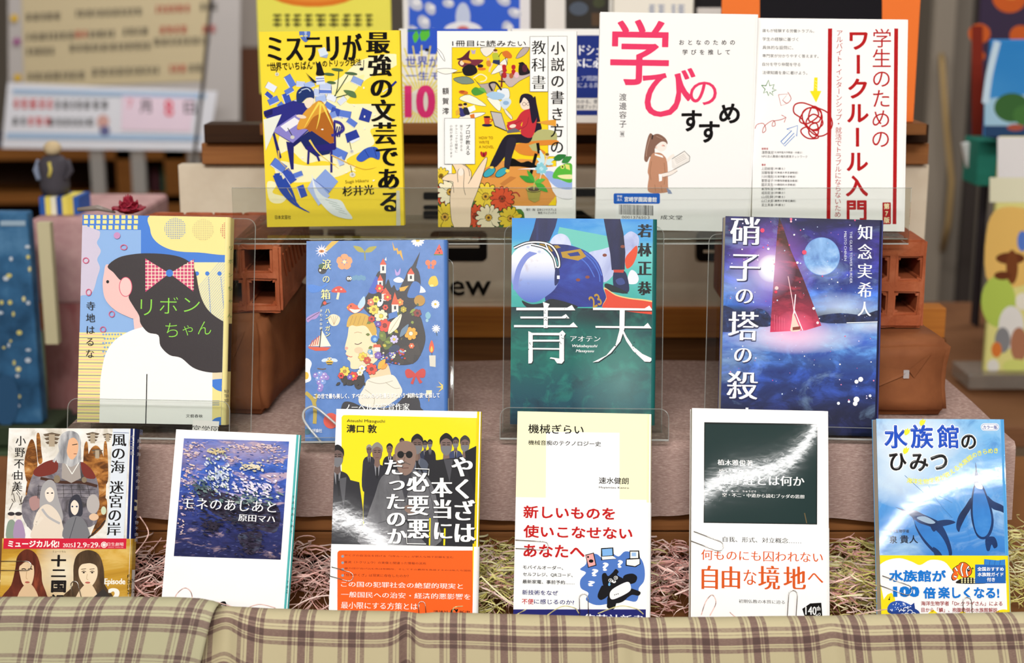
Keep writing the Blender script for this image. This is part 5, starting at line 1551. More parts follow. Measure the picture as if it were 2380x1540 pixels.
for k in range(30):
    y = 905 + k * 19; a.line(((440, y), (640, y + 2)), 5, ('f0b8b0', '8f8f94')[k % 2])
for k in range(40):
    a.ell(628 + (k % 7) * 18 + (k // 7 % 2) * 9, 905 + (k // 7) * 26, 6, 6, '7fa6d8') if True else 0
a.rect(1280, 1120, 1440, 1460, CR); a.rect(1270, 1120, 1440, 1182, 'e9d9b4'); a.blob(((1286, 1180), (1440, 1180), (1440, 1245), (1340, 1250), (1290, 1220)), BL); a.ell(1340, 1450, 60, 45, BL)
for k in range(3): a.line(((1286, 1308 + k * 12), (1332, 1308 + k * 12)), 4, '3d6bb0')
# figure
a.poly(((800, 700), (860, 760), (870, 890), (818, 890)), 'f3c9c4')
body = ((606, 1460), (610, 1180), (640, 1030), (700, 940), (790, 885), (870, 860), (980, 900), (1290, 1120), (1288, 1460))
a.poly(catmull(body[1:6], False) + [(980, 900), (1290, 1120), (1288, 1460), (604, 1460)], 'fcfbf7')
a.blob(((655, 480), (632, 540), (625, 610), (640, 690), (690, 750), (760, 790), (830, 805), (850, 700), (760, 560)), 'f3c3be')
hair = ((655, 492), (720, 440), (820, 418), (920, 414), (1030, 422), (1110, 442), (1165, 480), (1190, 540), (1205, 620), (1225, 690), (1262, 755), (1320, 805), (1400, 850), (1440, 880), (1440, 1110), (1340, 1135), (1250, 1132), (1170, 1105), (1100, 1048), (1030, 1030), (975, 975), (962, 910), (900, 893), (855, 840), (845, 790), (808, 730), (782, 678), (800, 620), (770, 560), (735, 578), (690, 530))
a.blob(hair, '30282a', 4)
a.ell(764, 617, 40, 60, 'd8486a', n=28); a.ell(764, 617, 36, 56, 'f6c8c4', n=28); a.ell(655, 586, 9, 10, INK)
for s_, tri in ((-1, ((883, 445), (1030, 535), (884, 648))), (1, ((1178, 450), (1030, 535), (1174, 645)))):
    a.poly(tri, 'cf3f70')
    x0 = tri[0][0]
    for k in range(6):
        x = x0 - s_ * (16 + k * 22); t_ = abs(x - 1030) / 147
        a.line(((x, 535 - 88 * t_), (x, 535 + 110 * t_)), 5, 'f4dfc8')
    for k in range(9):
        y = 462 + k * 21; t_ = abs(y - 535) / (90 if y < 535 else 112)
        a.line(((x0, y), (1030 + (x0 - 1030) * min(1, t_ + .04), y)), 5, 'f4dfc8')
a.ell(1030, 534, 22, 22, BL)
for x, y, rx, ry in ((753, 377, 19, 15), (523, 457, 17, 16), (540, 650, 15, 19), (680, 782, 16, 17), (627, 875, 16, 16)):
    a.outline([(x + rx * math.cos(t_), y + ry * math.sin(t_)) for t_ in np.linspace(0, 5.6, 8)], 5, 'd8587e')
a.ell(712, 306, 20, 20, 'c78fc0')
a.line(((893, 1145), (890, 1300), (886, 1456)), 6, INK)
a.group('title_lettering')
gr = '8fdc45'
a.text('リ', 856, 692, 922, 790, gr, 'l'); a.text('ボ', 972, 678, 1080, 780, gr, 'l'); a.text('ン', 1118, 684, 1212, 770, gr, 'l')
a.text('ち', 1006, 836, 1080, 922, gr, 'l'); a.text('ゃ', 1110, 850, 1170, 912, gr, 'l'); a.text('ん', 1204, 826, 1282, 906, gr, 'l')
a.column('寺地はるな', 553, 696, 1058, 58, '1c1816', 'm', dx=-6); a.text('文藝春秋', 1130, 1388, 1232, 1410, INK, 'm')
a.group('library_label'); a.rect(1346, 1215, 1400, 1325, 'f3f2ec')
a.group('library_lettering')
for k, t_ in enumerate(('913', 'TE4', '2025')): a.text(t_, 1362, 1240 + k * 28, 1388, 1258 + k * 28, '2a2826', 'b')
a.flush()
s = spine_face(a); s.group('spine_lettering')
s.rect(1340, 840, 1440, 1130, '30282a'); s.column('リボンちゃん', 1401, 340, 830, 30, '3f8f3a', 'g', dx=-8)
s.flush()

# ---- blue hardcover: flowers for hair
a = BOOKS['tears'].frame(680, 520, .3376)
a.group('cover_illustration')
YL, RD, OR = 'f2d24a', 'd8452c', 'e88a3c'
face_fill(a, paint('tears_blue', a, [('noise', [(.3, '4674b8'), (.7, '5482c6')], 90, 90, 3, 0)], 'grain'))
# shooting star, sprout, bolts, daisies
a.poly(((205, 185), (270, 120), (320, 116), (232, 195)), 'd9b23a'); a.star(200, 186, 20, 46, 12, 'e6e2f2'); a.ell(200, 188, 18, 10, 'd98a3a'); a.ell(200, 188, 8, 5, '7a3a1c')
a.leaf(496, 195, 418, 152, 34, 'a8a02e'); a.leaf(496, 195, 580, 155, 34, 'a8a02e'); a.line(((496, 190), (500, 250)), 8, '8a8a2a')
a.poly(((686, 122), (705, 170), (722, 165), (730, 190), (748, 180), (763, 255), (735, 205), (722, 212), (716, 182), (696, 185)), 'd9a62c')
def daisy(x, y, r): a.flower(x, y, r, 13, 'fbfaf5', 'f0b92c', None, .3)
daisy(862, 112, 46); daisy(983, 553, 30); daisy(527, 838, 26)
a.poly(((1010, 138), (1042, 210), (972, 212)), 'e2472c'); a.line(((972, 212), (1042, 212)), 8, '4a7a2c')
for x, y in ((1000, 180), (1018, 172), (1010, 198)): a.ell(x, y, 4, 6, INK)
a.flower(357, 262, 56, 5, 'f0a06a', 'f7dfae', None, .22, -1.57, 1.05)
for s_ in (-1, 1): a.ell(952 + s_ * 20, 268, 18, 20, 'ef7a4a', s_ * 20); a.ell(952 + s_ * 13, 298, 10, 12, 'e8683a')
a.blob(((705, 310), (722, 335), (742, 305), (738, 345), (712, 355)), 'b79ad8')
a.ell(205, 318, 30, 28, '1f1f26'); a.ell(205, 290, 26, 16, '2f5a3a'); a.ell(190, 320, 6, 8, 'fbfaf5')
a.ell(388, 378, 20, 20, INK)
for x in (382, 398): a.ell(x, 376, 8, 11, 'fbfaf5'); a.ell(x, 378, 3, 4, INK)
for i in range(5): a.ell(422 + i * 17, 374 - (i % 2) * 6, 15, 17, '5f93b8')
a.blob(((935, 410), (950, 368), (985, 360), (1002, 400), (995, 425), (960, 432)), 'e8c12c'); a.ell(958, 425, 14, 8, 'f7e28a')
a.blob(((105, 425), (140, 418), (200, 430), (232, 400), (240, 420), (200, 450), (175, 470), (120, 470)), '3f7fd6')
a.blob(((268, 468), (290, 438), (330, 430), (372, 468), (330, 474)), 'd8402c'); a.line(((318, 472), (308, 520)), 16, 'efe0b8')
for x, y in ((300, 455), (335, 450)): a.ell(x, y, 7, 5, 'f0c8b0')
a.poly(((190, 580), (205, 535), (222, 520), (236, 545), (266, 540), (226, 560), (205, 565)), '26202a'); a.ell(222, 545, 12, 12, 'd8452c')
a.blob(((95, 650), (140, 620), (190, 605), (165, 650), (130, 660), (105, 678)), 'a98ac8'); a.line(((100, 660), (185, 608)), 4, '4a3a5a')
a.blob(((245, 655), (265, 625), (300, 625), (328, 650), (310, 695), (270, 700)), 'efe0c0')
for x in (262, 280, 298, 314): a.line(((x, 632), (285, 695)), 2.5, 'b89a6a')
a.poly(((105, 845), (262, 850), (235, 872), (160, 874), (115, 858)), 'd9502c'); a.poly(((196, 722), (265, 842), (188, 846)), 'f2ecd8'); a.poly(((190, 768), (186, 842), (108, 842)), 'e9d8c0')
for k in range(4): a.line(((122 + k * 16, 842 - k * 3), (140 + k * 14, 800 - k * 10)), 6, 'c8402c')
a.line(((200, 715), (186, 850)), 7, '26201c')
a.ell(255, 945, 26, 26, 'e8b82c'); a.line(((234, 955), (276, 955)), 7, INK); a.line(((240, 968), (270, 968)), 6, INK)
for s_ in (-1, 1): a.ell(255 + s_ * 34, 938, 22, 12, 'cfe0f0', s_ * 15); a.ell(255 + s_ * 10, 930, 8, 9, 'fbfaf5'); a.ell(255 + s_ * 10, 931, 4, 5, INK)
a.blob(((85, 940), (110, 930), (132, 960), (120, 1010), (128, 1070), (100, 1090), (80, 1080)), 'fbfaf5'); a.ell(94, 1045, 18, 26, 'f2b92c')
for i, (x, y) in enumerate(((160, 1042), (190, 1030), (220, 1040), (235, 1058), (175, 1066), (205, 1062), (185, 1092), (212, 1088), (195, 1118), (190, 1138))):
    a.ell(x, y, 19, 18, ('8f7ac8', '7a9ad8', 'a08ad0')[i % 3]); a.ell(x - 5, y - 6, 6, 5, 'e3e4f6')
a.line(((170, 995), (205, 1000), (230, 996)), 7, '6a4a2a', True)
a.poly(((940, 905), (985, 905), (985, 985), (945, 980)), 'd9d4c4'); a.line(((960, 905), (958, 880)), 4, INK); a.blob(((958, 800), (975, 850), (965, 885), (945, 880), (940, 850)), 'e8572c'); a.blob(((958, 840), (966, 870), (954, 882), (949, 866)), 'f7c23a')
a.blob(((775, 1015), (800, 998), (845, 1030), (840, 1050), (790, 1060)), 'c8342c'); a.blob(((915, 1012), (890, 996), (845, 1030), (850, 1050), (905, 1058)), 'c8342c'); a.poly(((838, 1040), (852, 1040), (830, 1105), (812, 1098)), 'c8342c'); a.poly(((845, 1040), (858, 1035), (895, 1090), (875, 1100)), 'c8342c')
a.star(1040, 1122, 14, 54, 8, 'f0cf5a')
for i in range(10):
    t_ = i * .628; a.line(((988, 722), (988 + 28 * math.cos(t_), 722 + 28 * math.sin(t_))), 8, 'f3f3f6')
a.line(((988, 735), (995, 770)), 4, '3a4a3a')
a.blob(((916, 620), (935, 605), (952, 630), (940, 655), (918, 645)), '7fb6c8'); a.ell(926, 665, 10, 12, '9cc8d4')
a.blob(((695, 385), (730, 366), (765, 385), (750, 404), (710, 402)), 'eef2f6'); a.blob(((826, 455), (870, 425), (900, 440), (915, 470), (860, 474)), 'eef2f6')
a.ell(1063, 895, 20, 42, 'd8452c'); a.line(((920, 1160), (960, 1160)), 30, 'efe2b8'); a.line(((940, 1170), (938, 1222)), 6, 'b98a3a')
# tree and red ball at lower left, dark figure at the foot
a.line(((90, 1160), (140, 1210), (155, 1280), (152, 1375)), 26, 'b8a03a', True); a.line(((150, 1240), (165, 1190), (160, 1170)), 16, 'b8a03a', True); a.ell(265, 1355, 52, 54, 'dc4a32'); a.ell(100, 1430, 28, 20, '3a6a7a')
a.blob(((330, 1290), (350, 1230), (400, 1225), (480, 1255), (580, 1270), (700, 1250), (790, 1170), (860, 1190), (880, 1260), (860, 1300), (330, 1300)), '1f1b22')
# neck and white collar
a.blob(((590, 1010), (650, 960), (680, 1040), (690, 1060), (560, 1070), (530, 1040)), 'f2cfa4')
a.blob(((520, 1070), (600, 1050), (690, 1040), (735, 1100), (755, 1160), (700, 1220), (600, 1265), (480, 1250), (455, 1200), (490, 1130)), 'ebe4d2')
for p in (((520, 1080), (600, 1100), (690, 1080)), ((500, 1140), (560, 1190), (560, 1250)), ((640, 1090), (700, 1130), (740, 1130))): a.line(p, 4, 'b8ae98', True)
# dark hair mass behind
a.blob(((740, 560), (800, 560), (870, 620), (900, 700), (915, 800), (880, 905), (830, 960), (730, 970), (640, 940), (600, 850), (640, 700)), '2c2622', 4)
a.poly(((700, 940), (760, 970), (770, 930), (830, 965), (835, 900), (885, 905), (860, 820), (720, 860)), '38302a')
# castles on the head
a.blob(((480, 560), (520, 480), (560, 400), (590, 330), (640, 330), (640, 420), (660, 380), (680, 440), (700, 420), (720, 460), (760, 420), (790, 330), (830, 290), (870, 330), (880, 430), (830, 460), (860, 560), (700, 640), (560, 640)), '221d24', 3)
a.poly(((878, 192), (850, 300), (800, 380), (770, 460), (730, 460), (770, 380), (830, 280)), '26222a')
a.blob(((545, 420), (580, 360), (600, 440), (570, 480), (525, 470)), '3a5ac0'); a.blob(((830, 400), (880, 420), (860, 500), (790, 500)), '3f6fb8')
for x, y, w, h in ((624, 280, 20, 60), (604, 390, 18, 46), (815, 345, 22, 50), (640, 480, 26, 50)):
    a.rect(x - w, y, x + w, y + h, 'e9e4dc'); a.poly(((x - w - 4, y + 2), (x, y - 42), (x + w + 4, y + 2)), 'd8502c'); a.rect(x - 7, y + 12, x + 7, y + h * .7, '26222a')
a.poly(((633, 250), (645, 228), (648, 255)), 'f2f0ea'); a.poly(((735, 440), (800, 425), (770, 462), (740, 465)), 'd9a62c'); a.ell(875, 528, 38, 38, 'b98a2c')
# child's head in profile, facing left
prof = ((395, 650), (388, 700), (380, 770), (360, 855), (372, 875), (366, 895), (382, 912), (378, 930), (398, 950), (400, 990), (430, 1000), (500, 985), (560, 960), (600, 900), (580, 760), (520, 650))
a.poly(catmull(prof, True, 3), 'f8dfb4'); a.ell(455, 870, 30, 22, 'f5c8a0')
a.blob(((372, 700), (390, 640), (440, 615), (510, 625), (560, 680), (580, 740), (560, 780), (520, 720), (490, 700), (440, 705), (410, 698), (385, 710)), 'd3a83c', 3)
for x in (395, 420, 450, 480, 510): a.line(((x + 20, 635), (x, 695)), 3, 'a87f28')
a.line(((428, 824), (450, 830), (478, 816)), 5, '3a2418', True); a.line(((425, 752), (450, 745), (478, 752)), 3, 'b98a5a', True); a.line(((372, 905), (400, 916), (412, 912)), 5, 'c8503c', True); a.ell(372, 856, 12, 10, 'f0a890')
# bird
a.blob(((375, 570), (410, 545), (450, 560), (490, 500), (500, 540), (480, 590), (430, 615), (385, 595)), 'e0603a'); a.blob(((390, 585), (430, 590), (470, 590), (430, 615)), 'f6ede0'); a.blob(((450, 560), (492, 498), (500, 550), (470, 585)), 'b9d8e8'); a.ell(402, 566, 5, 5, INK); a.poly(((372, 575), (384, 568), (384, 584)), 'e8b92c')
# flowers in the hair
fl = [(610, 635, 46, 'f5ecc0', YL), (635, 700, 46, 'e0442c', '8a1f14'), (600, 445, 30, 'e23a2c', 'f2d24a'), (655, 505, 28, 'e8502c', 'f2d24a'), (560, 590, 36, YL, 'b98a2c'), (540, 540, 26, 'ef7a5a', 'f7dfae'), (575, 520, 24, 'f2e04a', 'b98a2c'), (700, 795, 30, 'cfc4ee', 'f2d24a'), (815, 755, 46, 'f2a92c', 'fbf3d0'), (740, 540, 26, OR, YL), (640, 575, 20, 'd8452c', '5a1a10'), (545, 655, 24, 'c8382c', '5a1a10'), (590, 690, 22, '6a4aa8', 'c8b8ee'), (860, 615, 28, '8a2f24', '3a1410'), (750, 880, 24, 'b8402c', '8fc8d8'), (820, 840, 20, 'e06a3a', 'fbf3d0'), (765, 590, 22, 'b9a82c', YL), (485, 915, 32, YL, 'f6a02c'), (515, 940, 26, 'c8402c', 'e88a3c'), (545, 1000, 40, 'e2482c', '8a2a14'), (480, 995, 24, 'fbfaf0', YL), (420, 1048, 32, 'e23a2c', YL), (360, 1015, 36, YL, 'b98a2c'), (465, 1025, 22, 'f3ecd8', YL), (335, 1045, 22, 'd83a2c', '5a1a10'), (395, 1055, 20, '6a5ac0', 'c8b8ee'), (590, 905, 26, '7a5ab8', 'b8a0e0'), (690, 905, 22, 'e9e2c0', '3a4aa0'), (535, 880, 18, '8fb8d8', 'f3f3f6')]
for x, y, r_, c in ((660, 820, 50, '5a6a24'), (620, 770, 40, '6a7a2c'), (560, 560, 40, '4a5a20'), (700, 860, 40, '2a3a5a'), (460, 1080, 60, '26201e'), (380, 1080, 50, '26201e'), (720, 600, 40, '3a4a20'), (660, 920, 40, '2a3466'), (600, 820, 36, '4a4a20')):
    a.ell(x, y, r_, r_ * .6, c, x)
for i in range(26):
    rr = random.Random(i * 3 + 1); x, y = rr.uniform(520, 860), rr.uniform(540, 860)
    a.leaf(x, y, x + rr.uniform(-40, 40), y + rr.uniform(-30, 30), 20, rr.choice(('6a7a2a', '8a9a3a', '4a5a24', 'c8b83a')))
for x, y, r_, c, c2 in fl: a.flower(x, y, r_, 6 if r_ < 30 else 7, c, c2, '2a1f1c', .3, rot=x)
for i in range(40):
    rr = random.Random(i + 50); a.ell(rr.uniform(600, 780), rr.uniform(870, 970), 7, 6, rr.choice(('3a4ab0', '6a5ac0', '8fb8d8', 'c8402c', 'e9e2c0')))
a.leaf(660, 760, 752, 620, 56, 'f2ead0'); a.line(((662, 758), (750, 622)), 3, 'a8986a'); a.leaf(740, 780, 800, 690, 36, '6a86a0')
a.ell(565, 793, 26, 26, '3f7fc8'); a.ell(568, 795, 12, 12, '8fc0e8'); a.leaf(590, 1000, 640, 930, 40, 'e8b02c'); a.leaf(610, 1000, 655, 965, 26, 'f0a02c')
a.poly(((680, 560), (705, 470), (735, 560)), 'd8572c'); a.rect(684, 556, 730, 610, 'e4e2dc'); a.rect(700, 566, 714, 590, '26222a'); a.poly(((660, 620), (720, 600), (725, 640), (665, 660)), '4a7ac0'); a.ell(604, 545, 18, 28, 'f3f3f0', 30); a.ell(606, 530, 7, 9, INK)
a.poly(((560, 830), (605, 830), (612, 850), (555, 850)), 'd8572c'); a.rect(565, 850, 605, 880, 'e4e2dc'); a.poly(((535, 900), (545, 860), (556, 900)), '4a8ac0'); a.rect(535, 900, 556, 920, 'e4e2dc')
for an in range(5): a.leaf(330 + an * 40, 1090, 300 + an * 50, 1112, 18, '26221e')
a.group('title_lettering')
gy = 'f6ec9a'
a.text('涙', 205, 246, 266, 314, gy, 'mb'); a.text('の', 210, 362, 256, 404, gy, 'm'); a.text('箱', 198, 452, 262, 520, gy, 'mb')
a.column('ハン・ガン', 243, 580, 780, 38, gy, 'b'); a.column('きむふな訳', 198, 584, 734, 20, 'f3f0d8', 'b')
a.text('この世で最も美しく、すべての人の心を濡らすという“純粋な涙”を探して', 148, 1168, 1014, 1198, 'fbfaf5', 'h')
a.text('ノーベル文学賞作家', 360, 1238, 806, 1284, 'fbfaf5', 'mb'); a.text('評論社', 136, 1410, 206, 1436, 'e9eef6', 'b')
a.flush()
s = spine_face(a); s.group('spine_label'); s.rect(1040, 1200, 1100, 1290, 'f3f2ec'); s.flush()

# ---- teal hardcover with the helmeted player
a = BOOKS['aoten'].frame(1140, 480, .3636)
a.group('cover_illustration')
face_fill(a, paint('aoten_turf', a, [('vert', 1400, 640, [(0, '16405a'), (.35, '17545c'), (.6, '136a60'), (.85, '12605a'), (1, '1d3038')], 1.0, 'MIX'), ('streak', [(.5, '000000'), (.7, 'ffffff')], 55, 55, 6, .6, '28a088', .45), ('streak', [(.35, 'ffffff'), (.5, '000000')], 30, 40, 5, .4, '14283c', .6), ('glow', 840, 1120, 330, 420, '8fc0b8', .38, 1.0), ('glow', 720, 700, 300, 90, '1a2228', .7, .8)], 'grain'))
sky = paint('aoten_sky', a, [('vert', 640, 60, [(0, '3aa8a0'), (.4, '58c0b8'), (.62, '74cfcc'), (.75, '3f9fdc'), (1, '3a8ede')], 1.0, 'MIX'), ('streak', [(.5, '000000'), (.75, 'ffffff')], 14, 50, 5, .3, '7fc4ee', .6)], 'grain')
a.poly(((100, 50), (1120, 50), (1120, 620), (700, 650), (100, 640)), sky)
a.poly(((440, 130), (760, 190), (940, 230), (940, 330), (600, 300), (430, 170)), '6ec8bc')
# far legs and hip of the fallen player
pants = paint('aoten_pants', a, [('noise', [(.3, '8f9ad0'), (.5, 'c3cdf0'), (.75, 'eef2fc')], 30, 12, 5, .6)], 'grain')
navy = paint('aoten_navy', a, [('noise', [(.3, '1b1f52'), (.55, '2a3a9a'), (.75, '3f66c8')], 12, 26, 5, .8)], 'grain')
dk = paint('aoten_dark', a, [('noise', [(.3, '14122a'), (.6, '20265a'), (.8, '2c4aa0')], 40, 9, 5, .5)], 'grain')
helm = paint('aoten_helm', a, [('vert', 600, 240, [(0, '5a74c8'), (.35, '8fa4e2'), (.55, 'd5dcf6'), (.8, 'fbfcff'), (1, 'd8e2f8')], 1.0, 'MIX'), ('streak', [(.62, '000000'), (.7, 'ffffff')], 30, 30, 5, .3, '8a5a5a', .35)], 'grain')
a.blob(((380, 240), (400, 195), (445, 172), (490, 190), (515, 240), (500, 280), (420, 270)), pants)
a.blob(((620, 300), (720, 270), (800, 240), (860, 180), (900, 158), (945, 190), (945, 250), (900, 330), (820, 400), (740, 480), (690, 460), (640, 380)), pants, 4)
a.blob(((862, 330), (900, 280), (935, 250), (938, 300), (910, 370), (870, 395)), 'e2502c'); a.blob(((880, 440), (900, 405), (930, 420), (948, 460), (930, 492), (880, 490)), 'e9eefb')
# standing figure's legs
a.poly(((295, 60), (432, 60), (415, 130), (375, 225), (245, 222), (275, 140)), dk); a.poly(((720, 60), (825, 60), (850, 170), (862, 290), (858, 402), (775, 405), (765, 300), (742, 180)), dk)
a.blob(((785, 425), (820, 405), (860, 415), (880, 470), (885, 540), (840, 555), (790, 520)), '1c2350'); a.poly(((785, 403), (855, 403), (850, 422), (790, 420)), 'c8402c'); a.blob(((800, 470), (840, 455), (860, 490), (820, 500)), '3a4a8a')
a.blob(((740, 490), (800, 510), (880, 555), (760, 540), (730, 510)), '16262c')
# jersey, sleeve
a.blob(((340, 250), (420, 240), (520, 250), (620, 290), (690, 360), (720, 450), (720, 520), (740, 580), (720, 635), (640, 640), (540, 640), (440, 630), (350, 600), (380, 500), (430, 420), (420, 330)), navy, 4)
for p in (((560, 280), (640, 340), (690, 420), (700, 480)), ((600, 290), (670, 350), (712, 440)), ((540, 300), (620, 370), (665, 450))): a.line(p, 7, '4a70d0', True)
a.poly(((310, 238), (365, 236), (400, 285), (372, 292)), 'b9922c'); a.poly(((450, 290), (575, 270), (612, 318), (560, 345), (460, 325)), 'b9922c'); a.poly(((490, 300), (560, 288), (575, 312), (510, 318)), '2a3a8a'); a.poly(((385, 250), (430, 246), (450, 262), (410, 270)), 'a8862c')
a.blob(((725, 515), (800, 560), (890, 582), (1000, 595), (1120, 625), (1120, 690), (1000, 685), (880, 670), (720, 650), (740, 580)), 'f0cf8a', 4); a.blob(((730, 525), (800, 568), (890, 590), (1000, 604), (1120, 636), (1120, 690), (1000, 685), (880, 670), (720, 650), (742, 585)), 'e04a30', 4)
a.text('23', 635, 562, 706, 640, 'b9922c', 'b', tilt=-25)
for x, y in ((560, 468), (620, 450), (845, 255), (730, 310)): a.ell(x, y, 14, 10, '8a4a3a')
# helmet
a.blob(((130, 330), (170, 270), (230, 235), (300, 250), (370, 300), (415, 370), (440, 450), (415, 520), (360, 570), (290, 610), (220, 600), (160, 540), (130, 450)), helm, 5)
a.line(((290, 285), (230, 320), (185, 390), (165, 470), (160, 530)), 34, '7f8fd8', True)
a.blob(((215, 262), (240, 240), (290, 262), (345, 285), (330, 305), (290, 295), (240, 282)), 'e6ecfa'); a.ell(240, 258, 10, 8, 'c3cdea'); a.ell(312, 288, 10, 8, 'c3cdea')
for w, c in ((20, INK), (9, 'f2f5fc')):
    a.line(((150, 265), (230, 232), (320, 228), (390, 250), (430, 310), (440, 380), (415, 390)), w, c, True); a.line(((260, 240), (350, 265), (400, 320), (420, 390), (425, 440)), w, c, True); a.line(((350, 235), (375, 290)), w * .8, c)
a.blob(((415, 395), (440, 410), (435, 480), (410, 500)), '1c2860'); a.rect(425, 440, 442, 462, 'f2f5fc')
a.blob(((200, 600), (260, 622), (330, 615), (400, 590), (560, 640), (430, 660), (250, 650)), '1a2228')
a.group('title_lettering')
W_ = 'f8fafa'
def brush(pts, w, closed=False): a.line(pts, w, W_)
sh = '102428'
for dx, dy, c in ((5, 6, sh), (0, 0, W_)):
    T = lambda P: [(x + dx, y + dy) for x, y in P]
    # left character
    a.poly(T(((335, 608), (378, 622), (366, 645), (366, 775), (340, 775), (340, 640))), c)
    a.poly(T(((165, 645), (490, 645), (520, 628), (542, 662), (165, 662))), c); a.poly(T(((190, 702), (455, 702), (482, 686), (505, 714), (192, 714))), c); a.poly(T(((150, 756), (505, 758), (530, 738), (558, 770), (150, 770))), c)
    a.poly(T(((242, 795), (270, 808), (270, 985), (262, 1000), (242, 1002))), c); a.poly(T(((255, 806), (440, 806), (460, 790), (480, 812), (470, 826), (470, 985), (455, 1003), (425, 1000), (408, 975), (378, 970), (385, 962), (440, 970), (440, 822), (255, 820))), c)
    a.poly(T(((262, 850), (445, 850), (445, 862), (262, 862))), c); a.poly(T(((262, 902), (445, 904), (445, 914), (262, 912))), c)
    # right character
    a.poly(T(((655, 645), (985, 650), (1015, 632), (1038, 664), (655, 660))), c); a.poly(T(((670, 762), (980, 764), (1005, 742), (1030, 778), (672, 774))), c)
    a.poly(T(((826, 655), (858, 655), (856, 780), (830, 860), (770, 935), (690, 990), (652, 994), (740, 950), (800, 880), (824, 790))), c)
    a.poly(T(((850, 790), (870, 830), (910, 890), (970, 940), (1038, 972), (1020, 992), (985, 990), (910, 920), (868, 860), (842, 800))), c)
rr = random.Random(2)
for _ in range(46):
    x, y = rr.choice(((355, 690), (350, 740), (255, 900), (458, 880), (452, 830), (790, 900), (920, 905), (400, 705), (480, 690), (300, 855)))
    x += rr.uniform(-14, 14); y += rr.uniform(-40, 40); a.ell(x, y, rr.uniform(1.5, 5), rr.uniform(1.5, 4), '1c3c40', rr.uniform(0, 90), 7)
a.text('アオテン', 510, 826, 702, 862, W_, 'm'); a.text('Wakabayashi', 522, 880, 684, 904, W_, (.004, .03), shear=.25); a.text('Masayasu', 545, 912, 662, 936, W_, (.004, .03), shear=.25)
for ch, y0, y1 in (('若', 112, 196), ('林', 232, 318), ('正', 352, 436), ('恭', 478, 565)): a.text(ch, 940, y0, 1030, y1, INK, 'mx')
a.flush()

# ---- night tower paperback
a = BOOKS['tower'].frame(1640, 480, .3636)
a.group('cover_illustration')
face_fill(a, paint('tower_night', a, [
    ('vert', 1460, 60, [(0, '10143a'), (.12, '1c2458'), (.3, '2a50b0'), (.45, '5f9ae0'), (.52, '4f8ad8'), (.56, '1c2a5a'), (.60, '3f80d8'), (.72, '3a4ab8'), (.85, '3a2f98'), (1, '1c1a58')], 1.0, 'MIX'),
    ('noise', [(.3, '10124a'), (.5, '808080'), (.7, 'ffffff')], 40, 70, 8, .5, .75, 'OVERLAY'),
    ('streak', [(.52, '000000'), (.72, 'ffffff')], 14, 26, 6, .8, 'a8d0f8', .55),
    ('glow', 420, 395, 300, 330, 'b070e0', .8, 1.0), ('glow', 420, 395, 150, 150, 'f6d8f8', 1.0, .9), ('glow', 420, 395, 90, 90, 'ffffff', 1.6, .6),
    ('glow', 560, 830, 460, 110, 'eef4ff', .9, .8), ('glow', 560, 800, 260, 150, 'ff9ad0', .7, 1.0), ('glow', 860, 640, 300, 100, 'dff0ff', .6, 1.0), ('glow', 1080, 760, 300, 60, 'eef6ff', .6, 1.0), ('glow', 260, 480, 260, 160, 'a8c8f0', .5, 1.0)], 'grain'))
tree = paint('tower_tree', a, [('noise', [(.35, '0c1230'), (.6, '1c2c60'), (.75, '3f70b8')], 130, 160, 6, .3)], 'grain')
a.blob(((100, 640), (180, 655), (250, 690), (330, 650), (400, 680), (420, 760), (300, 770), (100, 800)), tree, 3); a.blob(((720, 700), (860, 680), (1000, 690), (1120, 660), (1120, 730), (900, 745), (740, 740)), tree, 3)
tw = paint('tower_glass', a, [('vert', 800, 60, [(0, 'd83060'), (.15, 'a82848'), (.35, '5a1c30'), (.55, '4a2030'), (.75, '5a3028'), (1, '2a1818')], 1.0, 'MIX'), ('streak', [(.5, '000000'), (.68, 'ffffff')], 50, 120, 5, .5, 'd8405a', .6), ('streak', [(.5, '000000'), (.7, 'ffffff')], 60, 60, 5, .3, '1a1020', .6), ('glow', 420, 400, 160, 190, 'f0b8e8', .8, 1.0), ('glow', 570, 770, 130, 110, 'ff6a90', .9, .8)], 'grain')
a.poly(((470, 66), (497, 135), (545, 280), (620, 450), (690, 630), (740, 760), (640, 790), (412, 802), (428, 560), (445, 330), (458, 160)), tw)
a.line(((527, 445), (555, 600), (566, 680)), 5, 'f6c8d0'); a.line(((575, 560), (566, 660), (620, 790)), 7, 'ffe9f0'); a.line(((566, 665), (545, 790)), 9, 'ffe9f0'); a.blob(((560, 680), (590, 750), (605, 790), (545, 795), (550, 740)), 'fbd8c8'); a.poly(((556, 770), (606, 764), (604, 785), (556, 790)), '8a3a2c')
for k in range(5): a.line(((440 + k * 16, 690 + k * 6), (440 + k * 16, 790)), 2.5, 'e86a8a')
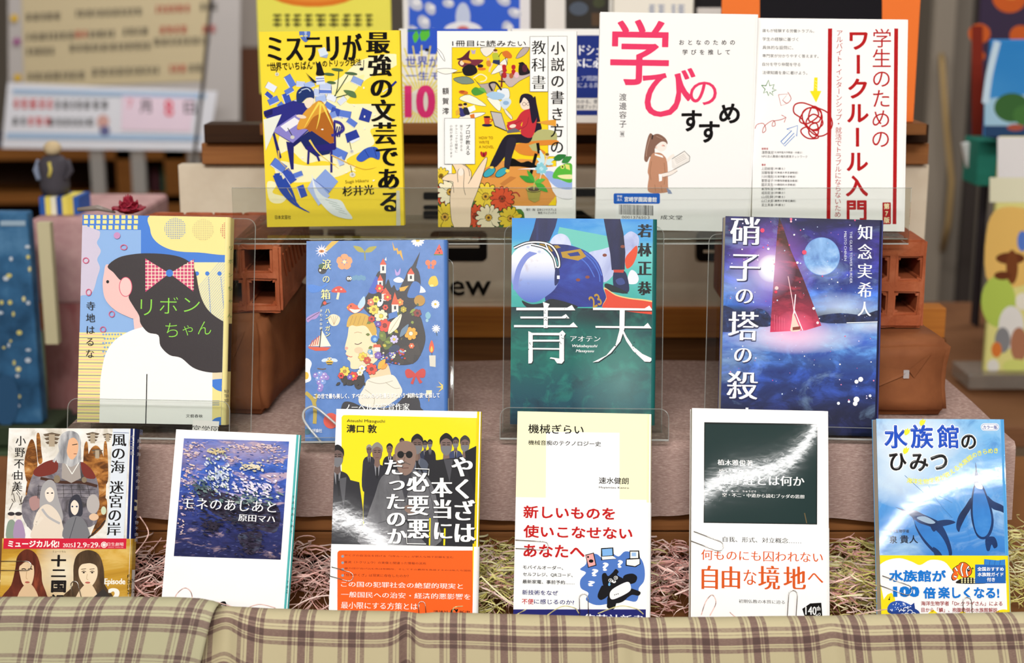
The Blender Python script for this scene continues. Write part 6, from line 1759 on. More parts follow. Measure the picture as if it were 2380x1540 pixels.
# moon
moon = paint('tower_moon', a, [('noise', [(.35, '3a68b8'), (.5, '7fb0e8'), (.62, 'b4d6f6'), (.75, 'e6f2fc')], 38, 38, 5, .4), ('glow', 700, 240, 150, 150, '9cc8f4', .5, 1.0), ('glow', 750, 430, 130, 60, 'f2f8ff', .6, 1.0)], 'grain')
a.ell(742, 318, 116, 122, '6f9ce0', n=40); a.ell(742, 318, 112, 118, moon, n=40)
rr = random.Random(9)
for _ in range(150):
    x, y = rr.uniform(140, 1080), rr.uniform(80, 1240); s_ = rr.choice((2, 2, 3, 4, 5)); c = rr.choice(('ffffff', 'e6dcff', 'ff9ac0', 'ff5a8a', 'cfe4ff'))
    a.ell(x, y, s_, s_, c, n=8)
for x, y, s_, c in ((362, 152, 14, 'f0406a'), (630, 292, 15, 'e8486a'), (453, 520, 12, 'ffd8d8'), (545, 80, 8, 'f86a90'), (545, 95, 7, 'ffc0d0'), (586, 358, 8, 'ffffff'), (448, 545, 10, 'e03a5a'), (990, 1103, 16, 'ffffff'), (963, 1118, 13, 'ffffff'), (963, 1232, 19, 'ffffff'), (955, 1258, 15, 'ffffff'), (848, 1256, 10, 'f0f4ff'), (915, 1245, 8, 'e6f0ff'), (1050, 1208, 9, 'ffffff'), (690, 650, 9, 'ffffff'), (715, 742, 9, 'ffe0e8'), (400, 270, 8, 'ffffff'), (565, 180, 6, 'ffffff')):
    a.ell(x, y, s_, s_, c, n=12)
a.line(((900, 742), (1120, 735)), 5, 'f2f8ff')
a.group('title_lettering')
for ch, x0, y0, x1, y1 in (('硝', 158, 64, 344, 246), ('子', 155, 302, 346, 478), ('の', 192, 526, 300, 618), ('塔', 145, 668, 336, 856), ('の', 182, 902, 292, 996), ('殺', 136, 1048, 330, 1232)):
    a.text(ch, x0 + 4, y0 + 5, x1 + 4, y1 + 5, '1a1c50', 'mx'); a.text(ch, x0, y0, x1, y1, 'f6f8ff', 'mb')
a.text('人', 200, 1282, 326, 1400, 'f6f8ff', 'mb')
for ch, y0, y1 in (('知', 116, 212), ('念', 238, 336), ('実', 362, 458), ('希', 482, 582), ('人', 606, 700)): a.text(ch, 972, y0, 1062 - (y0 > 600) * 6, y1, 'f2f6ff', 'mb')
def sideways(t_, x0, x1, y0, y1, c, st):
    off, sm = STY[st]; vs, fs = glyphs(t_, off, sm)
    X0, X1 = min(v[0] for v in vs), max(v[0] for v in vs); Y0, Y1 = min(v[1] for v in vs), max(v[1] for v in vs)
    a._put(vs, fs, lambda x, y: a.loc((x0 + (x1 - x0) * (y - Y0) / (Y1 - Y0), y0 + (y1 - y0) * (x - X0) / (X1 - X0))), c, a.up())
sideways('THE GLASS TOWER MURDER', 920, 936, 158, 490, 'dfe4fa', 'm'); sideways('MIKITO CHINEN', 884, 900, 158, 346, 'dfe4fa', 'm')
a.flush()
# ---- fantasy paperback with a gold band
a = BOOKS['twelve'].frame(0, 960, .37665)
a.group('cover_illustration')
sky = paint('twelve_sky', a, [('noise', [(.35, 'cfc8b8'), (.5, 'ebe7de'), (.7, 'f6f4ef')], 50, 60, 6, .8), ('streak', [(.58, '000000'), (.7, 'ffffff')], 40, 50, 6, .6, '8f8672', .5)])
face_fill(a, sky)
rock = paint('twelve_rock', a, [('noise', [(.3, '3a2416'), (.45, '7a4a22'), (.6, 'b87a3a'), (.8, 'e0b880')], 60, 130, 7, 1.2)])
robe = paint('twelve_robe', a, [('noise', [(.35, '4a4648'), (.5, '77727a'), (.7, 'a8a2a4')], 60, 60, 6, .8)])
grey = paint('twelve_grey', a, [('noise', [(.35, '7f8084'), (.5, 'b0b0b2'), (.7, 'e0dfdc')], 160, 30, 5, .6)])
for pts in (((180, 180), (205, 165), (225, 240), (230, 330), (200, 380), (165, 420), (150, 300)), ((225, 140), (245, 130), (255, 230), (262, 300), (235, 300)), ((555, 230), (600, 200), (640, 270), (655, 420), (640, 560), (560, 520), (530, 350)), ((640, 200), (660, 190), (668, 400), (645, 420)), ((520, 200), (540, 180), (545, 300), (515, 330)), ((560, 560), (650, 520), (660, 600), (640, 690), (560, 760), (600, 640)), ((180, 380), (240, 360), (230, 480), (160, 520))):
    a.blob(pts, rock, 4)
for x, y, s_ in ((320, 130, 1.5), (572, 125, 1.2), (600, 228, 1.0), (664, 130, .9)):
    for k in range(3): a.poly(((x - 36 * s_ + k * 7, y + k * 16 * s_), (x, y - 8 * s_ + k * 16 * s_), (x + 36 * s_ - k * 7, y + k * 16 * s_), (x + 28 * s_ - k * 7, y + 8 * s_ + k * 16 * s_), (x - 28 * s_ + k * 7, y + 8 * s_ + k * 16 * s_)), '6a5a48')
    a.rect(x - 12 * s_, y, x + 12 * s_, y + 50 * s_, 'b0a088')
# a plain robed figure with long grey hair, two smaller figures before it
a.blob(((180, 440), (230, 340), (330, 290), (420, 280), (500, 300), (580, 370), (610, 470), (600, 600), (560, 700), (200, 720), (160, 580)), robe, 4)
a.blob(((215, 345), (280, 300), (350, 290), (350, 360), (260, 390), (210, 380)), '7a342c', 4); a.blob(((500, 300), (560, 340), (590, 400), (520, 390)), '7a342c', 4)
a.blob(((150, 520), (240, 480), (330, 560), (320, 700), (220, 740), (140, 640)), robe, 4); a.blob(((180, 530), (230, 510), (250, 570), (200, 600)), 'b08a86', 4)
for i in range(7): a.line(((240 + i * 50, 440), (232 + i * 54, 520)), 3, '3a3638')
for i in range(4): a.line(((230, 450 + i * 24), (590, 446 + i * 24)), 2.5, '3a3638')
a.line(((250, 400), (380, 425), (500, 425), (600, 450)), 18, '4a3026', True); a.ell(352, 405, 20, 24, '8a7a62'); a.ell(520, 410, 16, 18, '8a7a62')
a.poly(((385, 300), (440, 330), (490, 300), (500, 400), (440, 430), (380, 400)), 'a89f98'); a.line(((400, 300), (445, 375)), 5, 'f2f0ea'); a.line(((490, 300), (445, 375)), 5, 'f2f0ea')
a.blob(((360, 190), (380, 130), (430, 108), (480, 125), (500, 180), (490, 240), (500, 290), (440, 330), (400, 310), (350, 300), (365, 240)), grey, 4)
a.blob(((415, 180), (450, 150), (480, 175), (482, 230), (465, 270), (440, 285), (415, 250)), 'e8b48c', 4); a.line(((446, 195), (478, 190)), 5, '2a2220'); a.line(((455, 250), (474, 250)), 4, '8a4a3a')
a.line(((385, 150), (375, 230), (330, 300)), 16, grey, True); a.line(((418, 160), (405, 240), (420, 300)), 14, grey, True); a.line(((490, 180), (496, 250), (488, 300)), 10, grey, True)
a.blob(((245, 540), (260, 450), (300, 410), (340, 430), (360, 520), (390, 640), (350, 700), (260, 680)), 'a9a6a6', 4)
a.blob(((280, 480), (310, 455), (335, 485), (330, 530), (305, 548), (282, 520)), 'f0e2d2', 4); a.blob(((205, 700), (235, 600), (290, 560), (350, 600), (385, 680), (380, 772), (200, 772)), 'e4d6c4', 4); a.line(((260, 590), (300, 640), (370, 680)), 14, 'b5b2b2', True); a.line(((238, 610), (215, 690), (262, 640)), 20, 'e8dccb', True)
for x in (295, 322): a.ell(x, 492, 7, 4, '3a3236')
a.blob(((425, 560), (445, 515), (480, 500), (505, 540), (510, 620), (480, 640), (430, 640)), '3a3a44', 4); a.blob(((438, 560), (460, 535), (485, 560), (482, 605), (462, 628), (440, 605)), 'f3e2d0', 4); a.blob(((400, 690), (440, 640), (500, 640), (540, 700), (545, 772), (395, 772)), '7a7a7e', 4); a.line(((470, 640), (430, 772)), 4, '4a4a50')
for x in (447, 474): a.ell(x, 575, 6, 5, '2a3a5a')
for x, y, c in ((70, 640, '8a9a8a'), (115, 640, 'a890b0')):
    a.ell(x, y - 5, 20, 22, 'efe0d0'); a.ell(x, y - 20, 22, 12, '3a3436'); a.blob(((x - 30, y + 130), (x - 20, y + 30), (x + 20, y + 25), (x + 40, y + 130)), c, 4)
for i in range(14):
    rr = random.Random(i); x, y = rr.uniform(60, 150), rr.uniform(350, 560); a.line(((x, y), (x + rr.uniform(-30, 30), y + rr.uniform(10, 60))), 4, '4a4038')
a.line(((545, 770), (620, 700), (650, 660)), 9, '3a2e28'); a.ell(575, 560, 40, 60, 'b9b2ae'); a.ell(640, 600, 16, 26, 'cfd8b8'); a.ell(580, 640, 30, 22, 'e4c2a0')
a.poly(((697, 88), (800, 92), (764, 774), (660, 774)), 'dfe6ee'); a.line(((700, 118), (796, 122)), 3, '4a5a8a')
a.group('title_lettering')
a.column('風の海', 738, 122, 372, 92, '1a1615', 'mb', dx=-14); a.column('迷宮の岸', 724, 414, 756, 90, '1a1615', 'mb', dx=-24)
a.column('小野不由美', 131, 134, 486, 66, '1a1615', 'm', dx=-26)
a.flush()
v = a.loc((400, 772))[1]
bd = band(a, v, paint('twelve_band', a, [('noise', [(.3, 'a8781e'), (.5, 'c99a34'), (.7, 'e3c878')], 18, 60, 5, .6), ('glow', 390, 980, 200, 260, 'f2ead2', .9, .8), ('glow', 720, 880, 140, 60, 'e2b050', .5, 1), ('glow', 220, 1060, 80, 160, 'f0e4c8', .6, 1.)]), x_left=True)
a.group('band_picture')
a.rect(0, 772, 786, 836, 'd0213c')
hair_l = paint('band_hair_l', a, [('noise', [(.3, '3a1a10'), (.55, '6a3020'), (.75, '9a4a30')], 120, 26, 5, .5)]); hair_r = paint('band_hair_r', a, [('noise', [(.3, '3a2a1a'), (.55, '54402c'), (.75, '7a6044')], 120, 26, 5, .5)])
a.blob(((20, 1150), (70, 1060), (95, 960), (110, 880), (165, 838), (225, 870), (255, 960), (262, 1040), (290, 1120), (280, 1150)), hair_l, 4)
a.blob(((120, 950), (150, 915), (200, 920), (212, 980), (200, 1045), (175, 1078), (140, 1050), (125, 1000)), 'e6c8a0', 4); a.blob(((110, 1150), (150, 1060), (200, 1060), (235, 1150)), 'dcbc94', 4)
a.blob(((105, 950), (120, 890), (165, 868), (215, 890), (215, 940), (165, 915), (125, 940)), hair_l, 4)
for x in (148, 188): a.line(((x - 14, 962), (x, 958), (x + 13, 963)), 6, '3a241c', True)
a.ell(170, 1042, 15, 6, 'b05a4c'); a.line(((166, 975), (163, 1015), (172, 1022)), 3, 'c09870', True)
a.blob(((395, 1120), (450, 1060), (455, 940), (480, 870), (545, 843), (610, 870), (640, 950), (650, 1060), (690, 1150), (400, 1150)), hair_r, 4)
a.blob(((487, 960), (510, 930), (560, 925), (598, 945), (602, 1000), (580, 1050), (546, 1078), (512, 1050), (490, 1010)), 'f1dcba', 4); a.blob(((470, 1150), (520, 1060), (570, 1060), (600, 1150)), 'e9d0aa', 4)
a.blob(((478, 950), (495, 880), (545, 862), (600, 885), (612, 950), (580, 925), (510, 930)), hair_r, 4)
for x in (518, 570): a.line(((x - 14, 978), (x, 972), (x + 14, 978)), 4, '4a3424', True); a.ell(x, 982, 7, 5, '2a1c14'); a.line(((x - 16, 962), (x + 14, 958)), 4, '6a5038')
a.ell(542, 1044, 16, 6, 'c0685c'); a.line(((540, 990), (536, 1020), (546, 1026)), 3, 'c8a880', True)
a.poly(((560, 1150), (640, 1080), (700, 1150)), '3a3430')
a.group('band_lettering')
a.text('ミュージカル化!', 52, 782, 366, 828, 'fbf6ee', 'x'); a.text('2025.', 390, 802, 458, 826, 'fbe9e4', 'mb'); a.text('12.9', 460, 796, 536, 828, 'fbe9e4', 'mb'); a.text('–', 540, 808, 556, 812, 'fbe9e4', 'b'); a.text('29', 560, 796, 606, 828, 'fbe9e4', 'mb'); a.text('㊋', 538, 814, 554, 828, 'fbe9e4'); a.text('㊊', 606, 814, 620, 828, 'fbe9e4')
a.ell(643, 811, 19, 19, 'fbe9e4'); a.ell(643, 811, 14, 14, 'd0213c'); a.ell(643, 811, 11, 11, 'fbe9e4'); a.text('日生劇場', 664, 796, 764, 818, 'fbe9e4', 'm'); a.text('NISSAY THEATRE', 668, 822, 762, 830, 'f0b0b8', 'g')
a.text('ミュージカル', 326, 846, 408, 858, '2a2018', 'g')
for ch, y0, y1 in (('十', 872, 946), ('二', 962, 1010), ('国', 1030, 1106)): a.text(ch, 318, y0, 408, y1, '1c1614', 'x')
a.text('記', 312, 1116, 396, 1192, '1c1614', 'x')
a.text('Episode', 646, 1018, 774, 1066, 'fbf6ea', (.02, .04)); a.text('2', 668, 1078, 744, 1172, 'fbf6ea', (.03, .05))
a.flush()
s = spine_face(a); s.z = -.0005; s.group('spine_lettering')
s.column('風の海 迷宮の岸', 856, 150, 480, 26, 'eceefa', 'm', dx=-12); s.text('図', 860, 100, 876, 136, '8f9ac8', 'g'); s.column('小野不由美', 842, 620, 800, 24, 'dfe3f4', 'm', dx=-6)
s.blob(((770, 530), (800, 520), (840, 535), (880, 525), (880, 580), (840, 600), (800, 590), (775, 585)), 'e8e0c0'); s.ell(808, 556, 12, 12, 'd45a9a'); s.ell(832, 560, 10, 14, '1c2a66')
s.column('十二国記', 812, 130, 262, 26, 'dfe3f4', 'b'); s.group('spine_label'); s.rect(740, 965, 900, 1160, 'efeeea'); s.group('label_lettering')
for k, t_ in enumerate(('F', 'O67ゅ', '[3]', '2012')): s.text(t_, 782, 996 + k * 31, (796, 832, 806, 826)[k], 1014 + k * 31, '1c1a18', 'b')
s.flush()

# ---- white paperback with a square of painted water (a plain stand-in for the painting on the cover)
a = BOOKS['monet'].frame(350, 980, .3638)
a.group('cover_illustration')
q = ((213, 105), (885, 125), (831, 880), (148, 857))
water = paint('monet_water', a, [('vert', 880, 110, [(0, '2a2a4a'), (.3, '3a3f70'), (.5, '4a5a9c'), (.75, '4f72bc'), (1, '5f84c8')], 1.0, 'MIX'), ('noise', [(.32, '28305a'), (.5, '6078b4'), (.68, 'c3c4dc')], 90, 230, 8, .5, .55, 'OVERLAY'), ('streak', [(.56, '000000'), (.64, 'ffffff')], 40, 110, 6, .6, 'd3b4b8', .75), ('streak', [(.58, '000000'), (.68, 'ffffff')], 30, 60, 6, .8, '2a2440', .6), ('glow', 620, 180, 330, 90, 'd8b9b4', .55, .8), ('glow', 260, 200, 160, 120, 'c9a8ac', .45, .8)])
a.poly(q, water)
dkw = paint('monet_dark', a, [('noise', [(.3, '211d2e'), (.5, '3a3346'), (.7, '4f5a70')], 110, 200, 7, .8)])
a.blob(((300, 420), (420, 440), (620, 500), (815, 545), (805, 700), (700, 690), (560, 650), (430, 600), (330, 520)), dkw, 4); a.blob(((380, 640), (440, 650), (430, 690), (380, 690)), dkw, 4); a.blob(((560, 720), (700, 700), (700, 800), (640, 850), (590, 800)), dkw, 4)
rr = random.Random(21)
def dabs(n, cx, cy, sx, sy, w, h, cols, rot=12):
    for _ in range(n):
        x, y = rr.gauss(cx, sx), rr.gauss(cy, sy)
        if not (125 + (x - 213) * .03 < y < 850 and 222 - (y - 105) * .086 < x < 868 - (y - 125) * .072): continue
        a.ell(x, y, w * rr.uniform(.5, 1.3), h * rr.uniform(.5, 1.3), rr.choice(cols), rr.gauss(rot, 14), 7)
wat = ('5a76c0', '6f8ad0', '4a5fa8', '8f9ad0', '3d4f94')
for _ in range(420):
    x, y = rr.uniform(160, 880), rr.uniform(120, 860)
    if not (125 + (x - 213) * .03 < y < 850 and 226 - (y - 105) * .086 < x < 864 - (y - 125) * .072): continue
    a.ell(x, y, rr.uniform(5, 14), rr.uniform(1.5, 4), rr.choice(wat if y < 560 else ('3a4070', '4a5288', '2f3258', '565a8c')), rr.gauss(4, 8), 7)
pk_ = ('dcc0bc', 'e6cfc4', 'cfae b4'.replace(' ', ''), 'c8b4c8')
for x, y, sx, sy, n in ((560, 160, 40, 14, 34), (700, 160, 50, 16, 40), (800, 170, 40, 22, 34), (540, 238, 24, 10, 16), (830, 255, 36, 16, 26), (260, 200, 40, 20, 36), (240, 300, 44, 26, 36), (220, 380, 30, 24, 26), (300, 150, 40, 16, 20), (220, 520, 40, 40, 30), (200, 660, 26, 40, 22)):
    dabs(n, x, y, sx, sy, 11, 4, pk_)
dabs(150, 440, 350, 50, 60, 12, 6, ('e4e6ee', 'c9d2e6', 'aebcda', 'f2f1ec', '9fb09a'), 50); dabs(130, 670, 420, 70, 42, 13, 6, ('e9e2ee', 'd2cbe6', 'b8b4da', 'f6f2f2'), 30); dabs(60, 660, 285, 34, 14, 11, 5, ('e0d3b0', 'cdbf98', 'e9dfc6'), 5); dabs(36, 430, 190, 26, 10, 10, 5, ('d8c99a', 'c4b080'), 5)
dabs(90, 640, 500, 130, 22, 14, 5, ('5f7a78', '7f948c', '4a5c64', '8fa09a'), 14); dabs(60, 340, 420, 40, 22, 12, 5, ('4f6668', '6f8482', '3a4a52'), 30)
dabs(130, 560, 620, 150, 50, 16, 5, ('1f1c2c', '2c2838', '3a3446', '28303f'), 12); dabs(80, 640, 770, 40, 60, 14, 5, ('1f1b2a', '2a2436', '352e42'), 10); dabs(40, 400, 665, 26, 20, 12, 5, ('241f2e', '302a3a'), 10)
a.group('title_lettering')
a.text('モネのあしあと', 222, 492, 812, 588, '1e1c30', 'm'); a.text('モネのあしあと', 218, 486, 808, 582, 'f8f8fa', 'm'); a.text('原田マハ', 570, 592, 802, 646, 'f8f8fa', 'mb')
a.group('publisher_mark'); a.blob(((448, 1176), (452, 1155), (470, 1146), (488, 1150), (494, 1176), (486, 1178), (480, 1168), (462, 1168), (458, 1178)), INK, 3); a.line(((486, 1178), (542, 1179)), 3, INK); a.text('文庫', 470, 1186, 524, 1206, INK, 'b')
a.flush()
s = spine_face(a); s.group('spine_print'); s.rect(880, 188, 960, 425, 'f07a28'); s.rect(820, 980, 960, 1240, 'c9dedd'); s.column('モネのあしあと', 914, 460, 720, 22, '2a3a3a', 'm', dx=-14)
for k, t_ in enumerate(('7', 'H', '2')): s.text(t_, 872 - k * 2, 1014 + k * 30, 880 - k * 2, 1034 + k * 30, INK, 'b')
s.flush()

# ---- yellow paperback with suited men
a = BOOKS['yakuza'].frame(740, 930, .39623)
a.group('cover_illustration')
Yk = 'f6e408'
a.poly(((150, 86), (975, 104), (975, 830), (136, 830), (136, 100)), Yk); a.rrect(137, 86, 250, 400, 16, Yk, (1, 0, 0, 0))
a.poly(((925, 60), (960, 60), (940, 1330), (912, 1330)), 'f2d70e'); a.poly(((100, 40), (960, 62), (960, 104), (100, 84)), 'fdfdfb')
def man(x, y, s_, suit, hair, skin, mask=None, shirt='8f9096', lap='1c1c22', w=1.0):
    T = lambda P: [(x + p * s_, y + q * s_) for p, q in P]
    a.blob(T(((-1.25 * w, 8), (-1.3 * w, 3.2), (-1.0 * w, 1.75), (-.35, 1.3), (.35, 1.3), (1.0 * w, 1.75), (1.3 * w, 3.2), (1.25 * w, 8))), suit, 4)
    a.poly(T(((-.32, 1.2), (.32, 1.2), (.16, 2.4), (0, 2.8), (-.16, 2.4))), shirt); a.poly(T(((-.1, 1.45), (.1, 1.45), (.13, 2.5), (0, 2.8), (-.13, 2.5))), lap)
    a.poly(T(((-.25, .7), (.25, .7), (.3, 1.35), (0, 1.6), (-.3, 1.35))), skin)
    a.blob(T(((-.52, -.1), (-.46, -.7), (0, -.98), (.46, -.7), (.52, -.1), (.42, .55), (0, .98), (-.42, .55))), skin, 4)
    if hair: a.blob(T(((-.56, .0), (-.54, -.65), (0, -1.08), (.54, -.65), (.56, .0), (.44, -.35), (0, -.6), (-.44, -.35))), hair, 4)
    for e in (-.2, .2): a.line(T(((e - .13, -.02), (e + .13, -.02))), .07 * s_, '1c1814'); a.line(T(((e - .15, -.2), (e + .15, -.2))), .07 * s_, '2a2420')
    if mask: a.blob(T(((-.46, .15), (0, .08), (.46, .15), (.4, .6), (0, .95), (-.4, .6))), mask, 4)
    else: a.line(T(((-.18, .55), (.18, .55))), .07 * s_, '6a4a40'); a.line(T(((0, .05), (.06, .32), (-.06, .34))), .05 * s_, '7a5a4e')
mk = '77777b'
man(298, 290, 30, '2a2a34', '9a9488', '6e5a54'); man(490, 245, 24, '22222a', '14141a', '6a5650'); man(625, 260, 26, '2a3046', '14141a', '5e4e4c', mk); man(655, 255, 26, '1c1c28', '1a1a20', '5e4e4c', mk); man(418, 285, 32, '1e1e26', '16161a', '7a6258', None, 'b8b8c0')
man(805, 250, 34, '3a4468', '2a2a34', '6e5a54', mk); man(860, 258, 50, '202026', '3a3836', '7a625a', mk); man(345, 305, 56, '26262e', '8f897e', '7e645a'); man(580, 260, 60, '515868', '16161a', '6e5850', mk, '6a6e7a')
a.line(((560, 330), (620, 440)), 10, '1c1c22')
man(112, 330, 66, '222228', '121216', '6a5650', mk); a.poly(((60, 520), (160, 460), (240, 480), (262, 640), (262, 850), (60, 850)), '26262c'); a.poly(((120, 460), (165, 450), (150, 640)), '55555a'); a.line(((118, 470), (122, 560)), 14, '131318')
man(750, 262, 66, '1f1f24', '0f0f12', '7c6660', mk, '4a4a50'); a.blob(((640, 400), (700, 350), (900, 340), (930, 420), (935, 850), (640, 850)), '212126', 3); a.poly(((860, 300), (940, 260), (935, 600), (870, 400)), '15151a'); a.poly(((735, 345), (790, 345), (770, 480)), '4a4a50')
gs = paint('yakuza_grey', a, [('noise', [(.3, '5a5a5e'), (.6, '6e6e72'), (.75, '828286')], 120, 50, 4, .4)], 'gloss_suits')
a.blob(((258, 850), (275, 720), (330, 560), (370, 450), (450, 410), (500, 425), (560, 410), (640, 450), (690, 560), (700, 700), (690, 850)), gs, 4)
a.poly(((470, 420), (550, 420), (535, 520), (512, 580), (490, 520)), '3c3c42'); a.line(((470, 425), (512, 600)), 4, '48484c'); a.line(((555, 420), (520, 610)), 4, '48484c'); a.line(((520, 600), (525, 850)), 4, '48484c'); a.line(((350, 720), (420, 700), (430, 730)), 5, '4a4a4e'); a.line(((640, 480), (690, 700)), 4, '4a4a4e')
a.blob(((452, 340), (448, 290), (470, 250), (515, 238), (558, 255), (575, 300), (568, 370), (545, 420), (510, 440), (475, 420), (458, 380)), '8d7468', 4); a.ell(446, 335, 9, 20, '7e6658'); a.ell(578, 335, 8, 20, '7e6658')
for x in (483, 533): a.ell(x, 318, 20, 21, '0d0c0e')
a.line(((500, 312), (516, 312)), 5, '0d0c0e'); a.line(((485, 378), (510, 366), (540, 378)), 5, '5e5450', True); a.line(((490, 398), (530, 396)), 5, '6a4a42'); a.line(((508, 330), (502, 355), (516, 360)), 4, '6e574c', True); a.ell(540, 640, 38, 24, '8d7468', 20)
a.poly(((505, 700), (640, 700), (655, 850), (640, 850)), '26262b'); a.line(((655, 690), (652, 850)), 8, Yk); a.line(((742, 750), (738, 850)), 10, Yk)
a.group('title_lettering')
for dx, dy, c in ((4, 4, '0c0c0e'), (-3, 2, '0c0c0e'), (0, 0, 'fbfbf9')):
    for t_, x, y0, y1, w_, d_ in (('やくざは', 843, 325, 840, 132, 14), ('本当に', 722, 448, 826, 124, 10), ('だったのか', 442, 340, 846, 118, 20)):
        a.column(t_, x + dx, y0 + dy, y1 + dy, w_, c, 'mx', dx=d_)
    a.column('必要悪', 584 + dx, 408 + dy, 820 + dy, 130, c, 'mx', dx=2)
    for P in (((565, 400), (650, 404), (646, 440)), ((516, 780), (520, 840), (632, 842))): a.line([(x + dx, y + dy) for x, y in P], 5, c)
a.text('Atsushi Mizoguchi', 168, 110, 390, 136, '3a3a1c', 'g'); a.text('溝口', 166, 142, 268, 190, INK, 'b'); a.text('敦', 290, 140, 342, 192, INK, 'b')
a.flush()
v = a.loc((80, 842))[1]
bd = band(a, v, 'fdfdfb', label='white paper band with an orange panel')
a.group('band_picture')
a.rrect(112, 880, 912, 1400, 18, 'fa6420', (1, 0, 0, 0)); a.poly(((905, 840), (940, 842), (915, 1330), (905, 1330)), 'f3d80e')
a.group('band_lettering')
rows = (('やくざの自活化を妨げる「5年ルール」が新たな地下犯罪を生む', 914, 792), ('匿流（トクリュウ）の実像と間違った情報の流布', 952, 632), ('暴力団が逃げ込む先は刑務所、そしてその費用を負担するのは私たち国民', 991, 895), ('「任侠やくざ」は現実に存在したのか？', 1026, 530))
for t_, y, x1 in rows:
    a.ell(143, y, 8, 8, '8fa0b0'); a.text(t_, 153, y - 12, x1, y + 12, '4a1c10', 'g')
for t_, y0, y1, x1 in (('この国の犯罪社会の絶望的現実と', 1060, 1106, 848), ('一般国民への治安・経済的悪影響を', 1120, 1168, 892), ('最小限にする方策とは!', 1180, 1228, 592)): a.text(t_, 134, y0, x1, y1, 'fdf8f2', 'm')
a.text('講談社', 674, 1230, 764, 1260, INK, 'mb'); a.text('+', 764, 1240, 778, 1254, INK, 'b'); a.text('α', 776, 1222, 820, 1262, INK, 'mb'); a.text('新書', 826, 1232, 890, 1260, INK, 'mb')
a.flush()

# ---- cream and white paperback with the crying bear
a = BOOKS['kikai'].frame(1140, 930, .39623)
a.group('cover_illustration')
cr = 'fdf8cf'
a.poly(((100, 40), (1000, 60), (1000, 586), (757, 580), (757, 190), (327, 184), (324, 570), (100, 566)), cr)
a.group('title_lettering')
a.text('機械ぎらい', 222, 138, 546, 200, INK, 'b'); a.text('機械音痴のテクノロジー史', 222, 232, 648, 270, INK, 'b'); a.text('速水健朗', 636, 450, 810, 492, INK, 'b'); a.text('Hayamizu Kenro', 636, 504, 812, 522, INK, 'b')
a.flush()
v = a.loc((140, 582))[1]
bd = band(a, v, 'fdfdfb', label='white paper band with red lettering and a bear')
a.group('band_picture')
bl = '4f78c4'
a.blob(((560, 960), (570, 910), (620, 900), (660, 925), (700, 890), (750, 915), (790, 885), (850, 900), (890, 940), (905, 1000), (900, 1060), (870, 1100), (870, 1140), (850, 1180), (780, 1170), (700, 1190), (620, 1200), (560, 1170), (575, 1130), (530, 1100), (528, 1050), (560, 1010), (525, 990)), bl, 4)
a.poly(((556, 905), (606, 892), (622, 968), (572, 982)), INK); a.poly(((560, 909), (602, 898), (616, 964), (576, 976)), 'f3a8a4'); a.ell(590, 942, 14, 10, INK); a.ell(572, 918, 6, 6, INK)
a.poly(((648, 866), (720, 862), (724, 920), (740, 930), (648, 938)), INK); a.poly(((654, 872), (714, 868), (716, 908), (656, 912)), '7fb4ea'); a.poly(((652, 916), (718, 912), (738, 928), (656, 934)), 'f3f3f0')
a.poly(((815, 880), (872, 880), (880, 960), (850, 978), (792, 970), (795, 930), (815, 925)), INK); a.poly(((820, 886), (866, 886), (866, 924), (820, 926)), 'f3f3f0'); a.poly(((828, 892), (854, 892), (854, 914), (828, 914)), '9cc0ea'); a.poly(((799, 934), (874, 930), (874, 958), (848, 972), (799, 964)), 'f3f3f0')
for x0, y0, x1, y1 in ((658, 950, 692, 1000), (746, 936, 776, 982), (594, 988, 632, 1032), (572, 1058, 612, 1090)): a.text('?', x0, y0, x1, y1, 'f6f8fc', 'x')
bear = '131216'
a.blob(((655, 1020), (675, 1012), (690, 1030), (715, 1010), (735, 988), (752, 1005), (745, 1025), (800, 1060), (820, 1120), (790, 1170), (740, 1190), (700, 1170), (670, 1110), (655, 1060)), bear, 4)
a.blob(((780, 1030), (830, 1015), (860, 1035), (845, 1070), (790, 1075)), bear, 4); a.blob(((660, 1085), (640, 1110), (628, 1150), (650, 1170), (690, 1140)), bear, 4); a.blob(((690, 1150), (740, 1160), (735, 1200), (720, 1225), (685, 1215), (684, 1190)), bear, 4); a.blob(((790, 1100), (850, 1110), (880, 1125), (868, 1145), (830, 1140), (790, 1160)), bear, 4)
a.blob(((700, 1130), (725, 1100), (800, 1064), (822, 1085), (815, 1120), (740, 1160), (706, 1164)), 'f8f8f6', 4)
for x in (728, 738, 748): a.ell(x, 1140 - (x - 728) * .3, 3, 3, INK)
for x, y in ((704, 1055), (735, 1040)): a.ell(x, y, 12, 11, 'f8f8f6'); a.ell(x, y, 9, 8, bear); a.ell(x + 1, y, 4, 4, 'f8f8f6')
a.ell(724, 1062, 12, 9, 'f8f8f6'); a.ell(725, 1058, 5, 4, INK); a.blob(((697, 1066), (704, 1080), (696, 1088), (690, 1080)), '6fb4ea')
nb = '20246e'
a.rect(100, 1225, 1000, 1400, nb)
a.group('band_lettering')
rd = 'c01818'
for t_, y0, y1, x1 in (('新しいものを', 616, 702, 730), ('使いこなせない', 730, 818, 832), ('あなたへ', 842, 926, 552)): a.text(t_, 194, y0, x1, y1, rd, 'h')
a.text('モバイルオーダー、', 190, 966, 426, 994, INK, 'b'); a.text('セルフレジ、QRコード、', 190, 1008, 482, 1038, INK, 'b'); a.text('最新家電、事前予約……', 188, 1050, 492, 1080, INK, 'b')
a.text('新技術をなぜ', 186, 1110, 396, 1144, nb, 'b'); a.text('不便', 184, 1162, 252, 1196, rd, 'b'); a.text('に感じるのか?', 256, 1164, 490, 1198, nb, 'b')
a.text('集英社新書', 548, 1252, 900, 1322, 'f4f4f8', 'mb')
a.flush()

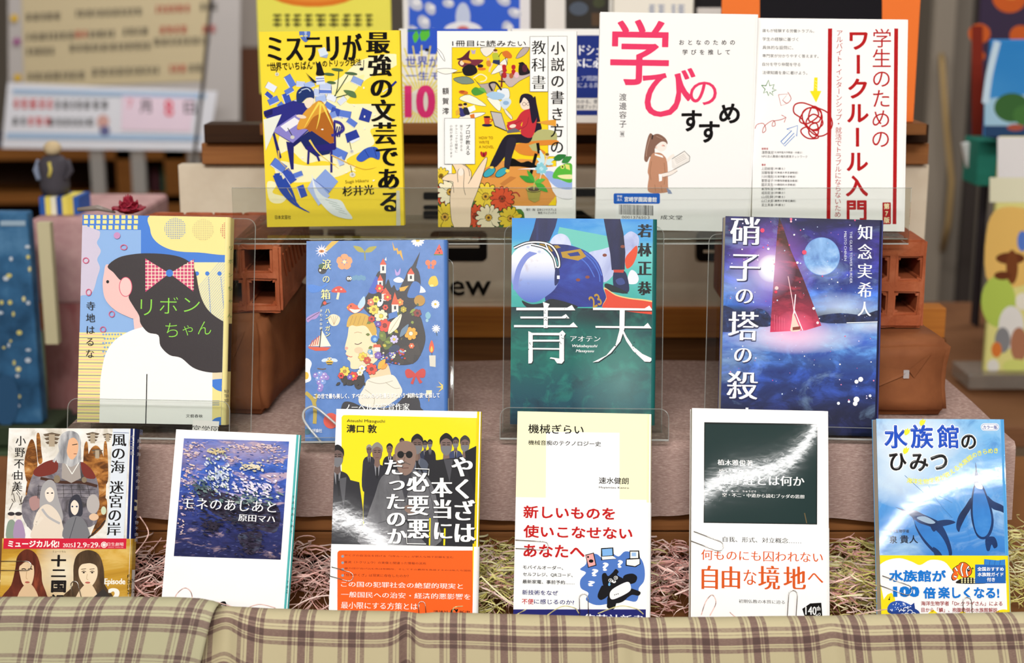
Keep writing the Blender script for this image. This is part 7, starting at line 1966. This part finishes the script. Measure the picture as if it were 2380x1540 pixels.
# ---- white paperback with the dark green square
a = BOOKS['yuima'].frame(1560, 930, .39623)
a.group('cover_illustration')
a.poly(((194, 128), (858, 138), (856, 728), (190, 718)), '0c1716'); a.poly(((200, 138), (852, 146), (850, 722), (196, 712)), '16302f'); a.line(((782, 660), (795, 720)), 6, '6a5a3a')
a.group('title_lettering')
w_ = 'f5f6f4'
a.text('植木雅俊著', 272, 346, 480, 384, w_, 'mb'); a.text('ゆいまきょう', 282, 402, 498, 424, w_, 'b'); a.text('維摩経とは何か', 278, 434, 782, 504, w_, 'mb'); a.text('くう　ふ　に　ちゅうどう', 302, 524, 498, 540, w_, 'b'); a.text('空・不二・中道から読むブッダの思想', 300, 542, 782, 576, w_, 'mb')
a.flush()
v = a.loc((140, 730))[1]
bd = band(a, v, 'fdfdfb', label='white paper band with orange lettering')
a.group('band_lettering')
og = 'd8581c'
a.text('自我、形式、対立概念……', 302, 798, 762, 840, INK, 'm'); a.text('何ものにも囚われない', 176, 874, 890, 952, og, 'm')
for ch, x0, y0, x1, y1, st in (('自', 178, 968, 274, 1108, 'mb'), ('由', 296, 972, 404, 1104, 'mb'), ('な', 424, 992, 500, 1082, 'm'), ('境', 510, 968, 638, 1110, 'mb'), ('地', 658, 972, 790, 1108, 'mb'), ('へ', 800, 1012, 892, 1070, 'm')): a.text(ch, x0, y0, x1, y1, og, st)
a.text('初期仏教の本質に迫る', 396, 1166, 666, 1194, INK, 'm'); a.text('中公新書', 458, 1264, 552, 1288, INK, 'mb'); a.text('2911', 562, 1268, 602, 1282, INK, 'b')
a.group('anniversary_mark'); a.poly(((768, 1222), (815, 1190), (880, 1186), (886, 1264), (860, 1290), (790, 1290)), INK); a.text('140', 786, 1208, 852, 1258, 'f8f8f6', 'mb'); a.text('th', 852, 1204, 874, 1232, 'f8f8f6', 'mb'); a.text('CHUKO', 812, 1258, 880, 1274, 'f8f8f6', 'b', tilt=-28)
a.flush()

# ---- penguin paperback
a = BOOKS['suizoku'].frame(1960, 930, .39623)
a.group('cover_illustration')
face_fill(a, paint('penguin_water', a, [('vert', 910, 110, [(0, '3a82d2'), (.4, '4f9ae0'), (.75, '6ab0ea'), (1, '8cc6f2')], 1.0, 'MIX'), ('streak', [(.5, '000000'), (.68, 'ffffff')], 24, 30, 6, .9, 'c4e4f8', .6), ('streak', [(.5, '000000'), (.68, 'ffffff')], 60, 60, 6, .9, '2f74c4', .5), ('glow', 330, 400, 230, 230, 'e6f4fc', .95, .6), ('glow', 520, 300, 330, 240, 'cfe8f8', .7, .8), ('glow', 420, 220, 300, 170, 'f2f9fd', .8, .6), ('glow', 360, 860, 200, 80, 'b8dcf4', .5, 1)], 'gloss_penguin'))
pb_ = paint('penguin_blue', a, [('noise', [(.3, '1f66b8'), (.6, '3a86d4'), (.8, '5a9fe2')], 20, 30, 4, .4)], 'gloss_penguin')
pdk = paint('penguin_dark', a, [('noise', [(.3, '10254c'), (.6, '1c3c72'), (.8, '2f5a9c')], 30, 50, 4, .4)], 'gloss_penguin')
# right penguin swimming upward
a.blob(((776, 362), (786, 420), (806, 470), (815, 500), (770, 500), (768, 460), (775, 410)), pdk, 4); a.blob(((770, 490), (812, 490), (845, 560), (872, 640), (882, 720), (862, 790), (820, 815), (780, 790), (752, 700), (748, 600)), pdk, 4); a.blob(((775, 500), (806, 500), (835, 560), (862, 650), (868, 720), (845, 785), (812, 800), (780, 770), (762, 690), (760, 590)), pb_, 4)
a.blob(((770, 492), (788, 484), (812, 496), (815, 520), (785, 515)), 'e6f1fb', 4); a.blob(((750, 570), (748, 630), (720, 680), (690, 740), (678, 772), (662, 740), (675, 680), (715, 620)), pdk, 4); a.blob(((845, 560), (880, 590), (940, 620), (960, 665), (920, 650), (870, 630)), pdk, 4); a.blob(((835, 810), (885, 800), (905, 850), (885, 868), (870, 845), (858, 880), (840, 876)), pdk, 4)
# left penguin diving across
a.poly(((303, 625), (345, 636), (400, 655), (400, 682), (372, 662)), pdk); a.blob(((388, 660), (420, 645), (470, 668), (520, 690), (570, 720), (610, 790), (635, 870), (630, 915), (560, 915), (480, 840), (430, 760), (412, 700)), pdk, 4); a.blob(((415, 700), (450, 720), (520, 745), (570, 790), (605, 850), (618, 912), (570, 905), (490, 830), (440, 760)), pb_, 4); a.blob(((510, 725), (560, 705), (620, 700), (658, 715), (620, 730), (560, 745), (530, 770)), pdk, 4); a.blob(((525, 860), (560, 880), (580, 915), (540, 915)), pdk, 4); a.blob(((430, 690), (480, 680), (540, 715), (500, 722)), '9fb8d0', 4)
for P in (((500, 500), (560, 600), (640, 690)), ((360, 440), (470, 540)), ((560, 560), (640, 600))): a.line(P, 3, '3a78b8', True)
a.group('title_lettering')
halo = 'f4fafd'
for ch, x0, y0, x1, y1 in (('水', 238, 145, 378, 282), ('族', 392, 142, 530, 282), ('館', 548, 142, 680, 282)):
    a.text(ch, x0 - 5, y0 - 5, x1 + 5, y1 + 5, halo, (.085, 0)); a.text(ch, x0, y0, x1, y1, '1c4fc4', 'h')
for ch, x0, y0, x1, y1 in (('の', 690, 200, 780, 286), ('ひ', 268, 308, 372, 412), ('み', 388, 312, 500, 416), ('つ', 510, 316, 612, 408)):
    a.text(ch, x0 - 5, y0 - 5, x1 + 5, y1 + 5, halo, (.085, 0)); a.text(ch, x0, y0, x1, y1, INK, 'h')
for x, y, r_ in ((455, 135, -20), (365, 190, -15), (358, 300, -15)): 
    for k in (-1, 0, 1): a.leaf(x, y + 15, x + 14 + k * 14, y - 22 - (k == 0) * 6, 16, 'f2ee3a')
a.rrect(806, 134, 914, 178, 21, 'fbfdfe'); a.rrect(810, 138, 910, 174, 18, '2a62b8'); a.rrect(812, 140, 908, 172, 17, 'fbfdfe'); a.text('カラー版', 820, 146, 902, 168, '1c3f9c', 'h')
cv = catmull([(388, 470), (450, 476), (520, 470), (600, 440), (680, 385), (760, 325), (830, 300), (895, 294)], False, 10)
s_tot = np.cumsum([0] + [math.dist(cv[i], cv[i + 1]) for i in range(len(cv) - 1)])
tx = '海洋生物学者が教える水族館のきらめき'
for i, ch in enumerate(tx):
    t_ = s_tot[-1] * i / (len(tx) - 1); x, y = np.interp(t_, s_tot, [p[0] for p in cv]), np.interp(t_, s_tot, [p[1] for p in cv])
    x2, y2 = np.interp(min(t_ + 5, s_tot[-1]), s_tot, [p[0] for p in cv]), np.interp(min(t_ + 5, s_tot[-1]), s_tot, [p[1] for p in cv])
    x1_, y1_ = np.interp(max(t_ - 5, 0), s_tot, [p[0] for p in cv]), np.interp(max(t_ - 5, 0), s_tot, [p[1] for p in cv])
    a.char(ch, x, y, 34, 34, 'f4f03a', 'b', math.degrees(math.atan2(y2 - y1_, x2 - x1_)))
a.text('海洋生物学者', 264, 756, 386, 776, '10182c', 'b'); a.text('泉', 270, 794, 316, 838, '10182c', 'b'); a.text('貴人', 332, 790, 438, 838, '10182c', 'b')
a.flush()
v = a.loc((230, 908))[1]
bd = band(a, v, 'f8e41c', label='yellow and white paper band with a clownfish')
a.group('band_picture')
a.blob(((200, 985), (250, 940), (330, 925), (400, 945), (450, 965), (510, 935), (590, 945), (640, 1000), (700, 1060), (1010, 1080), (1010, 1400), (300, 1420), (240, 1180), (215, 1060)), 'fdfdfb', 4); a.blob(((215, 1300), (240, 1160), (300, 1150), (320, 1420), (215, 1420)), 'f8e41c', 3)
a.poly(((480, 1262), (525, 1225), (570, 1262)), 'f8e41c'); a.poly(((650, 1262), (700, 1235), (750, 1262)), 'f8e41c'); a.ell(940, 1265, 60, 40, 'f8e41c')
# clownfish
for gsc, c in ((1.0, INK), (.93, 'f06a28')):
    T = lambda P: [(700 + (x - 700) * gsc, 1000 + (y - 1000) * gsc) for x, y in P]
    a.blob(T(((668, 995), (680, 955), (710, 948), (740, 970), (755, 1000), (745, 1025), (715, 1042), (685, 1028))), c, 4); a.blob(T(((675, 965), (655, 975), (640, 990), (648, 1012), (668, 1008))), c, 4); a.blob(T(((672, 1020), (645, 1010), (632, 1035), (640, 1056), (662, 1050))), c, 4)
for P in (((700, 955), (690, 990), (700, 1030)), ((735, 972), (722, 1000), (728, 1030)), ((655, 980), (668, 1000)), ((648, 1030), (664, 1036))): a.line(P, 13, INK, True); a.line(P, 8, 'fbfbf8', True)
a.ell(733, 994, 9, 9, INK); a.ell(735, 991, 3, 3, 'fbfbf8'); a.star(758, 985, 3, 10, 4, INK)
a.blob(((664, 1072), (690, 1045), (730, 1036), (780, 1045), (820, 1062), (828, 1074)), '26221e', 4)
for i in range(18): a.ell(695 + (i % 6) * 18, 1044 + (i // 6) * 11, 5, 5, 'e6e0a8')
nv = '2a68b8'
a.poly(((825, 930), (905, 938), (948, 932), (952, 1072), (772, 1072), (775, 962), (825, 962)), '3a86d4'); a.poly(((772, 962), (950, 966), (952, 1072), (772, 1072)), nv)
for k in range(4): a.line(((830 + k * 30, 936), (826 + k * 30, 964)), 2, '1c4a8c')
# whale shark
a.blob(((258, 1225), (275, 1190), (320, 1176), (370, 1190), (410, 1215), (445, 1240), (440, 1280), (330, 1275), (300, 1258), (265, 1245)), '24428c', 4); a.poly(((388, 1205), (415, 1186), (420, 1222)), '24428c'); a.blob(((258, 1225), (275, 1188), (322, 1174), (372, 1188), (400, 1208), (340, 1215), (300, 1235)), '2f58b0', 4)
rr = random.Random(3)
for _ in range(40): a.ell(rr.uniform(275, 395), rr.uniform(1186, 1235), 3, 3, 'e6eefa', n=7)
for x, y in ((340, 1240), (365, 1225), (390, 1240), (370, 1258), (345, 1262), (410, 1255), (425, 1268)): a.line([(x + 14 * math.cos(q_), y - 12 * math.sin(q_)) for q_ in np.linspace(0, math.pi, 7)], 4, 'f4f8fc')
a.ell(284, 1232, 4, 4, 'f4f8fc'); a.line(((272, 1150), (270, 1165)), 3, INK); a.ell(268, 1166, 5, 4, INK)
a.group('band_lettering')
cb = '1878d2'
a.text('水族館が', 266, 994, 602, 1064, cb, 'x'); a.text('100', 290, 1090, 446, 1152, cb, (.05, .05)); a.text('倍', 466, 1094, 542, 1162, cb, 'x'); a.text('楽しくなる!', 554, 1092, 914, 1162, cb, 'x')
for t_, y0, x0, x1 in (('全国おすすめ', 976, 784, 940), ('水族館ガイド', 1008, 786, 938), ('付き', 1038, 840, 888)): a.text(t_, x0, y0, x1, y0 + 24, 'fbfdff', 'h')
mr = 'a03a3a'
a.text('海洋生物学者「Dr.クラゲさん」による', 454, 1176, 932, 1204, mr, 'b'); a.text('目から「鱗」、抱腹絶倒の水族館解説、', 456, 1214, 912, 1242, mr, 'b'); a.text('誕生!', 850, 1244, 948, 1300, 'b0203a', 'x')
a.flush()
# ------------------------------------------------------------------ clear stands of the middle row
def stand_px(a, label, pl, pr, ptop, ll, lr, ltop, **kw):
    """edges given in frame pixels near the book, turned into metres in the book's own frame"""
    u = lambda x, y: a.to(x, y)
    return book_stand(label, a, u(pl, 800)[0], u(pr, 800)[0], u(1200, ptop)[1], u(ll, ltop)[1] * 0 + u(1000, ltop)[1], u(ll, 960)[0], u(lr, 960)[0], **kw)
stand_px(BOOKS['ribbon'], 'clear acrylic stand holding the ribbon cover hardcover', 200, 577, 514, 170, 542, 940)
stand_px(BOOKS['aoten'], 'clear acrylic stand holding the teal player hardcover', 1170, 1546, 520, 1163, 1550, 942)
stand_px(BOOKS['tower'], 'clear acrylic stand holding the night tower paperback', 1648, 2030, 528, 1660, 2040, 966)
stand_px(BOOKS['tears'], 'clear acrylic stand with a rounded hook holding the blue flower hair hardcover', 716, 1050, 590, 700, 1040, 1016)
t = bpy.data.objects['acrylic_book_stand.003']
a = BOOKS['tears']
mb = MB()
hk = [a.to(x, y) for x, y in ((755, 1032), (716, 985), (710, 962), (722, 948), (742, 950), (790, 990))]
mb.tube([(p[0], -.012 - .0, p[1]) for p in catmull(hk, False, 5)], .0011, ED, 8)
mb.build('hook', t, True)

# paper label by the ribbon cover stand
root, to, w, h = face_root('paper_label', 'small white paper label with three black characters under the ribbon cover stand', 'label', ((446, 974), (506, 980), (511, 1010), (449, 1004)), 1.262, 12)
mb = MB(); mb.box(-w / 2, 0, 0, w / 2, .0005, h, mat('efece6', 'matte')); mb.build('card', root)
a = Art(root, to, (-w / 2, 0, w / 2, h), 'matte', -1e-5); a.group('label_lettering'); a.text('宮学図', 448, 987, 508, 1008, INK, 'g'); a.flush()

# ------------------------------------------------------------------ paper clips on the bands
wire = metal()
def clip(label, key, x0, y0, x1, y1, wpx, drop=.62):
    """wire clip lying on a book's front, from its round end (x0, y0) to its foot (x1, y1) in frame pixels"""
    a = BOOKS[key]
    p0, p1 = np.array(a.to(x0, y0)), np.array(a.to(x1, y1))
    L = np.hypot(*(p1 - p0)); d = (p1 - p0) / L; n = np.array((-d[1], d[0])); w = wpx / F * 1.2 / 2
    t = thing('paper_clip', label, 'paper clip', group='paper clips on the front books')
    t.matrix_world = a.root.matrix_world @ Matrix.Translation((p0[0], -.0016, p0[1]))
    R = .00036
    def P(s_, o, y=0): q = d * s_ + n * o; return (q[0], y, q[1])
    def arc(c, r, a0, a1, k=7): return [P(c - r * math.cos(q), r * math.sin(q)) for q in np.linspace(a0, a1, k)]
    mb = MB()
    pts = [P(L, -w)] + arc(w, w, -math.pi / 2, math.pi / 2) + [P(L * .98, w)]
    mb.tube(pts, R, wire, 6)
    mb.build('outer_loop', t, True)
    return t
clip('wire paper clip lying flat across the left woman on the gold band', 'twelve', 74, 1314, 2, 1314, 22)
clip('upright wire paper clip by the right woman on the gold band', 'twelve', 172, 1350, 189, 1420, 18)
clip('wire paper clip slanting across the left edge of the orange band', 'yakuza', 821, 1342, 768, 1327, 22)
clip('upright wire paper clip at the foot of the orange band', 'yakuza', 980, 1397, 984, 1450, 17)
clip('wire paper clip across the first character of the red title line', 'kikai', 1274, 1268, 1197, 1264, 20)
clip('upright wire paper clip beside the crying bear', 'kikai', 1356, 1379, 1358, 1450, 21)
clip('wire paper clip slanting at the left of the orange lettered band', 'yuima', 1680, 1272, 1608, 1245, 24)
clip('upright wire paper clip at the foot of the orange lettered band', 'yuima', 1843, 1371, 1838, 1450, 21)
clip('wire paper clip slanting across the blue hundred on the penguin band', 'suizoku', 2118, 1374, 2046, 1348, 24)
clip('upright wire paper clip at the foot of the penguin band', 'suizoku', 2246, 1387, 2250, 1450, 21)

# ------------------------------------------------------------------ red cloth rose on the left brick
c = at(300, 496, 1.50)
t = thing('cloth_rose', 'dark red cloth rose lying on the left hollow brick', 'flower', (c.x, YC + 1.50, c.z))
rosem = noise_mat('rose', [(.3, '8f1f33'), (.6, 'a92b42'), (.8, 'c04a5e')], (200, 200, 200), 3, 'matte')
r = random.Random(6)
R0 = 34 / F * 1.5
for ring, (n, rad, hgt, tilt) in enumerate(((6, 1.0, .55, .95), (5, .72, .85, .6), (4, .45, 1.05, .3), (3, .22, 1.1, .1))):
    for k in range(n):
        an = 2 * math.pi * k / n + ring * .6 + r.uniform(-.15, .15)
        ca, sa = math.cos(an), math.sin(an)
        def petal(u, v, rad=rad, hgt=hgt, tilt=tilt, ca=ca, sa=sa, ph=r.uniform(0, 6)):
            s_ = (u - .5) * 2
            wd = rad * .85 * math.sin(math.pi * min(1, .18 + v * .62)) 
            out = rad * (.25 + tilt * v * .85) + .12 * v * v - .16 * s_ * s_ * rad
            z = hgt * v * (1 - .25 * s_ * s_) - (.28 * tilt * max(0, v - .6) * 2) + .05 * math.sin(5 * s_ + ph) * v
            x, y = out, wd * s_
            return (R0 * (x * ca - y * sa), R0 * (x * sa + y * ca) * .9, R0 * (z * 1.15 + .05))
        mb = MB(); mb.grid(petal, 8, 7, rosem)
        o = mb.build('petal', t, True)
        o.modifiers.new('thickness', 'SOLIDIFY').thickness = .0004
mb = MB(); mb.lathe([(0, 0), (.35 * R0, 0), (.45 * R0, .3 * R0), (.2 * R0, .8 * R0), (0, .9 * R0)], mat('5a1422', 'matte'), n=12); mb.build('heart', t, True)
mb = MB(); mb.tube([(-1.0 * R0, .2 * R0, .05 * R0), (-2.2 * R0, .3 * R0, .35 * R0), (-3.6 * R0, .2 * R0, .25 * R0)], .0022, mat('8b8078', 'gloss'), radii=[.001, .003, .002]); mb.build('ribbon_tie', t, True)
